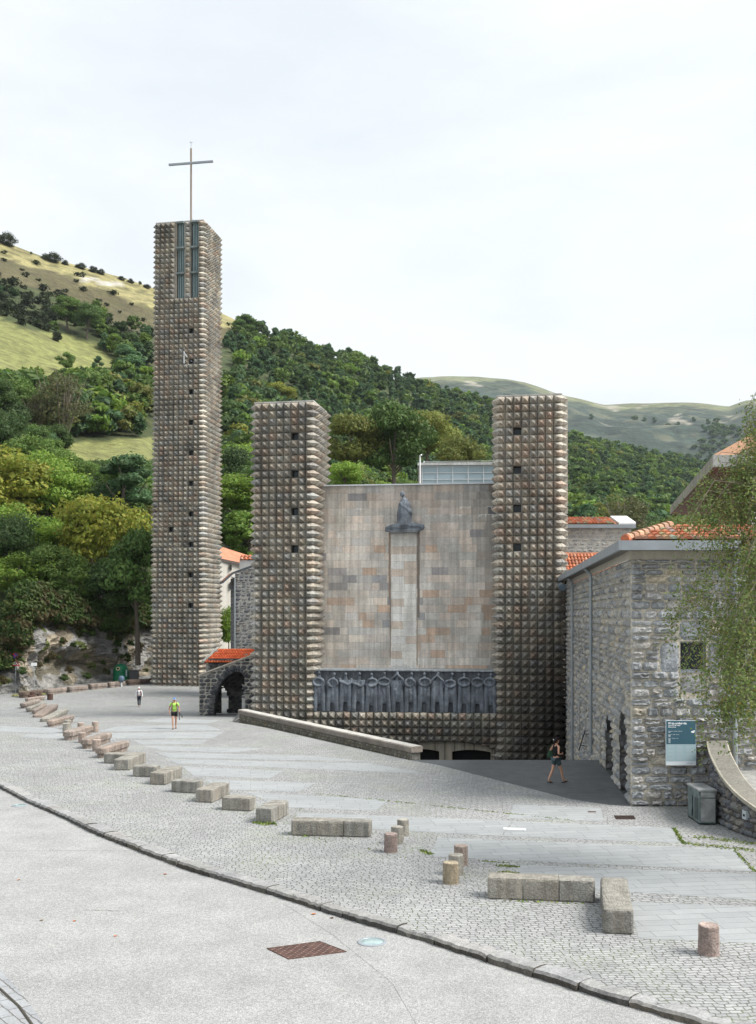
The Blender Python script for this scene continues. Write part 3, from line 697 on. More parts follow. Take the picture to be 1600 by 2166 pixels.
st.tube([SV(.0, .02, 2.1), SV(-.10, .06, 2.35)], [.12, .09], 8); st.ell(SV(-.12, .12, 2.46), (.17, .18, .20))
so_ = st.build('statue', M_FIG, bas, smooth=True); voxel(so_, .045, 3)
lg = MB(); P8 = [ff(sc-1.0, dW+.02, 11.88), ff(sc+.95, dW+.02, 11.88), ff(sc+.95, dW+.62, 11.88), ff(sc-1.0, dW+.62, 11.88)]; P8 += [p+Vector((0, 0, .16)) for p in P8]
lg.add(P8, [(4, 5, 6, 7), (0, 1, 5, 4), (2, 3, 7, 6), (0, 1, 2, 3), (1, 2, 6, 5), (3, 0, 4, 7)], (.16, .17, .18)); lg.build('ledge', M_SCULPT, so_)
# nave body behind the front, and the glazed lantern above the crossing
mb = MB()
P8 = [ff(.3, -2.8, -4), ff(FW-.3, -2.8, -4), ff(FW+.3, -26, -4), ff(-.3, -26, -4)]; P8 += [Vector((p.x, p.y, 13.2)) for p in P8]
mb.add(P8, [(4, 5, 6, 7), (0, 1, 5, 4), (1, 2, 6, 5), (2, 3, 7, 6), (3, 0, 4, 7)], (.3, .29, .27)); mb.build('nave', M_CONC, bas)
YL = 84.0; a = dp(893, HY, YL); z_t = dp(0, 985, YL).z; fL = Frame((a.x, a.y, 0), R(3)); LW = 7.6; lan = empty('lantern', (0, 0, 0)); lan.parent = bas
mb = MB()
def fbox(mb, f, s0, s1, d0, d1, z0, z1, col=(1, 1, 1)):
    P8 = [f(s0, d1, z0), f(s1, d1, z0), f(s1, d0, z0), f(s0, d0, z0)]; P8 += [p+Vector((0, 0, z1-z0)) for p in P8]
    mb.add(P8, [(4, 5, 6, 7), (0, 1, 5, 4), (1, 2, 6, 5), (2, 3, 7, 6), (3, 0, 4, 7), (0, 3, 2, 1)], col)
fbox(mb, fL, 0, LW, -5, -.05, 13, z_t, (1, 1, 1)); mb.build('glazing', M_GLAZE, lan)
mb = MB(); fbox(mb, fL, -.35, LW+.4, -5.2, .25, z_t, z_t+.22, (.45, .46, .45)); mb.build('roof_slab', M_CONC, lan)
mb = MB()
for k in range(7): fbox(mb, fL, .0+k*1.24-.03, .0+k*1.24+.04, -.05, .03, 13, z_t-.01)
for zz in (z_t-.06, z_t-.58, z_t-1.12, z_t-1.66): fbox(mb, fL, 0, LW, -.045, .022, zz-.03, zz+.02)
mb.build('mullions', M_LEAD, lan)
mb = MB(); fbox(mb, fL, -.30, -.02, -5, -.02, 13, z_t-.004, (.22, .2, .19)); mb.build('side_wall', M_RUB, lan)
mb = MB(); p = dp(889, HY, 80); zt = dp(0, 963, 80).z
mb.tube([(p.x, 80, 13.2), (p.x, 80, zt-.2), (p.x, 79.9, zt-.05), (p.x+.1, 79.7, zt)], .055, 8); mb.build('vent_pipe', M_WHITE, bas)
mb = MB(); mb.tube([fL(.15, -1, z_t+.22), fL(.15, -1, z_t+.52)], .05, 6); mb.tube([fL(.15, -1, z_t+.48), fL(LW, -1, z_t+.5)], .012, 5); mb.build('roof_cable', M_LEAD, lan)

# ------------------------------------------------------------------ bell tower
bell = empty('bell_tower', (0, 0, 0), label='very tall slim bell tower studded with stone points, metal cross on top', cat='bell tower')
Db = 102.3; zbt = HC+(HY-469)/F*Db; fb = Frame((dp(330.5, HY, Db+.5).x, Db+.5, 0), TH)
cwb = .489; brows = 94
bskip = [(7, r) for r in (21, 27, 33, 39, 45, 51, 57, 63, 69, 75)]+[(3, 60)]
nof = [(c, r) for r in range(15) for c in (4, 5, 6, 7, 8)]
to, qb = tower('shaft', bell, fb, 10, 10, cwb, .49, RH, zbt, brows, .50, bskip, lambda c, z: .92, .38, 9, nof)
rnd = random.Random(12)
# belfry: two tall louvred openings with a studded post between them
op = [(4.45, 6.0), (7.45, 8.95)]; belf = MB()
zb0 = zbt-15*RH
for s0_, s1_ in ((4.0, 4.45), (6.0, 6.12), (7.33, 7.45), (8.95, 9.0)):
    belf.quad(qb(s0_*cwb, -.01, zb0), qb(s1_*cwb, -.01, zb0), qb(s1_*cwb, -.01, zbt), qb(s0_*cwb, -.01, zbt), (.27, .25, .215))
    for s in (s0_, s1_): belf.quad(qb(s*cwb, -.01, zb0), qb(s*cwb, -1.0, zb0), qb(s*cwb, -1.0, zbt), qb(s*cwb, -.01, zbt), (.24, .22, .19))
belf.quad(qb(6.12*cwb, -.012, zb0), qb(7.33*cwb, -.012, zb0), qb(7.33*cwb, -.012, zbt), qb(6.12*cwb, -.012, zbt), (.12, .11, .1))
for r in range(15):
    z1 = zbt-r*RH; z0_ = z1-RH; c4 = [qb(6.12*cwb, 0, z0_), qb(7.33*cwb, 0, z0_), qb(7.33*cwb, 0, z1), qb(6.12*cwb, 0, z1)]
    pyr(belf, c4, qb(6.72*cwb, .34, (z0_+z1)/2), pyrcol(rnd, .95))
for a, b in op:
    belf.quad(qb(a*cwb, -.9, zb0), qb(b*cwb, -.9, zb0), qb(b*cwb, -.9, zbt), qb(a*cwb, -.9, zbt), (.02, .025, .025))
    for k in (0, 5, 10):
        z1 = zbt-k*RH
        P8 = [qb(a*cwb, .26, z1-.16), qb(b*cwb, .26, z1-.16), qb(b*cwb, -.9, z1-.16), qb(a*cwb, -.9, z1-.16)]; P8 += [p+Vector((0, 0, .155)) for p in P8]
        belf.add(P8, [(4, 5, 6, 7), (0, 1, 5, 4), (0, 3, 2, 1), (1, 2, 6, 5), (3, 0, 4, 7)], (.20, .24, .24))
    belf.quad(qb(a*cwb, .0, zb0+.01), qb(b*cwb, 0, zb0+.01), qb(b*cwb, -.9, zb0+.01), qb(a*cwb, -.9, zb0+.01), (.2, .19, .17))
bo = belf.build('belfry', M_PYR, bell)
M_FIN = plain('louvre_paint', (.34, .45, .47), .5, 0, .1)
for a, b in op:
    for k in range(3):
        mb = MB(); zt = zbt-k*5*RH-.16; zl_ = zt-5*RH+.17
        for i in range(4):
            s = (a+.28+(b-a-.5)*i/3)*cwb
            P8 = [qb(s, -.12, zl_), qb(s+.05, -.12, zl_), qb(s+.05, -.30, zl_), qb(s, -.30, zl_)]; P8 += [p+Vector((0, 0, zt-zl_)) for p in P8]
            mb.add(P8, [(0, 1, 5, 4), (1, 2, 6, 5), (3, 0, 4, 7), (2, 3, 7, 6)], (1, 1, 1))
        mb.build('louvre', M_FIN, bo)
# cross with an antenna on its tip
cx = empty('roof_cross', (0, 0, 0)); cx.parent = bell
sc_ = 6.55*cwb+.05; zc0 = zbt+.1; zc1 = HC+(HY-319)/F*(Db+1.5); za = HC+(HY-350)/F*(Db+1.5)
mb = MB()
def bar(mb, f, s, d, z0, z1, w): fbox(mb, f, s-w/2, s+w/2, d-w/2, d+w/2, z0, z1, (.30, .25, .2))
bar(mb, fb, sc_, -1.0, zc0, zc1, .15); mb.build('upright', M_CONC, cx)
mb = MB(); fbox(mb, fb, sc_-2.32, sc_+2.28, -1.09, -.91, za-.09, za+.09, (.10, .13, .14)); mb.build('crossbeam', M_ZINC, cx)
mb = MB(); mb.tube([fb(sc_, -1, zc1), fb(sc_, -1, zc1+.62)], .03, 6)
for k in range(4): a = k*math.pi/2; mb.tube([fb(sc_, -1, zc1+.55), fb(sc_+.2*math.cos(a), -1+.2*math.sin(a), zc1+.62)], .018, 5)
mb.build('lightning_rod', M_ZINC, cx)
mb = MB(); mb.tube([fb(sc_+.05, -1, zc0+.6), fb(sc_+.5, -1, zc0+.2), fb(sc_+.5, -1, zc0-.1)], .02, 5); mb.build('cable', M_ZINC, cx)
# clock: hands and hour marks fixed over the stone points
cz = HC+(HY-758)/F*Db; cs = 6.35*cwb; mb = MB(); ck = empty('clock', (0, 0, 0)); ck.parent = bell
for k in range(12):
    a = k*math.pi/6; c0 = fb(cs+.78*math.sin(a), .52, cz+.78*math.cos(a)); c1 = fb(cs+.92*math.sin(a), .52, cz+.92*math.cos(a)); mb = MB(); mb.tube([c0, c1], .03, 6); mb.build('hour_mark', M_ZINC, ck)
mb = MB(); fbox(mb, fb, cs-.06, cs+.06, .52, .56, cz-.62, cz+.58); mb.build('minute_hand', M_LEAD, ck)
mb = MB(); mb.tube([fb(cs, .58, cz+.45), fb(cs+.35, .58, cz-.05)], .03, 6); mb.build('hour_hand', M_ZINC, ck)

# ------------------------------------------------------------------ rubble masonry generator
def stonewall(mb, fm, W, H, ch=(.20, .40), sl=(.28, .75), dep=.07, gap=.022, holes=(), skip=None, top=None, cols=None, mort=(.36, .33, .27), seed=1, t0=0.0, nu=4, nv=3, plane=True, colf=None):
    """fm(s, t, d) -> point. holes: (s0, s1, t0, t1). top(s) -> height. Every stone is a rough pillow of its own."""
    rnd = random.Random(seed); cols = cols or [(.20, .21, .215), (.25, .255, .255), (.165, .175, .185), (.29, .285, .27), (.22, .22, .215)]
    tb = [t0]
    marks = sorted(set([h[2] for h in holes]+[h[3] for h in holes]))
    while tb[-1] < H-.02:
        n = tb[-1]+rnd.uniform(*ch)
        for m in marks:
            if tb[-1]+.06 < m and abs(n-m) < ch[0]*.7: n = m
        if H-n < ch[0]*.6: n = H
        tb.append(n)
    for a, b in zip(tb[:-1], tb[1:]):
        mid = (a+b)/2; hs = [h for h in holes if h[2] < mid < h[3]]
        segs = [(0.0, W)]
        for h in hs:
            ns = []
            for (p, q) in segs:
                if h[1] <= p or h[0] >= q: ns.append((p, q)); continue
                if h[0] > p: ns.append((p, h[0]))
                if h[1] < q: ns.append((h[1], q))
            segs = ns
        for (p, q) in segs:
            s = p
            while s < q-.01:
                e = s+rnd.uniform(*sl)*rnd.choice((1, 1, 1.25)); 
                if q-e < sl[0]*.7: e = q
                tops = [(a, b)]
                if rnd.random() < .16 and b-a > .26: m = a+(b-a)*rnd.uniform(.4, .6); tops = [(a, m), (m, b)]
                for (ta, tb_) in tops:
                    tm = (ta+tb_)/2; sm = (s+e)/2; tb2 = tb_
                    if top is not None:
                        ht = min(top(s), top(e)) if True else 0
                        if ht < ta+.05: continue
                        tb2 = min(tb_, ht)
                    if skip and skip(sm, tm): continue
                    g = gap*rnd.uniform(.6, 1.5); j = .022
                    x0, x1, y0, y1 = s+g, e-g, ta+g, tb2-g
                    if x1-x0 < .03 or y1-y0 < .03: continue
                    V = []; dd = dep*rnd.uniform(.55, 1.25)
                    for iv in range(nv+1):
                        for iu in range(nu+1):
                            u = iu/nu; v = iv/nv; edge = iu in (0, nu) or iv in (0, nv); corner = iu in (0, nu) and iv in (0, nv)
                            x = x0+(x1-x0)*u; y = y0+(y1-y0)*v
                            if corner: x += (sm-x)*rnd.uniform(.05, .22); y += ((y0+y1)/2-y)*rnd.uniform(.05, .28)
                            elif edge: x += rnd.uniform(-j, j)*.6; y += rnd.uniform(-j, j)*.6
                            else: x += rnd.uniform(-j, j)*1.3; y += rnd.uniform(-j, j)*1.3
                            V.append(fm(x, y, -.005 if edge else dd*rnd.uniform(.6, 1.35)))
                    Fc = [(iv*(nu+1)+iu, iv*(nu+1)+iu+1, (iv+1)*(nu+1)+iu+1, (iv+1)*(nu+1)+iu) for iv in range(nv) for iu in range(nu)]
                    c = jit(rnd.choice(cols), .13, rnd)
                    if rnd.random() < .04: c = (c[0]*1.22, c[1]*1.1, c[2]*.9)
                    if colf: c = colf(sm, tm, c)
                    mb.add(V, Fc, [jit(c, .05, rnd) for _ in Fc])
                s = e
    if plane:
        sb = sorted(set([0.0, W]+[h[0] for h in holes]+[h[1] for h in holes]+list(np.linspace(0, W, max(2, int(W/.12 if (skip or top) else W/1.0)+1)))))
        sb = [x for x in sb if 0 <= x <= W]
        for a, b in zip(sb[:-1], sb[1:]):
            if b-a < 1e-4: continue
            m = (a+b)/2; cuts = sorted([(h[2], h[3]) for h in holes if h[0] <= m <= h[1]]); lo = t0; hi = top(m) if top else H; ta, tbp = (top(a), top(b)) if top else (H, H)
            if skip:   # columns under an arch start at its crown
                k = t0
                while k < hi and skip(m, k+.03): k += .06
                lo = k
            for c0, c1 in cuts:
                if c0 > lo: mb.quad(fm(a, lo, 0), fm(b, lo, 0), fm(b, c0, 0), fm(a, c0, 0), mort)
                lo = max(lo, c1)
            if lo < hi: mb.quad(fm(a, lo, 0), fm(b, lo, 0), fm(b, max(lo, tbp), 0), fm(a, max(lo, ta), 0), mort)

# ------------------------------------------------------------------ long stone building on the right
BX, BY = 8.46, 34.8; BE = Vector((12.35, 68.5)); bd = (BE-Vector((BX, BY))); SL = bd.length; bd.normalize()
bn = Vector((-bd.y, bd.x))      # outward: to the left
rb = empty('stone_building', (0, 0, 0), label='long grey rubble stone building with zinc eaves and a square window right of the stairs', cat='building')
def fside(s, t, d): p = Vector((BX, BY))+bd*s+bn*d; return Vector((p.x, p.y, t))
def s_at(x):                     # distance along the side wall of a photo column
    k = (x-800)/F; return (k*BY-BX)/(bd.x-k*bd.y)
WH = 8.25
slits = []
for x in (1292, 1273, 1240.5, 1227.5, 1205.5, 1196): s = s_at(x); slits.append((s-.13, s+.13, 4.35, 5.6))
for x, ty, by in ((1274.5, 1529, 1602), (1242, 1502, 1570), (1230, 1492, 1560)):
    s = s_at(x); Y = BY+bd.y*s; slits.append((s-.13, s+.13, HC+(HY-by)/F*Y, HC+(HY-ty)/F*Y))
ar = [(s_at(1328), s_at(1311), 3.02), (s_at(1298), s_at(1281.5), 2.40)]
def side_skip(s, t):
    for a, b, h in ar:
        m = (a+b)/2; r = (b-a)/2
        if a < s < b:
            k = abs(s-m)/r
            if t < h-1.3*(1-math.sqrt(max(0, 1-k*k))): return True
    return False
mb = MB()
def sidecol(s, t, c):
    k = 1.0+.0*s; return (c[0]*k, c[1]*k, c[2]*k)
stonewall(mb, fside, SL, WH, (.20, .38), (.30, .70), .10, .014, slits, side_skip, seed=40, t0=-4.2, cols=[(.33, .33, .32), (.27, .28, .285), (.38, .365, .33), (.41, .385, .33), (.24, .25, .255)], mort=(.38, .35, .29))
rw = mb.build('side_wall', M_RUB, rb)
def ffront(s, t, d): return Vector((BX+s, BY-d, t))
win = (1.66, 2.52, 4.50, 5.50); big = [(1.60, 2.60, 5.52, 6.22), (.96, 1.64, 4.42, 5.5), (1.62, 2.56, 3.75, 4.40), (2.56, 3.0, 4.42, 5.5)]
mb = MB()
stonewall(mb, ffront, 13, WH, (.19, .38), (.30, .72), .13, .015, [win]+big, seed=43, mort=(.52, .475, .39), nu=6, nv=4,
          cols=[(.38, .385, .385), (.32, .33, .34), (.43, .42, .40), (.27, .28, .29), (.35, .36, .37)])
for (a, b, c_, d_) in big:
    mb2 = stonewall(mb, lambda s, t, d, a=a, c_=c_: ffront(s+a, t, d), b-a, d_, ((d_-c_)*.98, (d_-c_)*1.02), (b-a, b-a+.1), .05, .02, t0=c_, seed=int(a*100), nu=6, nv=6, cols=[(.30, .31, .325)], mort=(.52, .475, .39))
rf = mb.build('front_wall', M_RUB, rb)
mb = MB(); a, b, c_, d_ = win
for (p, q, r_, s_) in (((a, c_), (b, c_), (b, c_), (a, c_)),): pass
mb.add([ffront(a, c_, 0), ffront(b, c_, 0), ffront(b, d_, 0), ffront(a, d_, 0), ffront(a, c_, -.35), ffront(b, c_, -.35), ffront(b, d_, -.35), ffront(a, d_, -.35)], [(0, 1, 5, 4), (1, 2, 6, 5), (2, 3, 7, 6), (3, 0, 4, 7)], (.18, .18, .17))
wn = mb.build('window', M_CONC, rb)
mb = MB(); mb.quad(ffront(a, c_, -.22), ffront(b, c_, -.22), ffront(b, d_, -.22), ffront(a, d_, -.22)); mb.build('pane', M_GLASSD, wn)
mb = MB()
for (x0, x1, z0, z1) in ((a, a+.05, c_, d_), (b-.05, b, c_, d_), (a+.05, b-.05, c_, c_+.06), (a+.05, b-.05, d_-.05, d_)):
    mb.box(BX+x0, BX+x1, BY+.16, BY+.21, z0, z1)
mb.box(BX+a-.03, BX+b+.03, BY-.03, BY+.15, c_-.04, c_-.001); mb.build('window_frame', M_ZINC, wn)
for (sa, sb_, ta, tb_) in slits:
    mb = MB(); c = (.36, .355, .33); mid = (sa+sb_)/2
    for (s, e) in ((sa, sa), (sb_, sb_)): mb.quad(fside(s, ta, .02), fside(s, ta, -.35), fside(s, tb_, -.35), fside(s, tb_, .02), c)
    mb.quad(fside(sa, ta, -.3), fside(sb_, ta, -.3), fside(sb_, tb_, -.3), fside(sa, tb_, -.3), (.03, .03, .03))
    mb.quad(fside(sa, tb_, 0), fside(sb_, tb_, 0), fside(sb_, tb_, -.3), fside(sa, tb_, -.3), c)
    # dressed jamb strips either side, running above and below the slit
    for s in (sa-.13, sb_+.01):
        P8 = [fside(s, ta-.35, .09), fside(s+.12, ta-.35, .09), fside(s+.12, ta-.35, -.01), fside(s, ta-.35, -.01)]; P8 += [p+Vector((0, 0, tb_-ta+.8)) for p in P8]
        mb.add(P8, [(4, 5, 6, 7), (1, 0, 4, 5), (1, 2, 6, 5), (3, 0, 4, 7)], c)
    mb.build('slit_window', M_CONC, rb)
# piers and passage behind the two pointed arches
mb = MB(); TK = .95
def jamb(s, h, seed, flip):
    f = (lambda a_, t, d: fside(s+(d if flip else -d), t, -a_))
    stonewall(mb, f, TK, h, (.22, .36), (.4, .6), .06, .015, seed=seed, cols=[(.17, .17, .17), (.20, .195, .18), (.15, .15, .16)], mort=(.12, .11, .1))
for jj in ((ar[0][0], 3.0, 61, True), (ar[0][1], 2.6, 62, False), (ar[1][0], 2.3, 63, True), (ar[1][1], 2.3, 64, False)): mb = MB(); jamb(*jj); mb.build('arch_jamb', M_RUB, rb)
for a, b, h in ar:
    n = 14; mb = MB()
    for i in range(n):
        x0 = a+(b-a)*i/n; x1 = a+(b-a)*(i+1)/n; m = (a+b)/2; r = (b-a)/2
        z0 = h-1.3*(1-math.sqrt(max(0, 1-(abs(x0-m)/r)**2))); z1 = h-1.3*(1-math.sqrt(max(0, 1-(abs(x1-m)/r)**2)))
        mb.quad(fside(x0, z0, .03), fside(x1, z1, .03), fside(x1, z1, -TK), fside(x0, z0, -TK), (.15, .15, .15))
    mb.build('arch_soffit', M_RUB, rb)
mb = MB(); f0 = lambda s, d, z: fside(s, z, d)
a0, a1 = .95, ar[1][1]+1.5
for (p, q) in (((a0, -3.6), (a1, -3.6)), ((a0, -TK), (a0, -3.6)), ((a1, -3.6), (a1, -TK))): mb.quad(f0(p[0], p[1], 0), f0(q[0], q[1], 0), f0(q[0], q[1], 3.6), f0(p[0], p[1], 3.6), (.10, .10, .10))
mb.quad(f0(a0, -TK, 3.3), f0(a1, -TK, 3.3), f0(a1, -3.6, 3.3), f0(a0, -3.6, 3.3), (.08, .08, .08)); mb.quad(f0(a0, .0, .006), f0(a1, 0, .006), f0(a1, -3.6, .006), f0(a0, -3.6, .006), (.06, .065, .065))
mb.build('passage', M_CONC, rb)
# plaster band, soffit and zinc fascia
mb = MB(); OV = .62
Lp = lambda s, d, z: fside(s, z, d)
mb.quad(Lp(0, .06, WH-.01), Lp(SL, .06, WH-.01), Lp(SL, .06, 8.6), Lp(0, .06, 8.6), (.42, .39, .33)); mb.box(BX-.06, BX+13, BY-.07, BY+.2, WH-.02, 8.56, (.42, .39, .33))
mb.build('eaves_band', M_PLASTER, rb)
mb = MB(); cxn, cyn = BX-OV+.05, BY-.75
A = Vector((cxn, cyn, 8.52)); Bf = Vector((BX+3.55, cyn, 8.52)); Cc = fside(SL, 8.52, OV); D0 = Vector((BX+3.55, BY+.2, 8.52)); D1 = fside(SL, 8.52, -.4); D2 = fside(.3, 8.52, -.4)
mb.add([A, Bf, D0, D2, D1, Cc], [(0, 1, 2, 3), (0, 3, 4, 5)], (.20, .19, .17)); mb.build('soffit', M_PLASTER, rb)
mb = MB()
def strip(p, q, th, z0, z1):
    d = (q-p).normalized(); n = Vector((-d.y, d.x, 0))*th
    P8 = [p, q, q+n, p+n]; P8 = [Vector((v.x, v.y, z0)) for v in P8]+[Vector((v.x, v.y, z1)) for v in P8]
    mb.add(P8, [(0, 1, 5, 4), (4, 5, 6, 7), (1, 2, 6, 5), (2, 3, 7, 6), (3, 0, 4, 7), (0, 3, 2, 1)], (1, 1, 1))
strip(A+Vector((-.002, 0, 0)), Bf, .10, 8.515, 8.83); strip(Cc, A, .10, 8.516, 8.828); strip(Bf, Bf+Vector((0, .95, 0)), .1, 8.517, 8.826)
mb.add([A+Vector((0, .05, .29)), Bf+Vector((0, .05, .29)), D0+Vector((0, 0, .30)), D2+Vector((0, 0, .30)), D1+Vector((0, 0, .30)), Cc+Vector((0, 0, .29))], [(0, 1, 2, 3), (0, 3, 4, 5)]); mb.build('fascia', M_ZINC, rb)
for i, (s, z0) in enumerate(((s_at(1258), 0), (s_at(1217), -4), (s_at(1184.5), -4))):
    mb = MB(); mb.tube([fside(s, z0, .16), fside(s, 8.1, .16), fside(s, 8.3, .2), fside(s, 8.5, .45)], .075 if i < 2 else .06, 8); 
    for zz in (1.5, 3.4, 5.3, 7.2): mb.tube([fside(s, zz, .16), fside(s, zz+.06, .16)], .095, 8)
    mb.build('downpipe', M_PIPE, rb)
mb = MB(); px_ = BX+(1552-1335)/63.2; mb.tube([(px_, BY-.18, 1.2), (px_, BY-.18, 8.0), (px_, BY-.24, 8.3), (px_, BY-.45, 8.55)], .085, 10)
for zz in (2.2, 4.2, 6.2): mb.tube([(px_, BY-.18, zz), (px_, BY-.18, zz+.07)], .105, 10)
mb.build('downpipe', M_PIPE, rb, label='front downpipe by the ramp wall')
fl_ = empty('floodlight', (0, 0, 0), label='dark round floodlight fixed under the zinc eaves of the stone building', cat='floodlight')
s = s_at(1217)-.5; mb = MB(); mb.tube([fside(s+.9, 8.1, .8), fside(s+.1, 7.95, .75)], [.16, .2], 12); mb.build('housing', plain('lamp_grey', (.12, .16, .2), .4, .3), fl_); mb = MB(); mb.tube([fside(s+.4, 8.0, .75), fside(s+.4, 8.2, .3)], .03, 6); mb.build('bracket', M_ZINC, fl_)
mb = MB(); s = s_at(1250); mb.tube([fside(s-.2, .85, .28), fside(s+3.5, -.55, .28)], .03, 8); mb.tube([fside(s+.4, .62, .28), fside(s+.4, .62, .02)], .02, 6); mb.tube([fside(s+2.6, -.2, .28), fside(s+2.6, -.2, .02)], .02, 6)
mb.build('handrail', plain('black_metal', (.02, .02, .022), .4, .5), label='black metal handrail going down the stairs along the stone wall', cat='handrail')

# ------------------------------------------------------------------ clay tile roofs
TC = [(0.447, 0.146, 0.073), (0.396, 0.129, 0.069), (0.482, 0.189, 0.103), (0.361, 0.146, 0.086), (0.430, 0.224, 0.146)]
def tiles(mb, O, U, Vd, W, LEN, pitch=.24, row=.40, r=.10, cols=TC, seed=1, clip=None, weather=.3, n=5):
    """rows of barrel tiles: U along the eaves, Vd up the slope; clip(s, t) says whether a tile is there"""
    rnd = random.Random(seed); Nn = U.cross(Vd).normalized()
    mb.quad(O, O+U*W, O+U*W+Vd*LEN, O+Vd*LEN, (.30, .12, .07)) if clip is None else None
    for i in range(int(W/pitch)):
        for j in range(int(LEN/row)):
            s = (i+.5)*pitch; t = j*row
            if clip and not clip(s, t+row/2): continue
            c = jit(rnd.choice(cols), .12, rnd)
            if rnd.random() < weather: c = (.42*rnd.uniform(.6, 1), .33*rnd.uniform(.6, 1), .24*rnd.uniform(.6, 1))
            V = []
            for (tt, rr, hh) in ((t-.03, r*1.08, .05), (t+row, r*.86, .015)):
                for k in range(n+1):
                    a = math.pi*k/n; V.append(O+U*(s+math.cos(a)*rr*1.08)+Vd*tt+Nn*(math.sin(a)*rr+hh))
            Fc = [(k, k+1, n+2+k, n+1+k)[::-1] for k in range(n)]+[tuple(range(n+1))]
            mb.add(V, Fc, c)
            V = [O+U*(s+pitch*.5-.05)+Vd*t+Nn*.03, O+U*(s+pitch*.5+.05)+Vd*t+Nn*.03, O+U*(s+pitch*.5+.05)+Vd*(t+row)+Nn*.03, O+U*(s+pitch*.5-.05)+Vd*(t+row)+Nn*.03]
            mb.add(V, [(0, 1, 2, 3)], tuple(v*.6 for v in c))
mb = MB(); O = Vector((BX-.2, BY-.42, 8.86)); U = Vector((1, 0, 0)); Vd = Vector((0, 1, .30)).normalized()
mb.quad(O, O+U*6, O+U*6+Vd*2.2, O+Vd*2.2+U*2.05, (.25, .1, .06))
tiles(mb, O, U, Vd, 6.2, 2.3, .235, .42, .105, clip=lambda s, t: s > t*.93+.05 and s < 5.6, seed=5)
hp = [O+Vector((-.05+d*.93, d*.96, .06+d*.29)) for d in np.linspace(0, 2.25, 10)]
for i in range(9): mb.tube([hp[i]+Vector((0, 0, .02)), hp[i+1]+Vector((0, 0, -.01))], [.15, .12], 8, jit((.40, .25, .17), .25, random.Random(i)))
mb.tube([O+Vector((-.12, -.1, .02)), O+Vector((-.02, .02, .02))], .16, 10, (.45, .14, .07))
U2 = Vector((bd.x, bd.y, 0)); V2 = Vector((bd.y, -bd.x, .28)).normalized()
O2 = O+Vector((-.25, .1, -.02)); mb.add([O2, O2+V2*2.15+U2*2.0, O2+V2*2.15+U2*30, O2+U2*30], [(0, 1, 2, 3)], (.42, .16, .09))
mb.build('tile_roof', M_TILE, rb)

# wall-mounted notice board
sg = empty('notice_board', (0, 0, 0), label='tall blue and white mass timetable board on the stone wall below the square window', cat='sign')
sx0, sx1, sz0, sz1 = 9.575, 10.555, 1.40, 2.87; syf = BY-.27
M_SB = plain('sign_blue', (.045, .115, .155), .5, 0, .04); M_SL = plain('sign_pale', (.36, .49, .53), .5, 0, .03); M_SW = plain('sign_white', (.68, .74, .78), .5, 0, .02); M_TXT = plain('sign_text', (.85, .88, .9), .5, 0, 0)
mb = MB(); mb.box(sx0-.01, sx1+.01, syf, syf+.06, sz0-.01, sz1+.01); mb.build('panel', M_SW, sg)
def face(name, z0, z1, m): mb = MB(); mb.quad((sx0, syf-.003, z0), (sx1, syf-.003, z0), (sx1, syf-.003, z1), (sx0, syf-.003, z1)); return mb.build(name, m, sg)
face('blue_field', 2.09, sz1, M_SB); face('pale_field', 1.53, 2.085, M_SL)
TEXTS = []
def text(s, x, z, size, m, parent, name='lettering', bold=0):
    cu = bpy.data.curves.new(name, 'FONT'); cu.body = s; cu.size = size; cu.extrude = .001; cu.offset = bold; o = bpy.data.objects.new(name, cu); COL.objects.link(o)
    o.location = (x, syf-.006, z); o.rotation_euler = (R(90), 0, 0); o.parent = parent; cu.materials.append(m); TEXTS.append(o); return o
tx = sx0+.065
text('Meza ordutegia', tx, 2.755, .098, M_TXT, sg, bold=.003); text('Horario de misas', tx, 2.70, .058, M_TXT, sg, bold=.001); text('Mass times', tx, 2.645, .058, M_TXT, sg, bold=.001)
for z, s in ((2.515, 'Astegunetan · Laborables · Week days'), (2.405, 'Larunbata · Sábado · Saturday'), (2.28, 'Igandea · Domingo · Sunday')): text(s, tx, z, .030, M_TXT, sg)
for z, s in ((2.48, '12:00'), (2.37, '12:00'), (2.34, '19:00'), (2.245, '10:00'), (2.21, '12:00'), (2.175, '17:00'), (2.135, '19:00')): text(s, tx, z, .032, M_TXT, sg, bold=.001)
mb = MB(); mb.ell((sx1-.10, syf-.004, 2.50), (.06, .003, .035)); mb.ell((sx1-.055, syf-.004, 2.535), (.02, .003, .02)); mb.build('emblem', M_TXT, sg)
mb = MB()
for r_ in range(4):
    for c_ in range(3):
        for k in range(4):
            x = sx0+.06+c_*.30; z = 2.03-r_*.125-k*.024; mb.quad((x, syf-.005, z), (x+.22-.03*((k*7+c_) % 3), syf-.005, z), (x+.22-.03*((k*7+c_) % 3), syf-.005, z+.009), (x, syf-.005, z+.009))
mb.build('fine_print', plain('sign_grey', (.52, .60, .63), .5, 0, 0), sg)
mb = MB(); mb.quad((sx1-.33, syf-.004, 1.46), (sx1-.08, syf-.004, 1.46), (sx1-.08, syf-.004, 1.475), (sx1-.33, syf-.004, 1.475)); mb.build('footer_line', plain('sign_footer', (.35, .42, .46), .5, 0, 0), sg)

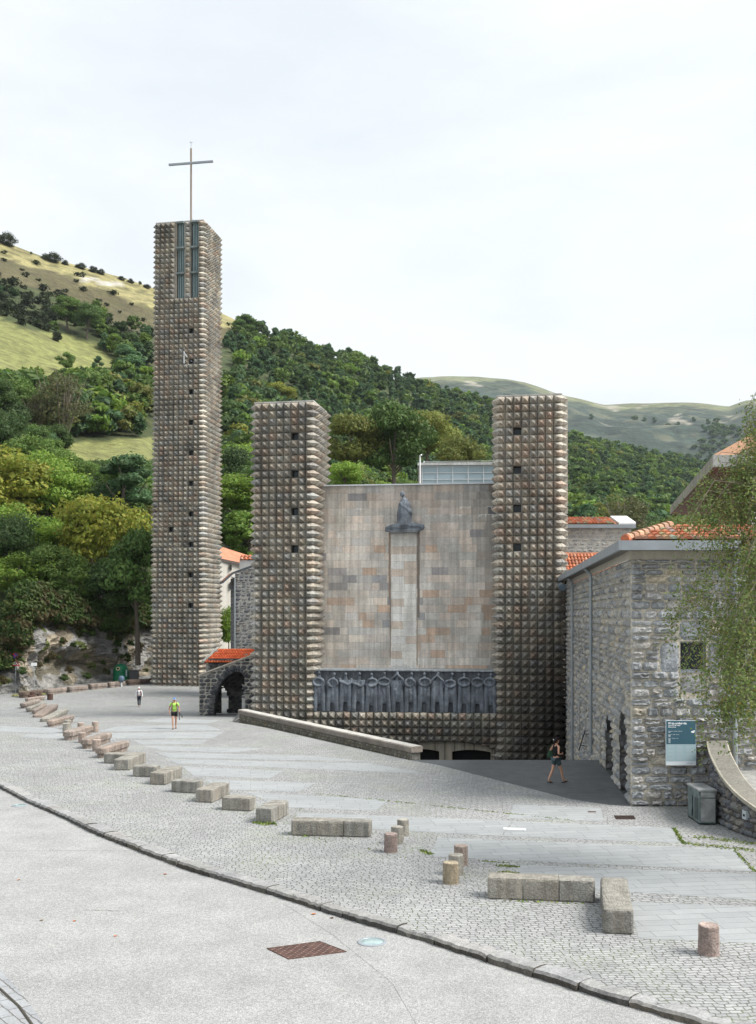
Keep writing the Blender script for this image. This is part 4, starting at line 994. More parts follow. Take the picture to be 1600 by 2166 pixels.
# curved ramp wall
path = [(11.15, 34.9, 2.2), (10.86, 33.9, 2.12), (10.64, 33.0, 2.0), (10.50, 32.1, 1.80), (10.46, 31.2, 1.50), (10.58, 30.3, 1.18), (10.86, 29.4, .90), (11.3, 28.4, .66), (11.9, 27.3, .5), (12.8, 26.2, .4), (14, 25.2, .35)]
def cr_pt(L_, t):
    t = min(max(t, 0), len(L_)-1.0001); i = int(t); f = t-i; p0, p1, p2, p3 = [Vector(L_[min(max(i+k, 0), len(L_)-1)]) for k in (-1, 0, 1, 2)]
    return .5*((2*p1)+(p2-p0)*f+(2*p0-5*p1+4*p2-p3)*f*f+(3*p1-p0-3*p2+p3)*f**3)
cv = [cr_pt(path, i/8) for i in range(8*(len(path)-1)+1)]; cl_ = [0]
for a, b in zip(cv[:-1], cv[1:]): cl_.append(cl_[-1]+Vector((b.x-a.x, b.y-a.y)).length)
def cvat(s):
    i = int(np.searchsorted(cl_, s))-1; i = min(max(i, 0), len(cv)-2); f = (s-cl_[i])/(cl_[i+1]-cl_[i]); p = cv[i].lerp(cv[i+1], f); d = (cv[i+1]-cv[i]); d.z = 0; d.normalize(); return p, Vector((d.y, -d.x, 0))
def fcurve(s, t, d): p, n = cvat(s); return Vector((p.x, p.y, t))+n*d
rwl = empty('ramp_wall', (11, 31, 0), label='low curved dark rubble wall with a wide pale stone coping beside the ramp', cat='wall')
rwl.location = (0, 0, 0)
mb = MB(); stonewall(mb, fcurve, cl_[-1], 2.2, (.15, .30), (.16, .38), .08, .014, top=lambda s: cvat(s)[0].z-.12, seed=71, cols=[(.13, .135, .14), (.17, .165, .16), (.11, .115, .125), (.20, .185, .165), (.15, .16, .18)], mort=(.07, .065, .06)); mb.build('stone_face', M_RUB, rwl)
mb = MB(); prev = None; TW = .56
for i in range(len(cv)):
    p = cv[i]; _, n = cvat(cl_[i]); c = (.34, .33, .29); sec = [p+n*.10+Vector((0, 0, -.13)), p+n*.12+Vector((0, 0, -.01)), p+n*.07, p-n*(TW-.05)+Vector((0, 0, .02)), p-n*TW+Vector((0, 0, -.02)), p-n*TW+Vector((0, 0, -p.z))]
    if prev:
        for k in range(5): mb.quad(prev[k], sec[k], sec[k+1], prev[k+1], jit((.20, .19, .165) if k == 2 else (.36, .34, .28), .05, random.Random(i*7+k)))
    prev = sec
mb.build('coping', M_COPING, rwl)
# ramp behind the wall
mb = MB(); 
for i in range(len(cv)-1):
    a, b = cv[i], cv[i+1]; na = cvat(cl_[i])[1]; nb = cvat(cl_[i+1])[1]
    mb.quad(Vector((a.x, a.y, a.z-1.0))-na*TW, Vector((b.x, b.y, b.z-1.0))-nb*TW, Vector((max(b.x, 13)+3, b.y, b.z-1.0)), Vector((max(a.x, 13)+3, a.y, a.z-1.0)), (.3, .3, .29))
mb.build('ramp', M_CONC, kind='structure')
nch = empty('wall_light', (0, 0, 0), label='small pale recessed step light set in the curved rubble wall', cat='wall light')
sN = next(cl_[i] for i in range(len(cv)) if (cv[i].x/cv[i].y)*F+800 > 1574 and cv[i].y < 31); pN = [fcurve(sN+.0, .50, .115), fcurve(sN+.17, .50, .115), fcurve(sN+.17, .76, .115), fcurve(sN, .76, .115)]
mb = MB(); mb.add(pN+[p-cvat(sN)[1]*.12 for p in pN], [(0, 1, 2, 3)[::-1], (0, 1, 5, 4), (1, 2, 6, 5), (2, 3, 7, 6), (3, 0, 4, 7)]); mb.build('cover', plain('light_cover', (.42, .47, .50), .5), nch)
q = [fcurve(sN+.04, .58, .118), fcurve(sN+.13, .58, .118), fcurve(sN+.13, .65, .118), fcurve(sN+.04, .65, .118)]; mb = MB(); mb.add(q, [(3, 2, 1, 0)]); mb.build('slot', M_DARK, nch)

# waste bin station
bn_ = empty('waste_bin', (9.78, 31.62, 0), label='grey metal recycling bin with two compartments by the ramp wall', cat='bin')
M_BIN = plain('bin_metal', (.16, .20, .20), .5, .4, .35, 4); M_BIN2 = plain('bin_slate', (.30, .31, .31), .7, .1, .35, 3)
mb = MB(); mb.box(0, .5, 0, .58, .05, 1.02); mb.box(.02, .48, .62, 1.28, .05, 1.02); mb.build('body', M_BIN, bn_)
mb = MB(); mb.box(.035, .465, -.02, -.003, .10, .80); mb.build('front_panel', M_BIN2, bn_)
mb = MB(); mb.box(-.03, .53, -.03, .59, 1.021, 1.07); mb.box(-.01, .51, .61, 1.30, 1.021, 1.07); mb.box(.035, .465, -.03, -.003, .84, .99); mb.build('lid', M_BIN2, bn_)
for y in (.12, .74):
    mb = MB(); mb.box(-.012, -.002, y, y+.36, .14, .78); mb.build('side_door', plain('bin_dark', (.07, .09, .09), .5, .3), bn_) if y < .2 else mb.build('side_door', M_BIN, bn_)
mb = MB(); mb.box(.03, .47, .03, 1.25, .0, .05); mb.build('plinth', M_DARK, bn_)

# ------------------------------------------------------------------ buildings behind
def fgen(O, th): return Frame(O, th)
def fm_of(f): return lambda s, t, d: f(s, d, t)
# tiled stone annexe behind the right tower
an = empty('tiled_annexe', (0, 0, 0), label='small pale stone house with orange tile roof behind the right tower', cat='house')
Ya = 74; fa = Frame((dp(1150, HY, Ya).x, Ya, 0), R(0)); aw = (1336-1150)/F*Ya; ez = dp(0, 1110, Ya).z
mb = MB(); stonewall(mb, fm_of(fa), aw, ez-.25, (.18, .30), (.3, .8), .04, .02, seed=81, t0=3, nu=3, nv=2, cols=[(.42, .42, .41), (.36, .36, .36), (.46, .45, .43)], mort=(.50, .48, .44))
fb2 = Frame(fa(aw, 0, 0), R(-80)); stonewall(mb, lambda s, t, d: Vector((fa(aw, 0, 0).x+d, Ya+s, t)), 7, ez-.25, (.2, .3), (.3, .8), .04, .02, seed=82, t0=3, nu=3, nv=2, cols=[(.36, .36, .36)], mort=(.45, .43, .4)); mb.build('wall', M_RUB, an)
mb = MB(); fbox(mb, fa, -.3, aw+.25, -.3, .35, ez-.25, ez, (1, 1, 1)); mb.build('gutter', M_ZINC, an)
mb = MB(); rl = 2.6; tiles(mb, fa(-.3, .3, ez+.02), fa.u, (-fa.n+Vector((0, 0, .28))).normalized(), aw-.75, rl, .24, .40, seed=14, weather=.2); mb.build('roof', M_TILE, an)
mb = MB(); P8 = [fa(aw-.95, .32, ez+.01), fa(aw+.25, .32, ez+.01), fa(aw+.25, -2.4, ez+.72), fa(aw-.95, -2.4, ez+.72)]; P8 += [p+Vector((0, 0, .14)) for p in P8]
mb.add(P8, [(4, 5, 6, 7), (0, 1, 5, 4), (1, 2, 6, 5), (2, 3, 7, 6), (3, 0, 4, 7)]); mb.build('gable_verge', M_WHITE, an)
lo = empty('low_tiled_roof', (0, 0, 0), label='lower orange tile roof with a white stepped edge in front of the small stone house', cat='roof')
Yb = 70; fbb = Frame((dp(1206, HY, Yb).x, Yb, 0), R(0)); zb_ = dp(0, 1236, Yb).z
mb = MB(); tiles(mb, fbb(0, 0, zb_), fbb.u, (-fbb.n+Vector((0, 0, .75))).normalized(), 3.6, 3.9, .24, .40, seed=15, weather=.1); mb.build('roof_tiles', M_TILE, lo)
mb = MB()
for k in range(9): P = fbb(-.22, -k*.34, zb_+k*.26); mb.box(P.x-.02, P.x+.22, P.y, P.y+.36, P.z-.3, P.z+.16)
mb.build('verge', M_WHITE, lo); mb = MB(); fbox(mb, fbb, -.3, 5, -4, -.1, -2, zb_-.02, (.35, .34, .32)); mb.build('wall', M_CONC, lo)
# hotel on the right with deep boarded eaves
ho = empty('hotel_building', (0, 0, 0), label='ochre walled building with wide brown boarded eaves at the right edge behind the birch', cat='building')
Yn, Xn = 39.0, 710*39.0/F; Yf, Xf = 57.7, 618*57.7/F; zt_ = HC+338*39.0/F; zb_ = zt_-.45
mb = MB(); A = Vector((Xn, Yn, zb_)); B = Vector((Xf, Yf, zb_)); Cn = Vector((Xn+14, Yn, zb_)); Dn = Vector((Xf+14, Yf, zb_))
mb.add([A, Cn, Dn, B], [(0, 1, 2, 3), ]); mb.build('soffit', M_WOODSOF, ho)
mb = MB()
def slab(p, q, z0, z1, th=.12):
    d = (q-p).normalized(); n = Vector((-d.y, d.x, 0))*th; P8 = [p, q, q+n, p+n]; P8 = [Vector((v.x, v.y, z0)) for v in P8]+[Vector((v.x, v.y, z1)) for v in P8]
    mb.add(P8, [(0, 1, 5, 4), (4, 5, 6, 7), (1, 2, 6, 5), (2, 3, 7, 6), (3, 0, 4, 7), (0, 3, 2, 1)], (.36, .37, .35))
slab(A, Cn, zb_-.002, zt_); mb.build('front_fascia', M_CONC, ho)
mb = MB(); nseg = 16; rnd = random.Random(2)
for k in range(nseg):
    p = B.lerp(A, k/nseg); q_ = B.lerp(A, (k+1)/nseg-.004); d = (q_-p).normalized(); n = Vector((-d.y, d.x, 0))*.1
    P8 = [p, q_, q_+n, p+n]; P8 = [Vector((v.x, v.y, zb_-.001)) for v in P8]+[Vector((v.x, v.y, zt_-.003)) for v in P8]; mb.add(P8, [(0, 1, 5, 4), (4, 5, 6, 7), (1, 2, 6, 5), (3, 0, 4, 7), (2, 3, 7, 6)], jit((.27, .275, .23), .1, rnd))
mb.build('side_fascia', M_CONC, ho)
mb = MB(); tiles(mb, Vector((Xn+.4, Yn+.1, zt_+.02)), Vector((1, 0, 0)), Vector((0, 1, .42)).normalized(), 10, 5, .26, .42, clip=lambda s, t: s > t*.8+.6, seed=16, cols=[(.42, .24, .14), (.36, .2, .12), (.5, .33, .2)]); mb.add([Vector((Xn, Yn, zt_)), Vector((Xn+12, Yn, zt_)), Vector((Xn+12, Yn+9, zt_+3.6)), Vector((Xn+7, Yn+9, zt_+3.6))], [(0, 1, 2, 3)], (.3, .17, .1)); mb.add([Vector((Xn, Yn, zt_)), Vector((Xn+7, Yn+9, zt_+3.6)), Vector((Xf, Yf, zt_))], [(0, 1, 2)], (.3, .17, .1)); mb.build('roof', M_TILE, ho)
mb = MB(); wd = 2.3
def vw(x0, y0, x1, y1, z0, z1, c): mb.quad((x0, y0, z0), (x1, y1, z0), (x1, y1, z1), (x0, y0, z1), c)
vw(BX+3.8, BY+2.5, BX+20, BY+2.5, 6, zb_-3.2, (.48, .33, .18)); vw(Xn+wd, Yn+1.6, Xn+14, Yn+1.6, zb_-6, zb_, (.48, .34, .19)); vw(Xf+wd, Yf-1, Xn+wd, Yn+1.6, 0, zb_, (.44, .31, .18)); vw(BX+3.8, BY+12, BX+3.8, BY+2.5, 6, zb_-3.2, (.48, .33, .18))
mb.build('wall', M_PLASTER, ho)
for k in range(3):
    x = dp(1592+k*46, HY, 37).x; wnn = MB(); wnn.box(x-.02, x+.34, 37.0, 37.2, 6.6, 12.2, (1, 1, 1)); wnn.build('pilaster', M_WHITE, ho)
    wnn = MB(); wnn.box(x+.36, x+1.0, 37.1, 37.25, 7, 12); wnn.build('window', M_GLASSD, ho)
# houses between the bell tower and the left front tower
wh = empty('white_house', (0, 0, 0), label='white house with orange roof and narrow windows behind the bell tower', cat='house')
Yh = 122; mb = MB(); x0, x1 = dp(440, HY, Yh).x, dp(508, HY, Yh).x; z1_ = dp(0, 1186, Yh).z
P = [(x0, Yh, -1), (x1, Yh+3, -1), (x1, Yh+3, z1_-.3), (x0, Yh, z1_+.6)]; mb.add(P, [(0, 1, 2, 3)], (.50, .48, .43)); mb.build('wall', M_PLASTER, wh)
mb = MB(); mb.add([Vector((x0-1, Yh-.6, z1_+.8)), Vector((x1+.2, Yh+2.6, z1_-.2)), Vector((x1+.2, Yh+8, z1_+1.0)), Vector((x0-1, Yh+7, z1_+2.6))], [(0, 1, 2, 3)], (.46, .2, .12)); mb.add([Vector((x0-1, Yh-.6, z1_+.5)), Vector((x1+.2, Yh+2.6, z1_-.5)), Vector((x1+.2, Yh+2.6, z1_-.2)), Vector((x0-1, Yh-.6, z1_+.8))], [(0, 1, 2, 3)], (.1, .08, .07)); mb.build('roof', M_TILE, wh)
for (px, py0, py1, wpx) in ((484, 1193, 1204, 3), (484, 1230, 1245, 3), (484, 1320, 1348, 6)):
    a = dp(px-wpx/2, py1, Yh-.1); b = dp(px+wpx/2, py0, Yh-.1); m_ = MB(); m_.box(a.x, b.x, Yh+1.55, Yh+2.4, a.z, b.z, (.05, .045, .04)); m_.build('window' if py0 < 1300 else 'door', M_CONC, wh)
gh = empty('stone_house', (0, 0, 0), label='tall dark rubble house with slanting eaves between the bell tower and left front tower', cat='house')
Yg = 92; xg = dp(497.5, HY, Yg).x; fg = Frame((xg, Yg, 0), R(4)); wg = (600-497)/F*Yg
def topg(s): return dp(0, 1211, Yg).z+s*.36
mb = MB(); stonewall(mb, fm_of(fg), wg, 13, (.22, .42), (.25, .6), .05, .014, top=topg, seed=91, t0=-1, nu=3, nv=2, cols=[(.15, .155, .17), (.20, .2, .205), (.26, .25, .24), (.12, .125, .14)], mort=(.36, .35, .32))
mb.build('front_wall', M_RUB, gh)
mb = MB(); ps_ = fg(0, 0, 0); pe = Vector((-13.75, Yg+5, 0)); dirg = (pe-ps_); Lg = dirg.length; dirg.normalize()
stonewall(mb, lambda s, t, d: ps_+dirg*s+Vector((-dirg.y, dirg.x, 0))*d*1+Vector((0, 0, t)), Lg, topg(0)-.4, (.22, .42), (.25, .6), .04, .03, seed=92, t0=-1, nu=3, nv=2, cols=[(.085, .09, .10), (.11, .11, .12)], mort=(.12, .12, .12)); mb.build('side_wall', M_RUB, gh)
mb = MB(); z0g = topg(0)
ea = [fg(-.1, .25, z0g-.15), fg(wg, .25, topg(wg)-.15), fg(wg, .25, topg(wg)+.05), fg(-.1, .25, z0g+.05)]; mb.add(ea, [(0, 1, 2, 3)], (.09, .10, .11))
e0 = fg(-.1, .25, z0g-.15); e1 = e0+Vector((-.85, -.2, -.80)); e2 = e1+dirg*4.8; e3 = e0+dirg*4.8
mb.add([e0, e1, e2, e3], [(0, 1, 2, 3)], (.40, .38, .34)); mb.add([e0+Vector((0, 0, .22)), e1+Vector((0, 0, .22)), e1, e0], [(0, 1, 2, 3)], (.08, .09, .1)); mb.add([e1+Vector((0, 0, .22)), e2+Vector((0, 0, .22)), e2, e1], [(0, 1, 2, 3)], (.10, .11, .12))
mb.add([e0+Vector((0, 0, .22)), e1+Vector((0, 0, .22)), e2+Vector((0, 0, .22)), e3+Vector((0, 0, .22))], [(3, 2, 1, 0)], (.3, .13, .08))
mb.build('eaves', M_CONC, gh)
mb = MB(); mb.tube([fg(.0, .12, -1), fg(0, .12, z0g-.5), fg(-.3, .2, z0g-.4)], .07, 6, (.2, .22, .25)); mb.build('downpipe', M_PIPE, gh)
hr = empty('far_tile_roof', (0, 0, 0), label='short strip of orange tile roof above the dark rubble house', cat='roof')
Yr_ = 112; a = dp(507, 1185, Yr_); mb = MB(); tiles(mb, Vector((a.x, Yr_, a.z)), Vector((1, 0, 0)), Vector((0, 1, .6)).normalized(), 4.2, 1.2, .42, .5, .17, seed=17, weather=.05); mb.build('roof_tiles', M_TILE, hr); mb = MB(); mb.box(a.x, a.x+4.2, Yr_, Yr_+.5, a.z-4, a.z-.01, (.5, .5, .5)); mb.build('wall', M_PLASTER, hr)
# sitting-out steps seen low in the gap
mb = MB()
for k in range(7): p = dp(474, 0, 108); mb.box(p.x-.5, p.x+4.5, 106+k*.5, 118, -1+k*.3, -1+(k+1)*.3, (.12, .13, .14))
mb.build('garden_steps', M_CONC, label='dark stone steps going up to the white house', cat='steps')

# ------------------------------------------------------------------ arched porch against the left tower
po = empty('arched_porch', (0, 0, 0), label='dark rubble arched porch with orange tile roof leaning on the left front tower', cat='porch')
Yp = 72.4; zg = G(0, Yp)-.12; px0 = dp(421.5, HY, Yp).x; fp = Frame((px0, Yp, 0), R(2)); pw = (552-421.5)/F*Yp
ztl = dp(0, 1430, Yp).z; ztr = dp(0, 1380, Yp).z
def topp(s): return ztl+(ztr-ztl)*s/pw
aw0, aw1 = (452-421.5)/F*Yp, (519-421.5)/F*Yp; apx = (505-421.5)/F*Yp; apz = dp(0, 1421, Yp).z
def arch_top(s):
    if not aw0 < s < aw1: return -9
    if s < apx: k = (apx-s)/(apx-aw0); return zg+(apz-zg)*math.sqrt(max(0, 1-k**2.0))**.9
    k = (s-apx)/(aw1-apx); return apz-.75*(1-math.sqrt(max(0, 1-k*k)))
DC = [(.055, .06, .068), (.075, .08, .088), (.045, .05, .056), (.10, .10, .10), (.065, .065, .07)]
mb = MB(); stonewall(mb, fm_of(fp), pw, 8, (.22, .38), (.24, .52), .05, .012, skip=lambda s, t: t < arch_top(s)+.22, top=topp, seed=101, t0=zg, cols=DC, mort=(.34, .32, .28), nu=3, nv=3)
pf = mb.build('front_wall', M_RUB, po)
# voussoirs round the arch
mb = MB(); pts = []
for t in np.linspace(0, 1, 40):
    s = aw0+(aw1-aw0)*t; pts.append(Vector((s, 0, max(zg, arch_top(min(max(s, aw0+.001), aw1-.001))))))
pts = [Vector((aw0, 0, zg+.05))]+pts; rnd = random.Random(5)
k = 0; acc_l = [0]
for a, b in zip(pts[:-1], pts[1:]): acc_l.append(acc_l[-1]+(b-a).length)
def ptat(l): i = min(max(int(np.searchsorted(acc_l, l))-1, 0), len(pts)-2); f = (l-acc_l[i])/max(1e-6, acc_l[i+1]-acc_l[i]); d = (pts[i+1]-pts[i]).normalized(); return pts[i].lerp(pts[i+1], f), Vector((-d.z, 0, d.x))
l = .1
while l < acc_l[-1]-.3:
    e = l+rnd.uniform(.13, .22); h = rnd.uniform(.30, .42); a, na = ptat(l+.012); b, nb = ptat(e-.012); c = jit(rnd.choice(DC), .2, rnd)
    if e > acc_l[-1]-.2: break
    o4 = [a, b, b+nb*h, a+na*h]; V = [fp(p.x, .03, p.z) for p in o4]+[fp(a.x+(b.x-a.x)*.5+na.x*h*.5, .09, (a.z+b.z)/2+na.z*h*.5)]+[fp(p.x, -.9, p.z) for p in (a, b)]
    mb.add(V, [(0, 1, 4), (1, 2, 4), (2, 3, 4), (3, 0, 4), (0, 5, 6, 1)], c); l = e
mb.build('arch_ring', M_RUB, po)
mb = MB()
for k in range(24):
    s0_, s1_ = aw0+(aw1-aw0)*k/24, aw0+(aw1-aw0)*(k+1)/24; za_, zb2 = [max(zg, arch_top(min(max(q_, aw0+.002), aw1-.002))) for q_ in (s0_, s1_)]
    mb.quad(fp(s0_, 0, za_), fp(s1_, 0, zb2), fp(s1_, -.9, zb2), fp(s0_, -.9, za_), (.06, .06, .062))
mb.quad(fp(aw1, 0, zg), fp(aw1, -.9, zg), fp(aw1, -.9, apz-.7), fp(aw1, 0, apz-.7), (.09, .09, .09)); mb.quad(fp(aw0, 0, zg), fp(aw0, -.9, zg), fp(aw0, -.9, apz), fp(aw0, 0, zg+.3), (.07, .07, .07))
mb.build('arch_soffit', M_RUB, po)
# two rear openings seen through the arch: back wall with a pier
mb = MB(); zr = 3.0
def bskip_(s, t): return (aw0-.05 < s < 1.52 and t < zg+2.0*math.sqrt(max(0, 1-((s-(.9))/.66)**2))) or (2.5 < s < 3.05 and t < zg+2.1)
stonewall(mb, lambda s, t, d: fp(s, -3.2+d, t), pw, 3.2, (.22, .36), (.25, .5), .05, .02, skip=bskip_, seed=103, t0=zg, cols=DC, mort=(.10, .10, .09), nu=2, nv=2)
mb.quad(fp(0, -.05, ztl-.1), fp(0, -4.4, ztl+.2), fp(pw, -4.4, ztr), fp(pw, -.05, ztr-.1), (.04, .04, .04)); mb.quad(fp(-.0, -3.6, zg), fp(0, 0, zg), fp(0, 0, ztl), fp(0, -3.6, ztl), (.10, .10, .10))
mb.build('back_wall', M_RUB, po)
mb = MB(); P8 = [fp(-.06, .10, ztl+.0), fp(pw, .10, ztr), fp(pw, -.35, ztr), fp(-.06, -.35, ztl)]; P8 += [p+Vector((0, 0, .10)) for p in P8]; mb.add(P8, [(0, 1, 5, 4), (4, 5, 6, 7), (3, 0, 4, 7), (0, 3, 2, 1)], (.50, .45, .38)); mb.build('coping', M_CONC, po)
# upper rear storey with the tiled slope
mb = MB(); Yq = 75.6; fq = Frame((dp(436, HY, Yq).x, Yq, 0), R(0)); qw = (556-436)/F*Yq; ze = dp(0, 1402, Yq).z; zr2 = dp(0, 1372, Yq+2.3).z
stonewall(mb, fm_of(fq), qw, ze-.03, (.18, .30), (.3, .6), .04, .02, seed=105, t0=1.4, cols=[(.26, .26, .25), (.32, .31, .29), (.18, .18, .18)], mort=(.36, .34, .3), nu=2, nv=2); mb.build('upper_wall', M_RUB, po)
mb = MB(); slope = (-fq.n*2.3+Vector((0, 0, zr2-ze))+fq.u*.75); sl_ = slope.length
tiles(mb, fq(-.1, .18, ze), fq.u, slope.normalized(), qw+.2, sl_, .20, .30, .09, cols=[(.62, .13, .045), (.56, .12, .045), (.66, .16, .06)], seed=18, weather=.01)
mb.build('tile_roof', M_TILE, po)
mb = MB(); v0 = fq(-.28, .2, ze-.02); mb.add([v0, v0+fq.u*.2, v0+slope+fq.u*.2, v0+slope, v0+Vector((0, 0, .16)), v0+fq.u*.2+Vector((0, 0, .16)), v0+slope+fq.u*.2+Vector((0, 0, .16)), v0+slope+Vector((0, 0, .16))], [(4, 5, 6, 7), (0, 1, 5, 4), (3, 0, 4, 7)], (.36, .35, .31)); mb.build('verge', M_CONC, po)

# ------------------------------------------------------------------ parapet beside the stairs
pa = empty('parapet_wall', (0, 0, 0), label='low stone parapet with a thick coping slanting down beside the stairwell', cat='wall')
E0 = gp(507, 1526); E1 = gp(872, 1606, 0); d_ = Vector((E1.x-E0.x, E1.y-E0.y, 0)); PL = d_.length; d_.normalize(); pn = Vector((d_.y, -d_.x, 0))
def zpar(s): return G(0, E0.y)*(1-s/PL)
def hpar(s): return .72-.16*(s/PL)
def fpar(s, t, d): p = E0+d_*s; return Vector((p.x, p.y, 0))+pn*d+Vector((0, 0, t))
mb = MB(); stonewall(mb, fpar, PL, .8, (.10, .2), (.14, .4), .03, .012, top=lambda s: zpar(s)+hpar(s)-.27, seed=111, t0=-.4, cols=[(.16, .15, .12), (.22, .205, .17), (.12, .115, .095)], mort=(.13, .12, .09), nu=2, nv=2)
mb.quad(fpar(0, -.5, -.42), fpar(0, -.5, 0), fpar(0, .45, 0), fpar(0, .45, -.42), (.2, .19, .17)); mb.quad(fpar(0, -4.5, -.44), fpar(PL, -4.5, -.44), fpar(PL, .3, -.44), fpar(0, .45, -.44), (.2, .19, .17))
mb.quad(fpar(PL, -.1, 0), fpar(PL, -.1, -.42), fpar(PL, .3, -.42), fpar(PL, .3, 0), (.26, .25, .22)); mb.build('rubble_base', M_RUB, pa)
mb = MB(); s = -.08; rnd = random.Random(6)
while s < PL+.05:
    e = min(s+rnd.uniform(1.3, 1.9), PL+.08); a, b = s+.006, e-.006; c = jit((.34, .30, .26), .06, rnd)
    V = []
    for q_ in (a, b):
        z = zpar(min(max(q_, 0), PL))+hpar(q_); V += [fpar(q_, z-.27, .06), fpar(q_, z-.05, .08), fpar(q_, z, .03), fpar(q_, z+.01, -.47), fpar(q_, z-.05, -.52), fpar(q_, z-.27, -.50)]
    Fc = [(k, 6+k, 7+k, k+1)[::-1] for k in range(5)]+[tuple(range(6)), tuple(range(6, 12))[::-1], (0, 5, 11, 6)]
    mb.add([v for v in V], Fc, [tuple(x*.62 for x in c), tuple(x*.8 for x in c)]+[(.44, .43, .40)]*2+[c]*4); s = e
mb.build('coping', M_COPING, pa)
# turn the lettering into plain meshes
bpy.context.view_layer.update(); dg = bpy.context.evaluated_depsgraph_get()
for t in TEXTS:
    me = bpy.data.meshes.new_from_object(t.evaluated_get(dg)); m = bpy.data.objects.new('lettering', me); COL.objects.link(m)
    m.location = t.location; m.rotation_euler = t.rotation_euler; m.parent = t.parent; me.materials.clear(); me.materials.append(M_TXT)
for t in TEXTS: bpy.data.objects.remove(t)

# ------------------------------------------------------------------ granite benches
def bench_mesh(Ln, W, H, seed, nblk=1, tiers=False, cols=((.33, .315, .28), (.30, .29, .26))):
    """hewn block: rounded edges, joints between blocks, pale worn arrises; tiers adds the recessed lower course and clipped corners"""
    rnd = random.Random(seed); mb = MB(); x = 0; step = Ln/nblk
    for k in range(nblk):
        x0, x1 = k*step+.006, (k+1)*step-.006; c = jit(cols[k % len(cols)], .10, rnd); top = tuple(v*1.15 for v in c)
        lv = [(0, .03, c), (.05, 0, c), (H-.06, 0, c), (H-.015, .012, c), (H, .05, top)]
        if tiers: lv = [(0, .07, c), (H*.42, .055, c), (H*.44, .012, c), (H*.5, .0, c), (H-.05, 0, c), (H, .03, top)]
        ch = .05 if not tiers else .11; rings = []
        nx = max(3, int((x1-x0)/.14)); ny = 4
        c0 = ch if k == 0 else .006; c1 = ch if k == nblk-1 else .006
        def outline(ins):
            P = []; a, b = x0+(ins if k == 0 else 0), x1-(ins if k == nblk-1 else 0); y0, y1 = ins, W-ins
            for i in range(nx+1): P.append((a+c0+(b-c1-a-c0)*i/nx, y0))
            for i in range(ny+1): P.append((b, y0+c1+(y1-y0-2*c1)*i/ny))
            for i in range(nx+1): P.append((b-c1-(b-c1-a-c0)*i/nx, y1))
            for i in range(ny+1): P.append((a, y1-c0-(y1-y0-2*c0)*i/ny))
            return P
        for z, ins, cc in lv: rings.append([Vector((p[0]+rnd.gauss(0, .004), p[1]+rnd.gauss(0, .006), z+(rnd.gauss(0, .004) if z > 0 else 0))) for p in outline(ins)])
        n = len(rings[0]); V = [p for r_ in rings for p in r_]; Fc = []; cc = []
        for j in range(len(rings)-1):
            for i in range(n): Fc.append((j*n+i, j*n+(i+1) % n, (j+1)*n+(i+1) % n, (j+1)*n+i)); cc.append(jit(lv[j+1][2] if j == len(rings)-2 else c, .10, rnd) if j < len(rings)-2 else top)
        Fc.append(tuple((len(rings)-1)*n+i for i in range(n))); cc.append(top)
        mb.add(V, Fc, cc)
    me = mb.mesh('bench', M_GRAN); 
    for v in me.vertices: v.co.x -= Ln/2; v.co.y -= W/2
    return me
def place_bench(p0, p1, W, H, seed, nblk, label, tiers=False, cols=((.33, .315, .28), (.30, .29, .26)), back=1, name='stone_bench', group='granite block benches along the edge of the square'):
    """p0, p1: ends of the near bottom edge on the ground; the block lies behind that edge"""
    d = Vector((p1.x-p0.x, p1.y-p0.y, 0)); Ln = d.length; d.normalize(); n = Vector((-d.y, d.x, 0))*back
    o = bpy.data.objects.new(name, bench_mesh(Ln, W, H, seed, nblk, tiers, cols)); COL.objects.link(o)
    c = (p0+p1)/2+n*W/2; o.location = (c.x, c.y, (p0.z+p1.z)/2-.01); o.rotation_euler = (0, 0, math.atan2(d.y, d.x)); return tag(o, label, 'bench', group)
BR = ((.27, .225, .195), (.26, .215, .185)); BG = ((.27, .258, .228), (.258, .248, .22), (.265, .252, .225)); BB = ((.13, .098, .08), (.12, .09, .075))
place_bench(gp(615, 1768), gp(784, 1772), .50, .46, 1, 3, 'long three block granite bench left of the nearer trio of low bollards', cols=BG)
place_bench(gp(1031, 1902), gp(1260, 1911), .52, .50, 2, 3, 'largest three block granite bench, nearest row, right of the pale bollards', cols=BG)
def end_on(xa, ya, xb, yb, xc, yc, *a, **k):       # near end face from a to b, running back to c on the right side
    A, B, C = gp(xa, ya), gp(xb, yb), gp(xc, yc); W = (B-A).length; d = (C-B); d.z = 0
    return place_bench(B, C, W, *a, back=1, **k)
end_on(1277, 1975, 1341, 1979, 1327, 1903, .50, 3, 1, 'single granite block seen end on beside the largest bench', cols=BG)
end_on(540, 1741, 577, 1743, 612, 1723, .47, 4, 3, 'oblique granite bench with grass at its foot, just left of the long frontal bench', cols=BG)
place_bench(gp(468, 1714), gp(531, 1717), .50, .44, 5, 1, 'short frontal granite block, second to the left of the long bench', cols=BG)
end_on(414, 1697, 450, 1699, 487, 1682, .46, 6, 2, 'oblique granite bench between the two short blocks nearest the long bench', cols=BG)
place_bench(gp(361, 1676), gp(419, 1679), .50, .44, 7, 1, 'short frontal granite block with a pale left corner', cols=BG)
end_on(319, 1659, 350, 1661, 386, 1645, .46, 8, 2, 'oblique granite bench, third one from the near end of the chain', cols=BG)
place_bench(gp(280, 1643), gp(329, 1645), .50, .44, 9, 1, 'short frontal granite block with worn reddish edges', cols=BG)
end_on(245, 1628, 273, 1630, 309, 1613, .46, 10, 2, 'oblique granite bench, last one before the stepped benches start', cols=BG)
place_bench(gp(218, 1615), gp(268, 1617), .50, .44, 11, 1, 'short granite block at the foot of the largest stepped bench', cols=BG)
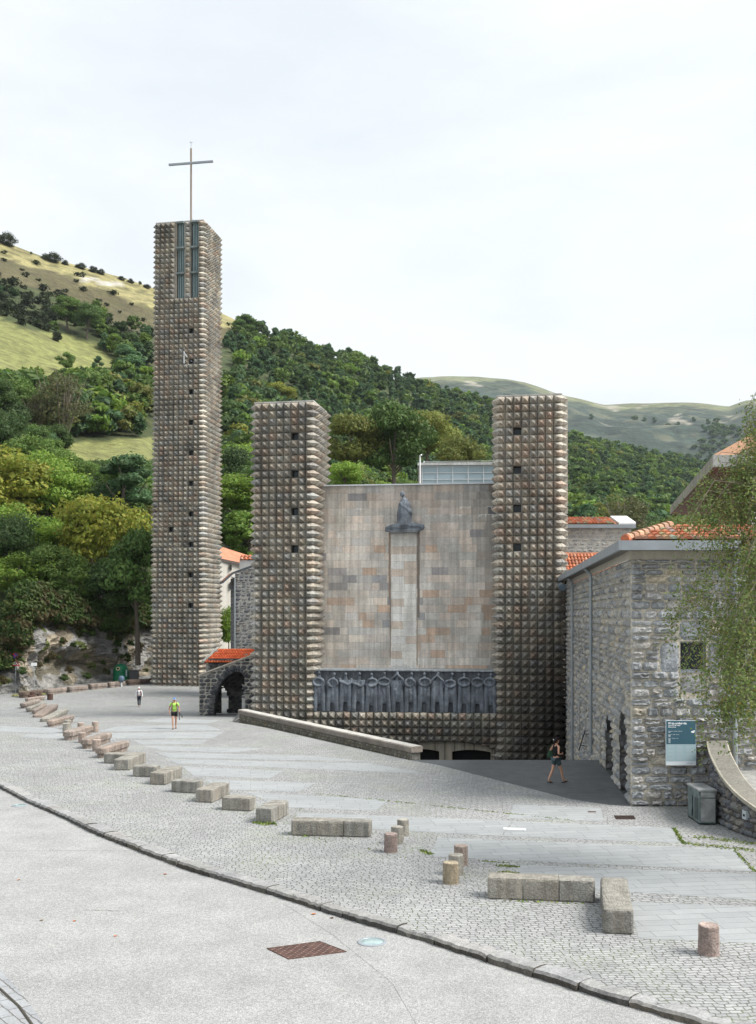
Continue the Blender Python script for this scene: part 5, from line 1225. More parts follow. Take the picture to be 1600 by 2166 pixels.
T = [(201, 1604, 219, 1605, 276, 1588, 'two tier reddish bench, nearest of the stepped benches'), (171, 1584, 190, 1585, 239, 1569, 'two tier brown bench with a bollard in front of its near end'),
     (134, 1566, 152, 1567, 199, 1553, 'two tier pinkish bench surrounded by five short bollards'), (97, 1538, 113, 1538, 159, 1528, 'dark reddish two tier bench left of the pale bollards'),
     (89, 1527, 103, 1527.5, 146, 1517, 'pale topped two tier bench behind the dark reddish one'), (79, 1517.5, 92, 1518, 124, 1508, 'ochre two tier bench in the tight far cluster'),
     (67, 1511, 78, 1511, 100, 1503, 'small brown two tier bench in the tight far cluster'), (54, 1507, 66, 1507, 99, 1497, 'grey two tier bench in the tight far cluster'),
     (44, 1498.5, 56, 1499, 87, 1490, 'leftmost bench of the tight far cluster'), (50, 1487.5, 62, 1487.5, 97, 1482, 'dark two tier bench right behind the rusty drums')]
for i, (a, b, c, d, e, f, lab) in enumerate(T): end_on(a, b, c, d, e, f, .48 if i < 3 else .42, 20+i, 3, lab, tiers=True, cols=BR if i != 4 and i != 7 else BG, group='two tier stone benches at the far left')
for i, (a, b, c, d, lab) in enumerate([(51, 1477, 95, 1470, 'dark brown far bench behind the rusty drums'), (104, 1471, 144, 1465, 'brown far bench, second from the left along the rock'), (149, 1465.5, 188, 1461, 'brown far bench, middle of the row along the rock'),
     (193, 1459.5, 229, 1455.5, 'brown far bench left of the round litter bin'), (233, 1455.5, 267, 1452, 'brown far bench behind the round litter bin'), (273, 1451, 330, 1445, 'long dark far bench beside the bell tower foot')]):
    place_bench(gp(a, b), gp(c, d), .7, .52, 40+i, 3, lab, tiers=True, cols=BB if i in (0, 5) else BR, group='low brown benches in front of the rock face')

# ------------------------------------------------------------------ bollards and drums
def bollard_mesh(r, h, seed, col, topc, n=20):
    rnd = random.Random(seed); mb = MB(); V = []; Fc = []; cc = []; prof = [(1.03, 0), (1, .03), (1.0, h*.3), (.99, h*.6), (.985, h-.03), (.96, h-.008), (.88, h)]
    for (k, z) in prof:
        for i in range(n): a = 2*math.pi*i/n; q = r*k*(1+rnd.gauss(0, .014)); V.append((q*math.cos(a), q*math.sin(a), z+(rnd.gauss(0, .004) if 0 < z else 0)))
    for j in range(len(prof)-1):
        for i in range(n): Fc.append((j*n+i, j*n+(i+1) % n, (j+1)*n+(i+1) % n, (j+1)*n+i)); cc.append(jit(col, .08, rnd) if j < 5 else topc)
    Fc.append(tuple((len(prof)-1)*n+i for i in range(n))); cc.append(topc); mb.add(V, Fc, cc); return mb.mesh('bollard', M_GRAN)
PK = (.37, .30, .255); PG = (.33, .31, .27)
for i, (x, y, r, h, c, lab, grp) in enumerate([
    (1500, 2018, .195, .56, (.38, .30, .265), 'single rough pink granite bollard at the right foot of the square', 'granite bollards'),
    (954, 1868, .19, .50, (.37, .31, .22), 'squat bollard with yellow lichen, front one of the right hand trio', 'granite bollards'), (965, 1850, .185, .50, PG, 'grey bollard in the middle of the right hand trio', 'granite bollards'), (975.5, 1829, .18, .50, PK, 'pink bollard at the back of the right hand trio', 'granite bollards'),
    (827, 1802, .18, .50, (.30, .235, .21), 'reddish bollard at the front of the left hand trio', 'granite bollards'), (840.5, 1784, .175, .48, PG, 'pale topped bollard in the middle of the left hand trio', 'granite bollards'), (853, 1767, .17, .47, PG, 'bollard at the back of the left hand trio beside the long bench', 'granite bollards'),
    (204.5, 1589, .20, .55, PK, 'short pale bollard in front of the nearest stepped bench', 'pale bollards round the stepped benches'), (174, 1571, .19, .50, PK, 'short pale bollard before the second stepped bench', 'pale bollards round the stepped benches'), (201.5, 1549, .18, .58, PK, 'pale bollard right of the stepped benches, standing apart', 'pale bollards round the stepped benches'),
    (171, 1546, .18, .45, PK, 'pale bollard behind the third stepped bench', 'pale bollards round the stepped benches'), (140, 1550, .19, .52, PG, 'pale bollard at the near left end of the third stepped bench', 'pale bollards round the stepped benches'), (143.5, 1542, .18, .50, PG, 'pale bollard furthest back beside the third stepped bench', 'pale bollards round the stepped benches')]):
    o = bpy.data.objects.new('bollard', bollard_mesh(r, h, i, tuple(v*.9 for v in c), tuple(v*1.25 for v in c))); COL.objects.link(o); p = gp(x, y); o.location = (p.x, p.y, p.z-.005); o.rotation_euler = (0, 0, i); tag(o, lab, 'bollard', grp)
for i, (x, y, h, lab) in enumerate([(106, 1480.5, .52, 'rusty steel drum standing apart on the right of its group'), (84, 1477.5, .40, 'rusty steel drum in front of the dark far bench, right one of three'), (65, 1479, .34, 'lowest rusty steel drum, front left of its group'), (68, 1474.5, .46, 'rusty steel drum behind the lowest drum')]):
    mb = MB(); mb.lathe([(.24, 0), (.25, .02), (.25, h-.02), (.24, h)], 18); o = mb.build('rusty_drum', M_RUST); p = gp(x, y); o.location = p; tag(o, lab, 'drum', 'rusty drums')

# ------------------------------------------------------------------ covers in the road and the square
mc = empty('manhole_cover', (0, 0, 0), label='rusty brown chequered steel hatch set in the road', cat='manhole cover')
q = [gp(*p, z=RZ) for p in [(565, 2007.5), (611, 2030), (733, 2014), (677, 1992.5)]]; mb = MB(); mb.add([p+Vector((0, 0, .006)) for p in q], [(0, 1, 2, 3)]); mb.build('plate', M_RUST, mc)
mb = MB()
for i in range(13):
    for j in range(11):
        u, v = (i+.5)/13, (j+.5)/11; c = q[0].lerp(q[3], u).lerp(q[1].lerp(q[2], u), v)+Vector((0, 0, .006)); a = (.4 if (i+j) % 2 else -.9); dx, dy = .035*math.cos(a), .035*math.sin(a); ex, ey = -.008*math.sin(a), .008*math.cos(a)
        mb.add([c+Vector((-dx, -dy, 0)), c+Vector((ex, ey, 0)), c+Vector((dx, dy, 0)), c+Vector((-ex, -ey, 0)), c+Vector((0, 0, .007))], [(0, 4, 1), (1, 4, 2), (2, 4, 3), (3, 4, 0)])
mb.build('tread_pattern', plain('worn_steel', (.20, .13, .12), .5, .3, .3, 9), mc)
mb = MB()
for a, b in zip(q, q[1:]+q[:1]): mb.tube([a+Vector((0, 0, .004)), b+Vector((0, 0, .004))], .012, 5, cap=False)
mb.build('frame', M_RUST, mc)
def uplight(x, y, r, lab):
    u = empty('ground_light', tuple(gp(x, y, RZ)), label=lab, cat='ground light', group='round lights set in the road')
    mb = MB(); mb.lathe([(r, 0), (r, .012), (r*.93, .022), (r*.80, .022), (r*.78, .012)], 40); mb.build('ring', M_ZINC, u)
    mb = MB(); V = []; mb.lathe([(r*.79, .014), (r*.5, .024), (r*.1, .028)], 40); mb.build('lens', plain('frosted_lens', (.27, .35, .355), .1, 0, .25, 6), u)
uplight(787, 1993.5, .29, 'round ground light with pale green glass beside the steel hatch'); uplight(41, 1704.5, .27, 'round ground light at the far left edge by the kerb')
dgn = empty('drain_grate', (0, 0, 0), label='small rusty drain grating in front of the stone building', cat='grate')
q = [gp(*p) for p in [(1300, 1726.5), (1304, 1733.5), (1345, 1733.5), (1341, 1726.5)]]; mb = MB(); mb.add([p+Vector((0, 0, .006)) for p in q], [(0, 1, 2, 3)]); mb.build('pit', M_DARK, dgn)
mb = MB()
for i in range(15): a = q[0].lerp(q[3], i/14); b = q[1].lerp(q[2], i/14); mb.tube([a+Vector((0, 0, .009)), b+Vector((0, 0, .009))], .009, 4)
mb.tube([q[0]+Vector((0, 0, .01)), q[3]+Vector((0, 0, .01))], .012, 4); mb.tube([q[1]+Vector((0, 0, .01)), q[2]+Vector((0, 0, .01))], .012, 4); mb.build('bars', M_RUST, dgn)
mb = MB(); q = [gp(*p) for p in [(1244, 1716.5), (1245.5, 1719), (1262, 1719), (1261, 1716.5)]]; mb.add([p+Vector((0, 0, .007)) for p in q], [(0, 1, 2, 3)]); mb.build('access_cover', M_RUST, label='tiny dark access plate in the slab paving', cat='cover')
rnd = random.Random(5)
for i, (x, y, lab, c) in enumerate([(350, 1850, 'orange fallen leaf nearest the kerb', (.5, .16, .06)), (158, 1949, 'orange fallen leaf left of the middle of the road', (.5, .17, .07)), (245, 1981, 'orange fallen leaf lowest on the left side of the road', (.5, .16, .08)), (88, 1948, 'pale brown crumpled leaf far left on the road', (.3, .24, .17)),
        (40, 1862, 'small orange leaf far left above the others', (.5, .2, .1)), (702, 1943, 'dark brown curled leaf near the kerb above the round light', (.12, .06, .03)), (663, 1935, 'small reddish leaf just left of the dark curled leaf', (.4, .14, .06)), (1318, 2124, 'brown leaf caught against the kerb at lower right', (.28, .16, .08))]):
    mb = MB(); l = .055; V = []
    for j in range(5):
        t = j/4; w_ = .03*math.sin(math.pi*t)**.7+.001; V += [(t*l*2-l, -w_, .012*math.sin(t*3)+.006), (t*l*2-l, 0, .004), (t*l*2-l, w_, .02*math.sin(t*2.5)+.006)]
    mb.add(V, [(j*3+k, j*3+k+1, j*3+k+4, j*3+k+3) for j in range(4) for k in (0, 1)]); o = mb.build('fallen_leaf', plain('leaf_%d' % i, c, .7)); o.location = gp(x, y, RZ)+Vector((0, 0, .002)); o.rotation_euler = (0, 0, rnd.uniform(0, 6)); tag(o, lab, 'leaf', 'fallen leaves')

# ------------------------------------------------------------------ rock face, signs and bottle bank at the far left
base_px = [(-420, 1500), (-200, 1488), (0, 1473), (60, 1470), (110, 1464), (170, 1453), (230, 1444), (280, 1440), (330, 1432), (380, 1428)]
bp_ = [gp(x, y) for x, y in base_px]
def rock_at(t):
    p = cr_pt([tuple(v) for v in bp_], t*(len(bp_)-1)); q = cr_pt([tuple(v) for v in bp_], min(1, t+.01)*(len(bp_)-1)); d = (q-p); d.z = 0
    if d.length < 1e-6: d = Vector((1, .3, 0))
    d.normalize(); return p, Vector((d.y, -d.x, 0))
NR, NV_ = 330, 90; V = []; cols = []
for i in range(NR):
    t = i/(NR-1); p, n = rock_at(t); xpx = 800+F*p.x/p.y
    hh = float(np.interp(xpx, [-400, -100, 20, 70, 110, 200, 260, 300, 380], [3, 3, 3.2, 8.5, 8.5, 7.2, 6.5, 6.5, 7.0]))
    for j in range(NV_):
        v = j/(NV_-1); z = v*hh
        q = Vector((p.x, p.y, z)); tt = xpx
        und = -1.6*math.exp(-((v-.30)/.16)**2)*sstep(90, 140, tt)*sstep(262, 235, tt)*(1)       # undercut below the overhang
        prof = -1.6*v*v*1.2+.9*math.exp(-((v-.58)/.14)**2)*sstep(80, 120, tt)*sstep(250, 200, tt)
        nz = Vector((q.x*.35+z*.18, q.y*.35, z*.5-q.x*.15)); a = mn.fractal(nz, .8, 2.2, 7)*.85+abs(mn.noise(nz*2.3))*-.9+abs(mn.noise(nz*5))*-.45+mn.noise(nz*11)*.2
        q2 = q-n*1.5+n*(und+prof+a*.62*(.35+.65*min(1, v*3))); q2.z = p.z-.2+z+mn.noise(nz*1.3)*.2*v; V.append(q2)
        m = mn.noise(nz*1.1); g = .22+.11*mn.noise(nz*3.1)+.08*mn.noise(nz*9); c = [g, g*.985, g*.94]
        if m > .10: c = [g*1.15, g*1.0, g*.76]
        if mn.noise(nz*2.0+Vector((9, 0, 0))) > .12+.55*(1-v)*(1 if tt > 60 else .3): c = [.09, .11, .035]
        if mn.noise(nz*1.6+Vector((0, 30, 0))) > .30: c = [.13, .12, .09]
        cols.append((*c, 1))
me = bpy.data.meshes.new('rock_face'); me.from_pydata(V, [], [(i*NV_+j, (i+1)*NV_+j, (i+1)*NV_+j+1, i*NV_+j+1) for i in range(NR-1) for j in range(NV_-1)])
at = me.color_attributes.new('Col', 'FLOAT_COLOR', 'POINT'); at.data.foreach_set('color', np.array(cols, np.float32).ravel()); me.materials.append(stone('limestone', v1=(.9, .25), v2=(6, .35), bump=.12, bs=4))
o = bpy.data.objects.new('cliff', me); COL.objects.link(o); tag(o, kind='structure')
# loose kerb of low stones along the foot of the rock
rnd = random.Random(19); mb = MB()
for k in range(46):
    t = .28+k*.0135; p, n = rock_at(t); c = jit((.30, .28, .20) if rnd.random() < .6 else (.17, .17, .07), .2, rnd); l = rnd.uniform(.25, .6); M = Matrix.Rotation(math.atan2(n.y, n.x)+math.pi/2, 3, 'Z'); mb.ell(p+n*(1.3+rnd.uniform(-.2, .2))+Vector((0, 0, .05)), (l, .22, rnd.uniform(.10, .2)), c, n=7, m=4, M=M)
mb.build('foot_stones', M_RUB, label='low mossy stones lining the foot of the rock face', cat='stones', kind='stuff')
bt = empty('bottle_bank', tuple(gp(256, 1440.0)), label='green dome shaped bottle bank with a round hole by the rock face', cat='container'); bt.rotation_euler = (0, 0, R(8))
M_BG = plain('green_plastic', (.012, .16, .075), .4, 0, .06); mb = MB(); mb.lathe([(.76, 0), (.80, .05), (.79, 1.0), (.74, 1.25), (.60, 1.5), (.40, 1.66), (.18, 1.74), (.02, 1.76)], 24); mb.build('shell', M_BG, bt, smooth=False)
mb = MB(); mb.lathe([(.20, 0), (.20, .06), (.12, .07), (.12, .0)], 16); h = mb.build('rim', plain('cream_rim', (.5, .45, .25), .5), bt); h.location = (-.22, -.73, 1.26); h.rotation_euler = (R(68), 0, 0)
mb = MB(); mb.lathe([(.12, 0), (.12, .03)], 16); h2 = mb.build('hole', M_DARK, h); h2.location = (0, 0, .05)
mb = MB(); V = []
for zz in (.45, 1.15):
    for a in (-48, -36): V.append((.805*math.cos(R(a)), .805*math.sin(R(a)), zz))
mb.add(V, [(0, 1, 3, 2)]); mb.build('sticker', M_SW, bt); mb = MB(); mb.lathe([(.81, .015), (.83, .03), (.83, .10), (.81, .12)], 24); mb.build('base_ring', M_BG, bt)
db = empty('grey_container', tuple(gp(281, 1439)), label='low dark grey container behind the green bottle bank', cat='container'); mb = MB(); mb.box(-.55, .55, -.4, .4, .1, .95, tx=.0); mb.build('body', plain('container_grey', (.09, .09, .09), .6), db); mb = MB(); mb.box(-.6, .6, -.45, .45, .95, 1.04, tx=.05, ty=.05); mb.build('lid', plain('container_lid', (.06, .06, .065), .5), db)
lb = empty('litter_bin', tuple(gp(257, 1453)), label='round blue grey litter bin on a short pale post in front of the far benches', cat='litter bin'); mb = MB(); mb.lathe([(.09, 0), (.08, .45), (.10, .5)], 10); mb.build('post', M_CONC if False else M_LEAD, lb); mb = MB(); mb.lathe([(.02, .46), (.20, .50), (.29, .66), (.30, .84), (.26, .98), (.14, 1.08), (.02, 1.10)], 18); mb.build('bowl', plain('bin_blue', (.10, .15, .21), .4, .2), lb)
pr = MB(); a = gp(178, 1440); pr.tube([a, dp(160, 1396, a.y+1.6)], .13, 8, (.22, .20, .17)); pr.build('timber_prop', M_CONC, label='slanting pale prop leaning against the overhanging rock', cat='prop')
wp = empty('info_plate', (0, 0, 0), label='small white sign plate low on the rock left of the overhang', cat='sign'); a = dp(66, 1409, 95.0); b = dp(78, 1402, 95.0); mb = MB(); mb.box(a.x, b.x, 94.95, 95.0, a.z, b.z); mb.build('plate', M_WHITE, wp)
mb = MB(); mb.tube([((a.x+b.x)/2, 95.05, a.z+.1), ((a.x+b.x)/2, 95.05, -1.2)], .03, 6); mb.build('post', M_PIPE, wp)
ts = empty('traffic_sign', (0, 0, 0), label='no parking disc over a red triangle roadworks sign on a thin post', cat='sign'); p = gp(33, 1467); Yt = p.y; zc = dp(0, 1388, Yt).z; zt2 = dp(0, 1403, Yt).z
mb = MB(); mb.tube([p, Vector((p.x, p.y, zc+.35))], .035, 8); mb.build('post', M_PIPE, ts)
M_RED = plain('sign_red', (.55, .02, .03), .4, 0, .02); M_BLU = plain('sign_dblue', (.03, .06, .35), .4, 0, .02)
def disc(r, y, m, name, zc, n=24): mb = MB(); V = [(p.x+r*math.cos(2*math.pi*k/n), p.y+y, zc+r*math.sin(2*math.pi*k/n)) for k in range(n)]; mb.add(V+[(v[0], v[1]+.01, v[2]) for v in V], [tuple(range(n)), tuple(range(n, 2*n))[::-1]]+[(k, n+k, n+(k+1) % n, (k+1) % n) for k in range(n)]); return mb.build(name, m, ts)
disc(.33, -.06, M_RED, 'disc', zc); disc(.25, -.075, M_BLU, 'disc_face', zc); mb = MB(); mb.quad((p.x-.20, p.y-.082, zc+.14), (p.x-.14, p.y-.082, zc+.20), (p.x+.20, p.y-.082, zc-.14), (p.x+.14, p.y-.082, zc-.20)); mb.build('diagonal_bar', M_RED, ts)
def tri(r, y, m, name): mb = MB(); V = [(p.x, p.y+y, zt2+r), (p.x-r*.9, p.y+y, zt2-r*.55), (p.x+r*.9, p.y+y, zt2-r*.55)]; mb.add(V+[(v[0], v[1]+.01, v[2]) for v in V], [(0, 1, 2), (5, 4, 3), (0, 3, 4, 1), (1, 4, 5, 2), (2, 5, 3, 0)]); mb.build(name, m, ts)
tri(.42, -.06, M_RED, 'triangle'); tri(.28, -.075, M_WHITE, 'triangle_face'); mb = MB(); mb.ell((p.x+.02, p.y-.085, zt2+.05), (.05, .006, .05)); mb.tube([(p.x+.0, p.y-.085, zt2), (p.x-.04, p.y-.085, zt2-.12)], .03, 5); mb.ell((p.x+.1, p.y-.085, zt2-.10), (.07, .006, .04)); mb.build('worker_symbol', M_DARK, ts)

# ------------------------------------------------------------------ foliage
def leafmat(name, trans=.38):
    m, t, b = newmat(name, .65); N = t.nodes.new; L = t.links.new
    a = N('ShaderNodeAttribute'); a.attribute_name = 'Col'; oi = N('ShaderNodeObjectInfo'); g = N('ShaderNodeNewGeometry')
    r = N('ShaderNodeMapRange'); r.inputs[3].default_value = .78; r.inputs[4].default_value = 1.22; L(oi.outputs['Random'], r.inputs[0])
    v = N('ShaderNodeVectorMath'); v.operation = 'SCALE'; L(a.outputs['Color'], v.inputs[0]); L(r.outputs[0], v.inputs['Scale'])
    L(v.outputs[0], b.inputs['Base Color'])
    tr = N('ShaderNodeBsdfTranslucent'); L(v.outputs[0], tr.inputs[0]); mxs = N('ShaderNodeMixShader'); mxs.inputs[0].default_value = trans
    o = t.nodes['Material Output']; L(b.outputs[0], mxs.inputs[1]); L(tr.outputs[0], mxs.inputs[2]); L(mxs.outputs[0], o.inputs[0])
    return m
M_LEAF = leafmat('foliage'); M_BARK = stone('bark', v1=(2, .2), v2=(10, .25), bump=.03, bs=12)
def fast_mesh(name, V, Q, C, mat):
    """V (n,3), Q (m,4) quads, C (m,3)"""
    me = bpy.data.meshes.new(name); n, m = len(V), len(Q)
    me.vertices.add(n); me.vertices.foreach_set('co', np.asarray(V, np.float32).ravel())
    me.loops.add(m*4); me.loops.foreach_set('vertex_index', np.asarray(Q, np.int32).ravel())
    me.polygons.add(m); me.polygons.foreach_set('loop_start', np.arange(0, m*4, 4, dtype=np.int32)); me.update(calc_edges=True)
    at = me.color_attributes.new('Col', 'FLOAT_COLOR', 'CORNER'); c = np.concatenate([np.asarray(C, np.float32), np.ones((m, 1), np.float32)], 1)
    at.data.foreach_set('color', np.repeat(c, 4, axis=0).ravel()); me.materials.append(mat); return me
def crown_arrays(seed, shape, nq, leaf, col, H=1.0):
    """leaf clusters over a crown of lobes; unit tree: foot at 0, top at 1"""
    g = np.random.default_rng(seed); lob = []
    if shape == 'round': zc, rx_, rz_, nl = .60, .34, .36, 20
    elif shape == 'tall': zc, rx_, rz_, nl = .56, .22, .42, 18
    elif shape == 'cone': zc, rx_, rz_, nl = .55, .26, .45, 26
    elif shape == 'bush': zc, rx_, rz_, nl = .45, .62, .42, 16
    else: zc, rx_, rz_, nl = .62, .38, .32, 22          # spreading
    for k in range(nl):
        z = g.uniform(-1, 1); a = g.uniform(0, 2*np.pi); r = np.sqrt(1-z*z)*g.uniform(.45, .80)
        w = rx_*(1-.75*(z+1)/2)*1.5 if shape == 'cone' else rx_
        lob.append((r*np.cos(a)*w, r*np.sin(a)*w, zc+z*rz_*.74, g.uniform(.26, .46)*w*(1.25 if k < nl//3 else 1), g.uniform(.84, 1.18)))
    lob = np.array(lob); wts = lob[:, 3]**2; wts /= wts.sum(); idx = g.choice(nl, nq, p=wts)
    d = g.normal(size=(nq, 3)); d /= np.linalg.norm(d, axis=1)[:, None]; d[:, 2] = np.where(d[:, 2] < -.2, d[:, 2]*.5, d[:, 2])
    rad = lob[idx, 3]*(1-.55*g.random(nq)**2.2)*(1+.12*g.standard_normal(nq)); P = lob[idx, :3]+d*rad[:, None]*np.array([1, 1, .82])
    nrm = d+g.normal(size=(nq, 3))*.55; nrm /= np.linalg.norm(nrm, axis=1)[:, None]
    a1 = np.cross(nrm, g.normal(size=(nq, 3))); a1 /= np.linalg.norm(a1, axis=1)[:, None]; a2 = np.cross(nrm, a1)
    s = leaf*g.uniform(.55, 1.35, nq)[:, None]; sx = g.uniform(.5, 1, nq)[:, None]
    V = np.stack([P-a1*s, P-a2*s*sx*.7, P+a1*s, P+a2*s*sx*.7], 1).reshape(-1, 3)
    c = np.array(col)[None]*(lob[idx, 4]*g.uniform(.84, 1.18, nq))[:, None]; c[:, 0] *= g.uniform(.85, 1.2, nq)
    return V, np.arange(nq*4).reshape(-1, 4), c
def trunk_mesh(seed, shape, col=(.12, .10, .08)):
    g = random.Random(seed); mb = MB(); top = {'bush': .3}.get(shape, .72); lean = g.uniform(-.03, .03)
    mb.tube([(0, 0, -.12), (lean*.3, 0, .15), (lean, lean, .4), (lean*1.5, 0, top)], [.028, .022, .016, .006], 6, col)
    for k in range(7):
        a = g.uniform(0, 6.3); z = g.uniform(.22, .55)*(.4 if shape == 'bush' else 1); l = g.uniform(.14, .28); mb.tube([(lean*z*2, 0, z), (math.cos(a)*l*.6, math.sin(a)*l*.6, z+l*.5), (math.cos(a)*l, math.sin(a)*l, z+l*1.0)], [.010, .007, .003], 5, col)
    return mb.mesh('trunk', M_BARK)
KINDS = {   # name: shape, colour, words
 'dark': ('round', (0.082, 0.145, 0.037), 'dark green broadleaf tree'), 'mid': ('round', (0.111, 0.185, 0.041), 'mid green round tree'), 'deep': ('spread', (0.070, 0.123, 0.040), 'deep green spreading tree'),
 'bright': ('spread', (0.172, 0.274, 0.043), 'bright green spreading tree'), 'olive': ('spread', (0.173, 0.200, 0.049), 'olive brown beech'), 'gold': ('round', (0.254, 0.286, 0.045), 'yellowing tree'),
 'blue': ('tall', (0.093, 0.178, 0.074), 'tall bluish green tree'), 'fresh': ('tall', (0.144, 0.244, 0.043), 'tall fresh green ash'), 'fir': ('cone', (0.059, 0.105, 0.037), 'dark conical evergreen')}
TPL = {}
for i, (k, (shp, c, w_)) in enumerate(KINDS.items()):
    for v in (0, 1):
        V_, Q_, C_ = crown_arrays(100+i*7+v, shp, 9500, .0185, c); TPL[k, v] = (fast_mesh('crown', V_, Q_, C_, M_LEAF), trunk_mesh(i*3+v, shp))
V_, Q_, C_ = crown_arrays(900, 'bush', 3200, .042, (.045, .08, .022)); TPL['bush', 0] = TPL['bush', 1] = (fast_mesh('crown', V_, Q_, C_, M_LEAF), trunk_mesh(77, 'bush'))
V_, Q_, C_ = crown_arrays(901, 'bush', 2600, .045, (.10, .15, .02)); TPL['limebush', 0] = TPL['limebush', 1] = (fast_mesh('crown', V_, Q_, C_, M_LEAF), trunk_mesh(78, 'bush'))
V_, Q_, C_ = crown_arrays(902, 'bush', 2600, .045, (.032, .045, .018)); TPL['darkbush', 0] = TPL['darkbush', 1] = (fast_mesh('crown', V_, Q_, C_, M_LEAF), trunk_mesh(79, 'bush'))
# a thin, half bare tree
mbp = MB(); g_ = random.Random(4)
for k in range(46):
    a = g_.uniform(0, 6.3); sp_ = g_.uniform(.02, .34); z0 = g_.uniform(.0, .22); p1 = (math.cos(a)*sp_*.35, math.sin(a)*sp_*.35, z0+.22); p2 = (math.cos(a)*sp_*.8, math.sin(a)*sp_*.8, .6+g_.uniform(-.05, .1)); p3 = (math.cos(a)*sp_*1.1, math.sin(a)*sp_*1.1, .86+g_.uniform(-.12, .1))
    mbp.tube([(0, 0, -.1), (math.cos(a)*.02, math.sin(a)*.02, z0), p1, p2, p3], [.02, .014, .008, .005, .002], 5, (.17, .15, .11))
V_, Q_, C_ = crown_arrays(903, 'round', 2300, .021, (.085, .095, .038)); TPL['bare', 0] = TPL['bare', 1] = (fast_mesh('crown', V_, Q_, C_, M_LEAF), mbp.mesh('trunk', M_BARK))
def plant(kind, X, Y, z, h, label, group, name='tree', rz=None, wid=1.0, v=None):
    v = v if v is not None else RR.randint(0, 1); cm, tm = TPL[kind, v]
    e = empty(name, (X, Y, z), RR.uniform(0, 6.3) if rz is None else rz, label=label, cat='bush' if 'bush' in name else 'tree', group=group); e.scale = (h*wid, h*wid, h)
    for nm, m in (('trunk', tm), ('crown', cm)): o = bpy.data.objects.new(nm, m); COL.objects.link(o); o.parent = e
    return e
RR = random.Random(2024)
def hp(xpx, Y): X = (xpx-800)/F*Y; return X, Y, hill(xpx, Y)
def ypix(xpx, Y): return HY-(hill(xpx, Y)-HC)*F/Y
def find_Y(xpx, ypx):                  # depth at which the hillside shows at this pixel
    lo, hi = hstart(xpx)+.5, ridge(xpx)[1]
    for _ in range(40):
        m = (lo+hi)/2
        if ypix(xpx, m) > ypx: lo = m
        else: hi = m
    return lo
placed = []
def special(kind, xpx, yfoot, hpx, label, group=None, name='tree', wid=1.0, Y=None, v=None, sink=0):
    Yv = Y or find_Y(xpx, yfoot); h = hpx/F*Yv; X = (xpx-800)/F*Yv; z = HC+(HY-yfoot)/F*Yv if Y else hill(xpx, Yv)
    plant(kind, X, Yv, z-.3-sink, h, label, group, name, wid=wid, v=v); placed.append((X, Yv, h*.3))
# trees and bushes one can point to
special('fir', 25, 1448, 195, 'dark layered yew hanging over the rock at the left edge, above the traffic sign', wid=1.4, Y=101.5)
special('limebush', 70, 1272, 52, 'bright lime green bush on top of the rock beside the yew', name='bush', Y=104, wid=.9)
special('gold', 212, 1275, 265, 'big yellow green ash standing on the rock left of the bell tower', Y=116, v=0, wid=.95)
special('gold', 22, 1180, 240, 'large yellowing tree at the left edge above the rock', Y=128, v=1, wid=1.2)
special('fresh', 125, 1165, 190, 'tall feathery green tree between the two yellow ones', Y=138, wid=1.2)
special('blue', 265, 1130, 190, 'dense blue green tree touching the bell tower on its left', Y=134, wid=1.5)
special('dark', 292, 1370, 260, 'dark shaded tree behind the bottle bank, left of the bell tower', Y=107.5, v=0, wid=.85)
special('deep', 235, 1345, 170, 'small dark tree over the right end of the rock', Y=108.5, wid=1.1)
special('mid', 150, 1310, 150, 'green ivy clad tree growing over the rock overhang', Y=106.5, wid=1.1, v=1)
special('mid', 105, 1270, 130, 'green shrub like tree above the overhang on the left', Y=107, wid=1.3, v=0)
special('bright', 40, 1300, 150, 'leafy green shrub like tree behind the yew', Y=106, wid=1.3)
special('bare', 130, 950, 175, 'pale half bare tree with many thin stems at the edge of the small meadow', wid=1.0)
special('bare', 80, 935, 110, 'smaller half bare tree left of the pale one', wid=.9)
special('bare', 1330, 1175, 140, 'bare grey brown tree behind the stone house on the right', wid=1.1, Y=140)
special('mid', 68, 985, 60, 'dark green round bush below the small meadow, left one of two', name='bush', wid=1.1)
special('mid', 122, 990, 60, 'dark green round bush below the small meadow, right one of two', name='bush', wid=1.1)
special('mid', 142, 700, 78, 'green tree at the corner of the upper meadow, lighter one of the pair', wid=1.25); special('dark', 184, 716, 78, 'dark green tree right of the lighter one by the upper meadow', wid=1.2, v=1)
special('darkbush', 120, 722, 26, 'single round bush standing in the upper meadow', name='bush', wid=.75)
special('mid', 139, 790, 50, 'lone round tree at the lower edge of the upper meadow', wid=1.1); special('blue', 207, 803, 58, 'thin lone tree near the right end of the upper meadow', wid=.9); special('blue', 270, 812, 92, 'large blue green tree with a pale trunk right of the upper meadow', wid=1.55, v=1)
special('gold', 592, 870, 66, 'rounded yellow brown tree above the left front tower', wid=1.5, v=1); special('dark', 835, 1075, 235, 'largest dark green tree behind the block wall', Y=150, wid=.95, v=0); special('olive', 975, 1060, 140, 'olive brown tree behind the glazed lantern', Y=142, wid=1.2)
special('olive', 745, 1035, 170, 'yellowish olive tree behind the block wall, just right of the left tower', Y=150); special('olive', 905, 1000, 140, 'olive tree right of the largest dark tree', Y=165, wid=1.1)
special('bright', 730, 1060, 95, 'bright green tree peeping over the left end of the block wall', Y=136, wid=1.2); special('fresh', 522, 1215, 160, 'fresh green tree between the bell tower and the left front tower', Y=138, wid=1.5); special('bright', 498, 1120, 130, 'light green tree beside the bell tower on its right', Y=142, wid=1.3)
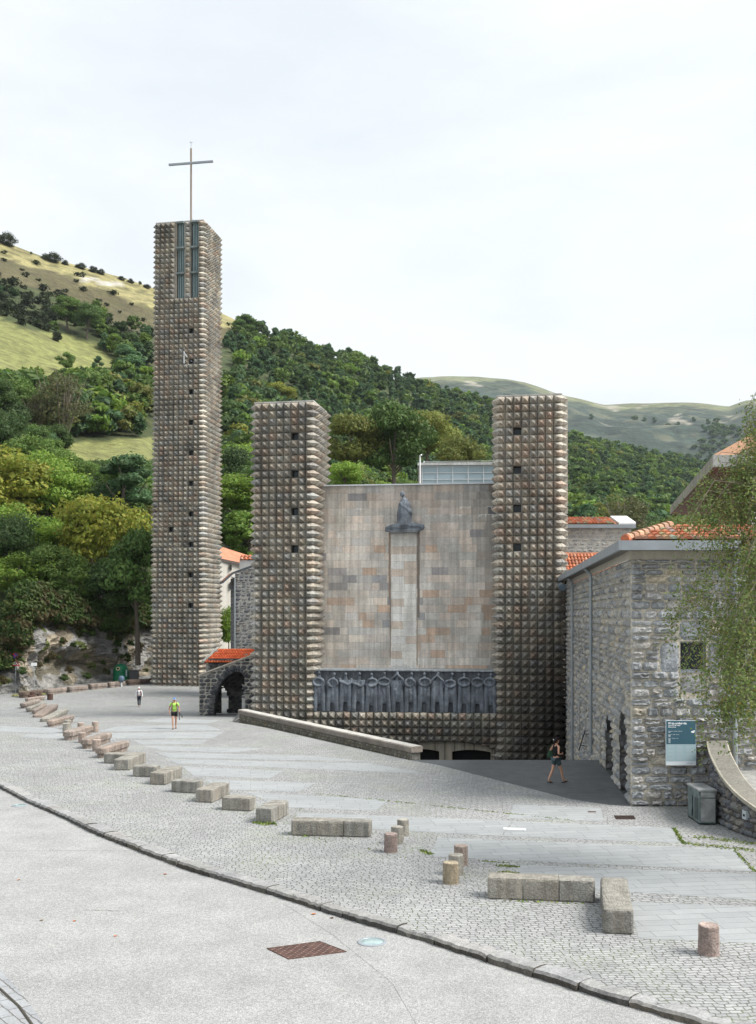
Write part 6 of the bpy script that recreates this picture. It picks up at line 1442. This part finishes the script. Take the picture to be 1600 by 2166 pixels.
for x, y, h, w_ in ((14, 510, 32, 1.6), (112, 536, 24, 1.9), (138, 541, 12, 1.3), (172, 555, 15, 1.7), (196, 560, 15, 1.3), (214, 564, 14, 1.4), (258, 580, 10, 1.7), (276, 583, 11, 1.4), (296, 588, 12, 1.1), (312, 592, 11, 1.5), (66, 522, 8, 1.1), (530, 676, 28, 1.5), (598, 712, 30, 1.2), (635, 724, 24, 1.1)):
    Yv = ridge(x)[1]-8; hh = h/F*Yv; plant('darkbush' if w_ > 1.25 else 'dark', (x-800)/F*Yv, Yv, hill(x, Yv)-hh*.12, hh*1.05, 'small dark wind shaped tree on the skyline of the left hill', 'trees on the skyline of the left hill', wid=w_*.85)
special('dark', 520, 716, 52, 'dark dome shaped tree below the skyline right of the bell tower', wid=1.5, v=0)
special('darkbush', 505, 722, 22, 'small dark bush below the dome shaped tree', name='bush')
# the wood: an even scatter over the hillside; nearest ones are trees of their own, the rest one mass
cand = []
def hidden(x, ytop):
    if 322 < x < 478 and ytop > 480: return True
    if 545 < x < 690 and ytop > 880: return True
    if 690 <= x < 880 and ytop > 1035: return True
    if 880 <= x < 1045 and ytop > 1000: return True
    if 1045 <= x < 1195 and ytop > 870: return True
    if 1195 <= x < 1330 and ytop > 1130: return True
    if x >= 1330 and ytop > 1130: return True
    return False
Yc = 108.0
while Yc < 1150:
    sp = 4.9 if Yc < 260 else 5.6 if Yc < 420 else 6.6
    w0, w1 = (-260-800)/F*Yc, (1900-800)/F*Yc; X = w0
    while X < w1:
        x_, y_ = X+RR.uniform(-.42, .42)*sp, Yc+RR.uniform(-.42, .42)*sp*1.2; X += sp*(1 if Yc < 420 else 1.1); xp = 800+F*x_/y_
        if y_ < hstart(xp)+1 or y_ > ridge(xp)[1]*1.01: continue
        yp = ypix(xp, y_); cv_ = cover(xp+mn.noise(Vector((x_*.05, y_*.05, 9)))*10, yp+mn.noise(Vector((x_*.05, y_*.05, 19)))*6)
        if cv_ == 'wood':
            h = RR.choice((RR.uniform(5.5, 8), RR.uniform(7, 10), RR.uniform(9, 13)))*(1 if y_ < 350 else .9)
            if xp < 200 and 560 < yp < 700: h *= .42
            elif xp < 330 and 640 < yp < 745: h *= .75
            if xp < 255 and 812 < yp < 935: h = max(3, min(h*1.1, (yp-770)*y_/F))
            if 125 < xp < 335 and 962 < yp < 1120: h = max(1.8, min(h, (yp-968)*y_/F))
        elif cv_ == 'heath':
            if RR.random() > .30: continue
            h = RR.uniform(1.2, 3)
        elif cv_ == 'top':
            if RR.random() > .07: continue
            h = RR.uniform(1.5, 3.5)
        else:
            if RR.random() > .012: continue
            h = RR.uniform(1.5, 3)
        if any((x_-a)**2+(y_-b)**2 < (r+1.2)**2 for a, b, r in placed): continue
        ytop = yp-h*F/y_
        if hidden(xp, ytop): continue
        if yp > 1440: continue
        cand.append((y_, x_, xp, yp, h, cv_))
    Yc += sp*(1.05 if Yc < 420 else 1.2)
cand.sort(); near = [c for c in cand if c[5] == 'wood' and -80 < c[2] < 1680][:235]; nearset = set(id(c) for c in near)
def kind_at(x_, y_, xp):
    n = mn.noise(Vector((x_*.025, y_*.025, 40))); r = RR.random()
    if y_ > 300 and n > .12: return 'blue' if r < .6 else 'fir' if r < .75 else 'mid'
    return ('dark' if r < .2 else 'mid' if r < .40 else 'deep' if r < .52 else 'bright' if r < .64 else 'olive' if r < (.74 if y_ < 260 else .68) else 'blue' if r < .88 else 'fresh' if r < (.955 if y_ < 210 else .99) else 'gold')
def region(xp, y_):
    if xp < 330: return 'on the slope left of the bell tower' if y_ < 190 else 'below the meadows left of the bell tower'
    if xp < 560: return 'behind the gap between bell tower and left front tower'
    if xp < 1060: return 'on the wooded slope behind the block wall'
    return 'on the wooded slope right of the right front tower'
made = {}
for (y_, x_, xp, yp, h, cv_) in near:
    k = kind_at(x_, y_, xp); rg = region(xp, y_)
    e = plant(k, x_, y_, hill(xp, y_)-.4, h, KINDS[k][2]+' '+rg, KINDS[k][2]+'s '+rg, wid=RR.uniform(.95, 1.25)); made.setdefault((k, rg), []).append((xp, e))
ORD = ['leftmost', 'second', 'third', 'fourth', 'fifth', 'sixth', 'seventh', 'eighth', 'ninth', 'tenth', 'eleventh', 'twelfth']+['%dth' % i for i in range(13, 99)]
SHORT = {'on the slope left of the bell tower': 'on the slope left of the bell tower', 'below the meadows left of the bell tower': 'below the meadows left of the bell tower', 'behind the gap between bell tower and left front tower': 'between bell tower and left front tower', 'on the wooded slope behind the block wall': 'behind the block wall', 'on the wooded slope right of the right front tower': 'right of the right front tower'}
for (k, rg), lst in made.items():
    lst.sort(key=lambda t: t[0])
    if len(lst) > 1:
        for i, (xx_, e) in enumerate(lst): e['label'] = ('leftmost' if i == 0 else 'rightmost' if i == len(lst)-1 else ORD[i]+' from left')+' '+KINDS[k][2]+' '+SHORT[rg]
# far wood as one mesh
rest = [c for c in cand if id(c) not in nearset]
LOW = {}
for k in KINDS:
    for v in (0, 1):
        for lod, (nq, lf) in enumerate(((900, .062), (420, .085))): LOW[k, v, lod] = crown_arrays(500+list(KINDS).index(k)*5+v, KINDS[k][0] if k != 'fresh' else 'round', nq, lf, KINDS[k][1])
LOWB = crown_arrays(950, 'bush', 260, .12, (.035, .05, .02))
VV, QQ, CC = [], [], []; off = 0
for (y_, x_, xp, yp, h, cv_) in rest:
    if cv_ == 'wood' and h > 4.8: V_, Q_, C_ = LOW[kind_at(x_, y_, xp), RR.randint(0, 1), 0 if y_ < 420 else 1]; wd = RR.uniform(1.05, 1.4)
    else: V_, Q_, C_ = LOWB; wd = RR.uniform(.9, 1.5)
    a = RR.uniform(0, 6.3); ca, sa = math.cos(a), math.sin(a); Rm = np.array([[ca, sa, 0], [-sa, ca, 0], [0, 0, 1]]); z = hill(xp, y_)-h*.12
    VV.append((V_*np.array([h*wd, h*wd, h]))@Rm+np.array([x_, y_, z])); QQ.append(Q_+off); off += len(V_); CC.append(C_*RR.uniform(.8, 1.25))
me = fast_mesh('far_wood', np.concatenate(VV), np.concatenate(QQ), np.concatenate(CC), M_LEAF); o = bpy.data.objects.new('far_wood', me); COL.objects.link(o); tag(o, 'dense mixed wood and scrub covering the upper slopes of the hill', 'wood', kind='stuff')
print('TREES near', len(near), 'rest', len(rest), 'faces', len(me.polygons))
# clumps of trees on the far moor
VV, QQ, CC = [], [], []; off = 0
for k in range(430):
    xp = RR.choice((RR.uniform(1050, 1600), RR.uniform(1250, 1600), RR.gauss(1525, 30))); t = RR.uniform(.0, .45) if abs(xp-1525) > 40 else RR.uniform(0, .62); 
    if RR.random() < .06: t = RR.uniform(.3, .75)
    h0 = HY-float(np.interp(xp, fx, fy)); Y = 1350+1150*t; X = (xp-800)/F*Y; z = HC+h0*(.35+.65*math.sin(t*math.pi/2)**.9)/F*Y; kk = max(0, 1-abs(t-.5)*2); z += kk*(abs(mn.noise(Vector((X*.004, Y*.002, 2))))*-60+mn.noise(Vector((X*.015, Y*.015, 5)))*14)
    V_, Q_, C_ = LOW['dark' if k % 3 else 'blue', k % 2, 1]; h = RR.uniform(9, 15); VV.append(V_*np.array([h*1.7, h*1.7, h])+np.array([X, Y, z-2])); QQ.append(Q_+off); off += len(V_); CC.append(C_*.9)
me = fast_mesh('moor_scrub', np.concatenate(VV), np.concatenate(QQ), np.concatenate(CC), M_LEAF); o = bpy.data.objects.new('moor_scrub', me); COL.objects.link(o); tag(o, 'dark scrub and small trees on the far moor', 'wood', kind='stuff')
# low plants on and along the rock
VV, QQ, CC = [], [], []; off = 0; Bv = [crown_arrays(960+i, 'bush', 420, .10, c) for i, c in enumerate([(.045, .08, .02), (.08, .11, .03), (.10, .085, .035), (.055, .10, .022)])]
for k in range(430):
    t = RR.uniform(.05, .99); p, n = rock_at(t); p = p-n*1.5; xp = 800+F*p.x/p.y; v = RR.uniform(.80, 1.12) if RR.random() < .86 else RR.uniform(.12, .8)
    hh = float(np.interp(xp, [-400, -100, 20, 70, 110, 200, 260, 300, 380], [3, 3, 3.2, 8.5, 8.5, 7.2, 6.5, 6.5, 7.0])); q = p+n*(-1.6*v*v*1.2+.7)+Vector((0, 0, v*hh-.2)); h = RR.uniform(.8, 2.4)*(1 if v > .8 else .4)
    V_, Q_, C_ = RR.choice(Bv); VV.append(V_*np.array([h, h, h])+np.array(q)+np.array([0, 0, -h*.3])); QQ.append(Q_+off); off += len(V_); CC.append(C_)
me = fast_mesh('rock_plants', np.concatenate(VV), np.concatenate(QQ), np.concatenate(CC), M_LEAF); o = bpy.data.objects.new('rock_plants', me); COL.objects.link(o); tag(o, 'ivy, ferns and small shrubs growing over the rock face', 'plants', kind='stuff')
# small plant by the white house
plant('bright', dp(484, 0, 112).x, 112, 1.2, 6.5, 'slim green shrub in front of the white house', None, 'bush', wid=.5)

# ------------------------------------------------------------------ birch at the right edge
g = random.Random(55); bx, by = 10.55, 25.2; bir = empty('birch', (bx, by, 0), label='airy birch with hanging twigs leaning in from the right edge', cat='tree'); mb = MB(); LV_, LQ, LC = [], [], []
mb.tube([(0, 0, -.2), (.05, 0, 2.5), (-.1, 0, 6), (.05, 0, 9.5), (0, 0, 12.4)], [.20, .16, .12, .07, .02], 9, (.45, .42, .38)); mb.build('trunk', M_BARK, bir)
mb = MB(); M_TWIG = M_BARK
def leaves(p, n, spread):
    for _ in range(n):
        c = Vector((p.x+g.gauss(0, spread), p.y+g.gauss(0, spread), p.z+g.gauss(0, spread))); s = g.uniform(.026, .044); a = Vector((g.gauss(0, 1), g.gauss(0, 1), g.gauss(0, 1))).normalized(); b = a.orthogonal().normalized()*s*.8; a = a*s
        k = len(LV_); LV_.extend([c-a, c-b, c+a, c+b]); LQ.append((k, k+1, k+2, k+3)); r = g.random()
        LC.append(jit((.15, .22, .06) if r < .6 else (.23, .28, .09) if r < .85 else (.20, .17, .04) if r < .96 else (.05, .075, .02), .2, g))
for k in range(125):
    z0 = g.uniform(3.6, 11.6); a = math.pi+g.gauss(0, .75) if k < 105 else g.uniform(0, 6.3); l = g.uniform(1.7, 3.5)*(1.0 if z0 < 8.5 else max(.4, (13.5-z0)/5)); up = g.uniform(.25, .75)*l
    p0 = Vector((0, 0, z0)); p1 = Vector((math.cos(a)*l*.45, math.sin(a)*l*.45, z0+up*.7)); p2 = Vector((math.cos(a)*l*.8, math.sin(a)*l*.8, z0+up*.75)); p3 = Vector((math.cos(a)*l, math.sin(a)*l, z0+up*.3))
    mb.tube([p0, p1, p2, p3], [.022, .012, .007, .004], 5, (.26, .21, .18))
    for j in range(9):
        t = g.uniform(.35, 1.0); q = p1.lerp(p2, (t-.35)/.4) if t < .75 else p2.lerp(p3, (t-.75)/.25); dl = g.uniform(.4, 1.5); e = q+Vector((g.gauss(0, .22), g.gauss(0, .22), -dl)); m = q.lerp(e, .5)+Vector((g.gauss(0, .08), g.gauss(0, .08), .06)); mb.tube([q, m, e], [.004, .003, .002], 3, (.16, .12, .09), cap=False)
        for i in range(6):
            f = (i+.5)/6; leaves(q.lerp(m, f*2) if f < .5 else m.lerp(e, f*2-1), 6, .085)
mb.build('branches', M_TWIG, bir)
me = fast_mesh('crown', np.array([tuple(v) for v in LV_]), np.array(LQ), np.array(LC), leafmat('birch_leaf', .4)); o = bpy.data.objects.new('crown', me); COL.objects.link(o); o.parent = bir

# ------------------------------------------------------------------ people
def skin_obj(name, verts, edges, radii, mat, parent, root=0, sub=1):
    me = bpy.data.meshes.new(name); me.from_pydata([Vector(v) for v in verts], edges, []); o = bpy.data.objects.new(name, me); COL.objects.link(o); o.parent = parent
    m = o.modifiers.new('skin', 'SKIN'); m.use_smooth_shade = True
    if not me.skin_vertices: return o
    for i, r in enumerate(radii): r = r if isinstance(r, tuple) else (r, r); me.skin_vertices[0].data[i].radius = r
    me.skin_vertices[0].data[root].use_root = True
    sb = o.modifiers.new('sub', 'SUBSURF'); sb.levels = sub; sb.render_levels = sub; me.materials.append(mat); return o
class Rig:
    def __init__(s): s.v = []; s.e = []; s.r = []; s.n = {}
    def add(s, name, p, r, par=None):
        s.n[name] = len(s.v); s.v.append(p); s.r.append(r)
        if par: s.e.append((s.n[par], s.n[name]))
    def build(s, name, mat, parent, sub=1): return skin_obj(name, s.v, s.e, s.r, mat, parent, 0, sub)
def lerp(a, b, t): return tuple(a[i]+(b[i]-a[i])*t for i in range(3))
def person(loc, rz, H, J, skin, label, grp=None, female=False):
    """J: joints in metres for a 1.70 m figure facing +y; body grown as one surface from the pelvis"""
    e = empty('person', loc, rz, label=label, cat='person', group=grp); k = H/1.70; e.scale = (k, k, k)
    R_ = Rig(); sh = .165 if female else .19
    R_.add('pelvis', (0, 0, .93), (.145, .10)); R_.add('waist', (0, .005, 1.06), (.115 if female else .13, .085), 'pelvis'); R_.add('chest', (0, .0, 1.25), (.145, .10), 'waist'); R_.add('neck0', (0, -.005, 1.41), (.07, .06), 'chest')
    hd = J.get('head', (0, .03, 0)); R_.add('neck1', (0, .005, 1.475), .048, 'neck0'); R_.add('jaw', (hd[0]*.6, .022+hd[1]*.6, 1.53), (.058, .066), 'neck1'); R_.add('face', (hd[0], .018+hd[1], 1.595), (.074, .088), 'jaw'); R_.add('crown', (hd[0], .0+hd[1], 1.66), (.062, .074), 'face')
    R_.add('nose', (hd[0], .018+hd[1]+.105, 1.578), .011, 'face')
    for sd, nm in ((-1, 'l'), (1, 'r')):
        R_.add('ear'+nm, (hd[0]+sd*.082, hd[1]+.01, 1.585), .012, 'face')
        R_.add('sh'+nm, (sd*sh, 0, 1.385), .052, 'neck0'); el = J['el'+nm]; wr = J['wr'+nm]; R_.add('ua'+nm, lerp((sd*sh, 0, 1.385), el, .45), .047, 'sh'+nm); R_.add('el'+nm, el, .037, 'ua'+nm)
        R_.add('fa'+nm, lerp(el, wr, .35), .036, 'el'+nm); R_.add('wr'+nm, wr, .024, 'fa'+nm); d = Vector(wr)-Vector(el); d.normalize(); hc = J.get('hd'+nm, tuple(d)); hc = Vector(hc).normalized(); w_ = Vector(wr); pal = w_+hc*.055
        R_.add('palm'+nm, tuple(pal), (.034, .018), 'wr'+nm); side = hc.cross(Vector((sd, 0, 0))); side = side.normalized() if side.length > .1 else Vector((0, 1, 0))
        for f, (o_, l_) in enumerate(((-.028, .062), (-.010, .072), (.010, .068), (.027, .052))):
            b0 = pal+side*o_+hc*.035; b1 = b0+hc*l_*.5; b2 = b1+(hc*.6+Vector((-sd*.8, 0, 0))).normalized()*l_*.5; R_.add('f%d%s' % (f, nm), tuple(b0), .0095, 'palm'+nm); R_.add('g%d%s' % (f, nm), tuple(b1), .0088, 'f%d%s' % (f, nm)); R_.add('h%d%s' % (f, nm), tuple(b2), .0078, 'g%d%s' % (f, nm))
        t0_ = w_+hc*.03-side*.038; R_.add('t0'+nm, tuple(t0_), .011, 'palm'+nm); R_.add('t1'+nm, tuple(t0_+(hc*.8-side*.6).normalized()*.05), .0095, 't0'+nm)
        hip = (sd*.085, 0, .90); kn, an_ = J['kn'+nm], J['an'+nm]; R_.add('hip'+nm, hip, .088, 'pelvis'); R_.add('th'+nm, lerp(hip, kn, .5), .074, 'hip'+nm); R_.add('kn'+nm, kn, .052, 'th'+nm); R_.add('ca'+nm, lerp(kn, an_, .32), .052, 'kn'+nm); R_.add('an'+nm, an_, .032, 'ca'+nm)
        td = Vector(J.get('to'+nm, (0, 1, -.2))).normalized(); R_.add('ft'+nm, tuple(Vector(an_)+td*.08+Vector((0, 0, -.035))), (.036, .024), 'an'+nm); R_.add('toe'+nm, tuple(Vector(an_)+td*.17+Vector((0, 0, -.045))), (.034, .016), 'ft'+nm)
    body = R_.build('body', skin, e); return e, J, sh, hd
def shirt(e, J, sh, mat, sleeve=.0, long=False, w=.0, hem=.90, name='shirt'):
    S = Rig(); S.add('a', (0, 0, hem), (.152, .115)); S.add('b', (0, .005, 1.07), (.135+w, .103), 'a'); S.add('c', (0, 0, 1.25), (.158+w, .118), 'b'); S.add('d', (0, -.005, 1.385), (.10, .085), 'c')
    for sd, nm in ((-1, 'l'), (1, 'r')):
        p0 = (sd*sh, 0, 1.39); S.add('s'+nm, p0, .060 if sleeve or long else .045, 'd')
        if long: S.add('e'+nm, J['el'+nm], .048, 's'+nm); S.add('w'+nm, J['wr'+nm], .034, 'e'+nm)
        elif sleeve: S.add('e'+nm, lerp(p0, J['el'+nm], sleeve), .062, 's'+nm)
    return S.build(name, mat, e)
def trousers(e, J, mat, t, name='shorts', fl=.012, tail=None):
    S = Rig(); S.add('a', (0, -.005, .95), (.150, .112))
    for sd, nm in ((-1, 'l'), (1, 'r')):
        hip = (sd*.085, 0, .89); kn, an_ = J['kn'+nm], J['an'+nm]; S.add('h'+nm, hip, (.100+fl*.3, .105), 'a'); S.add('m'+nm, lerp(hip, kn, min(t, 1)*.55), .084+fl, 'h'+nm)
        if t <= 1: S.add('k'+nm, lerp(hip, kn, t), .070+fl, 'm'+nm)
        else: S.add('k'+nm, kn, .064+fl*.5, 'm'+nm); S.add('c'+nm, lerp(kn, an_, .4), .058+fl*.5, 'k'+nm); S.add('f'+nm, lerp(kn, an_, .96), .05+fl*.5, 'c'+nm)
    return S.build(name, mat, e)
def shoes(e, J, mat, flip=False):
    for nm in 'lr':
        a = Vector(J['an'+nm]); td = Vector(J.get('to'+nm, (0, 1, -.2))).normalized(); mb = MB(); s_ = Vector((td.y, -td.x, 0)).normalized(); V = []
        prof = [(-.07, .032, .0), (-.04, .04, .0), (.06, .043, 0), (.13, .046, 0), (.19, .036, 0), (.215, .012, 0)]; hts = [.05, .085, .075, .05, .035, .018] if not flip else [.012]*6
        base = a+Vector((0, 0, -.085)); n = len(prof)
        for (l, w_, _), h in zip(prof, hts): c = base+td*l; V += [c-s_*w_, c+s_*w_, c+s_*w_*.8+Vector((0, 0, h)), c-s_*w_*.8+Vector((0, 0, h))]
        Fc = [(0, 1, 2, 3), tuple((n-1)*4+q for q in (3, 2, 1, 0))]+[(i*4+q, i*4+(q+1) % 4, (i+1)*4+(q+1) % 4, (i+1)*4+q)[::-1] for i in range(n-1) for q in range(4)]
        mb.add(V, Fc)
        if flip: c = base+td*.09; mb.tube([c-s_*.045+Vector((0, 0, .012)), c+Vector((0, 0, .06)), c+s_*.045+Vector((0, 0, .012))], .012, 6)
        mb.build('shoe' if not flip else 'sandal', mat, e)
def cloth(name, c, **k): return plain(name, c, .85, 0, .07, 9)
SK1 = plain('skin_light', (.52, .29, .20), .55, 0, .05); SK2 = plain('skin_tan', (.46, .25, .17), .55, 0, .05)
def headface(e, hd, hair):
    mb = MB(); 
    for sd in (-1, 1): mb.ell((hd[0]+sd*.030, hd[1]+.103, 1.592), (.011, .006, .006), n=8, m=6)
    mb.build('eyes', plain('eye_dark', (.03, .02, .02), .3), e); mb = MB(); mb.ell((hd[0], hd[1]+.098, 1.532), (.022, .007, .006), n=8, m=6); mb.build('mouth', plain('lips', (.33, .12, .10), .5), e)
def cap(e, hd, m, brim=True):
    mb = MB(); n = 16; V = []
    prof = [(.098, 1.612), (.100, 1.64), (.092, 1.675), (.070, 1.705), (.035, 1.722), (.004, 1.727)]
    for r, z in prof:
        for i in range(n): a = 2*math.pi*i/n; V.append((hd[0]+r*.88*math.cos(a), hd[1]+.005+r*1.08*math.sin(a), z))
    Fc = [(j*n+i, j*n+(i+1) % n, (j+1)*n+(i+1) % n, (j+1)*n+i) for j in range(len(prof)-1) for i in range(n)]+[tuple((len(prof)-1)*n+i for i in range(n))]
    mb.add(V, Fc)
    if brim: mb.box(hd[0]-.065, hd[0]+.065, hd[1]+.09, hd[1]+.175, 1.606, 1.618, tx=.012)
    mb.build('cap', m, e, smooth=False)
# 1: man in the green shirt, walking towards the camera
J1 = dict(ell=(-.27, -.02, 1.12), wrl=(-.26, .06, .87), elr=(.28, -.04, 1.12), wrr=(.25, .07, .88), knl=(-.085, -.02, .50), anl=(-.075, -.20, .12), knr=(.09, .12, .52), anr=(.07, .16, .09), head=(0, .05, 0), tol=(0, 1, -.35), tor=(0, 1, 0))
p = gp(369, 1542.0); e1_, J, sh, hd = person(p, R(180+10), 1.74, J1, SK2, 'walking man in a neon green shirt, black shorts and blue cap'); shirt(e1_, J, sh, cloth('neon_green', (.38, .68, .13)), sleeve=.55, w=.012, hem=.88); trousers(e1_, J, cloth('black_cloth', (.012, .012, .015)), .62); shoes(e1_, J, cloth('dark_brown', (.05, .03, .03))); cap(e1_, hd, cloth('blue_cap', (.10, .20, .42))); headface(e1_, hd, None)
mb = MB(); mb.box(-.075, .075, hd[1]+.085, hd[1]+.105, 1.625, 1.655); mb.build('sunglasses', M_WHITE, e1_)
def backpack(e, col, label, pole=False, straps=(.17, .04, .03)):
    b = empty('backpack', e.location, e.rotation_euler[2], label=label, cat='backpack'); b.scale = e.scale
    mb = MB(); V = []; n = 12
    for z, w_, d_ in ((.98, .10, .04), (1.02, .15, .09), (1.2, .16, .11), (1.36, .14, .09), (1.42, .08, .04)):
        for i in range(n): a = 2*math.pi*i/n; V.append((w_*math.cos(a), -.20+d_*math.sin(a), z))
    mb.add(V, [(j*n+i, j*n+(i+1) % n, (j+1)*n+(i+1) % n, (j+1)*n+i) for j in range(4) for i in range(n)]+[tuple(range(n))[::-1], tuple(4*n+i for i in range(n))]); mb.build('bag', col, b)
    ms = cloth('strap', straps)
    for sd in (-1, 1): mb = MB(); mb.tube([(sd*.10, -.14, 1.40), (sd*.115, -.02, 1.475), (sd*.12, .10, 1.36), (sd*.125, .135, 1.22), (sd*.15, .06, 1.05), (sd*.15, -.12, 1.02)], .021, 6); mb.build('strap', ms, b)
    mb = MB()
    for z in (1.27, 1.05): mb.tube([(-.13, .11, z), (0, .145, z), (.13, .11, z)], .010, 5)
    mb.build('chest_strap', cloth('strap_dark', (.03, .04, .03)), b)
backpack(e1_, cloth('pack_dark', (.05, .05, .06)), 'small pack with dark red straps worn over the neon green shirt')
pl = empty('walking_poles', e1_.location, e1_.rotation_euler[2], label='pair of dark folded walking poles held by the man in neon green', cat='walking poles'); pl.scale = e1_.scale
for (a, b_) in (((-.30, .16, .86), (-.44, .05, .62)), ((-.27, .17, .84), (-.28, .30, .52))): mb = MB(); mb.tube([lerp(a, b_, -.3), b_], .014, 6); mb.ell(lerp(a, b_, .85), (.03, .03, .04), n=8, m=6); mb.build('pole', M_DARK, pl)
# 2: hiker in white further back
J2 = dict(ell=(-.26, -.03, 1.12), wrl=(-.29, .05, .88), elr=(.26, -.05, 1.12), wrr=(.28, .0, .86), knl=(-.085, .06, .50), anl=(-.07, .10, .09), knr=(.085, .02, .50), anr=(.08, -.14, .11), head=(0, .03, 0), tol=(0, 1, 0), tor=(0, 1, -.3))
p = gp(294.5, 1495.5); Hh = 42.0/F*p.y; e2_, J, sh, hd = person(p, R(180+6), Hh, J2, SK1, 'walking hiker in a white shirt, dark trousers and white cap'); shirt(e2_, J, sh, cloth('white_shirt', (.78, .79, .80)), long=True, hem=.95); trousers(e2_, J, cloth('navy_cloth', (.018, .028, .04)), 2, 'trousers'); shoes(e2_, J, cloth('grey_shoe', (.16, .20, .20))); cap(e2_, hd, M_WHITE); headface(e2_, hd, None)
backpack(e2_, cloth('pack_red', (.22, .04, .04)), 'small pack with dark and red straps on the hiker in white', straps=(.10, .03, .05))
# 3: woman walking away to the right on the landing
J3 = dict(ell=(-.29, -.08, 1.13), wrl=(-.15, .12, 1.08), elr=(.27, -.10, 1.13), wrr=(.20, .12, 1.10), knl=(-.08, -.10, .50), anl=(-.08, -.30, .12), knr=(.08, .17, .50), anr=(.09, .26, .10), head=(0, .03, 0), tol=(0, 1, -.15), tor=(0, 1, .15), hdl=(.6, .8, 0), hdr=(-.6, .8, 0))
p = gp(1177, 1656.5, 0); e3_, J, sh, hd = person((p.x, p.y, .0), R(-62), 1.72, J3, SK1, 'woman walking on the dark landing in a black top and grey shorts', female=True); shirt(e3_, J, sh, cloth('black_top', (.008, .008, .010)), hem=.93, name='tank_top'); trousers(e3_, J, cloth('slate_shorts', (.055, .085, .10)), .66); shoes(e3_, J, cloth('black_rubber', (.015, .012, .012)), flip=True); cap(e3_, hd, cloth('dark_cap', (.015, .010, .012))); headface(e3_, hd, None)
mb = MB(); mb.ell((hd[0], hd[1]-.045, 1.60), (.088, .075, .10)); mb.tube([(hd[0], hd[1]-.08, 1.60), (hd[0], hd[1]-.13, 1.55), (hd[0], hd[1]-.12, 1.42)], [.05, .04, .02], 8); mb.build('hair', cloth('dark_hair', (.02, .012, .01)), e3_)
mb = MB(); mb.ell((hd[0]-.05, hd[1]-.115, 1.625), (.03, .02, .025), n=8, m=6); mb.build('hair_clip', M_WHITE, e3_)
sb = empty('shoulder_bag', e3_.location, e3_.rotation_euler[2], label='dark green shoulder bag hanging at the left side of the woman', cat='bag'); sb.scale = e3_.scale; mb = MB(); V = []
for z, w_, d_ in ((.93, .05, .09), (.97, .065, .15), (1.12, .05, .13), (1.2, .02, .07)):
    for i in range(10): a = 2*math.pi*i/10; V.append((-.235+w_*math.cos(a), -.08+d_*math.sin(a), z))
mb.add(V, [(j*10+i, j*10+(i+1) % 10, (j+1)*10+(i+1) % 10, (j+1)*10+i) for j in range(3) for i in range(10)]+[tuple(range(10))[::-1], tuple(30+i for i in range(10))]); mb.build('bag', cloth('green_bag', (.03, .08, .045)), sb); mb = MB(); mb.tube([(-.23, .0, 1.18), (-.19, .03, 1.42), (-.17, -.04, 1.445), (-.2, -.12, 1.38), (-.235, -.14, 1.18)], .012, 6); mb.build('strap', cloth('green_strap', (.03, .07, .04)), sb)

# faint labels of place for the skyline trees, left to right
sk = sorted([o for o in bpy.data.objects if o.get('group') == 'trees on the skyline of the left hill'], key=lambda o: o.location.x/o.location.y)
for i, o in enumerate(sk): o['label'] = ('leftmost' if i == 0 else 'rightmost' if i == len(sk)-1 else ORD[i]+' from left')+' of the small dark trees on the skyline of the left hill'

# ------------------------------------------------------------------ valley air
mb = MB(); mb.box(-3300, 3300, -60, 3100, -6.5, 640)
mh, t_, b_ = newmat('air'); t_.nodes.remove(b_); pv = t_.nodes.new('ShaderNodeVolumePrincipled'); pv.inputs['Color'].default_value = (.80, .88, 1, 1); pv.inputs['Density'].default_value = .00005; pv.inputs['Anisotropy'].default_value = .2
t_.links.new(pv.outputs[0], t_.nodes['Material Output'].inputs['Volume'])
mb.build('haze', mh, kind='stuff', label='thin pale haze in the valley air', cat='haze')

# seam in the tarmac and a few thin cracks
rnd = random.Random(9)
def crack(pts, w, z=RZ+.0025):
    ps = []
    for a, b in zip(pts[:-1], pts[1:]):
        for k in range(14): t = k/14; ps.append(gp(a[0]+(b[0]-a[0])*t, a[1]+(b[1]-a[1])*t+rnd.uniform(-.5, .5), RZ))
    V = []
    for i, p in enumerate(ps): d = (ps[min(i+1, len(ps)-1)]-ps[max(i-1, 0)]).normalized(); n = Vector((-d.y, d.x, 0))*w*rnd.uniform(.4, 1.2); V += [Vector((p.x, p.y, z))-n, Vector((p.x, p.y, z))+n]
    mb = MB(); mb.add(V, [(2*i, 2*i+2, 2*i+3, 2*i+1) for i in range(len(ps)-1)]); mb.build('road_crack', plain('crack_dirt', (.20, .20, .19), .9, 0, .3, 8), kind='structure')
crack([(-40, 1801), (120, 1800), (292, 1799)], .012); crack([(600, 1912), (700, 1975), (830, 2080), (900, 2200)], .007); crack([(180, 1925), (260, 1928)], .03)
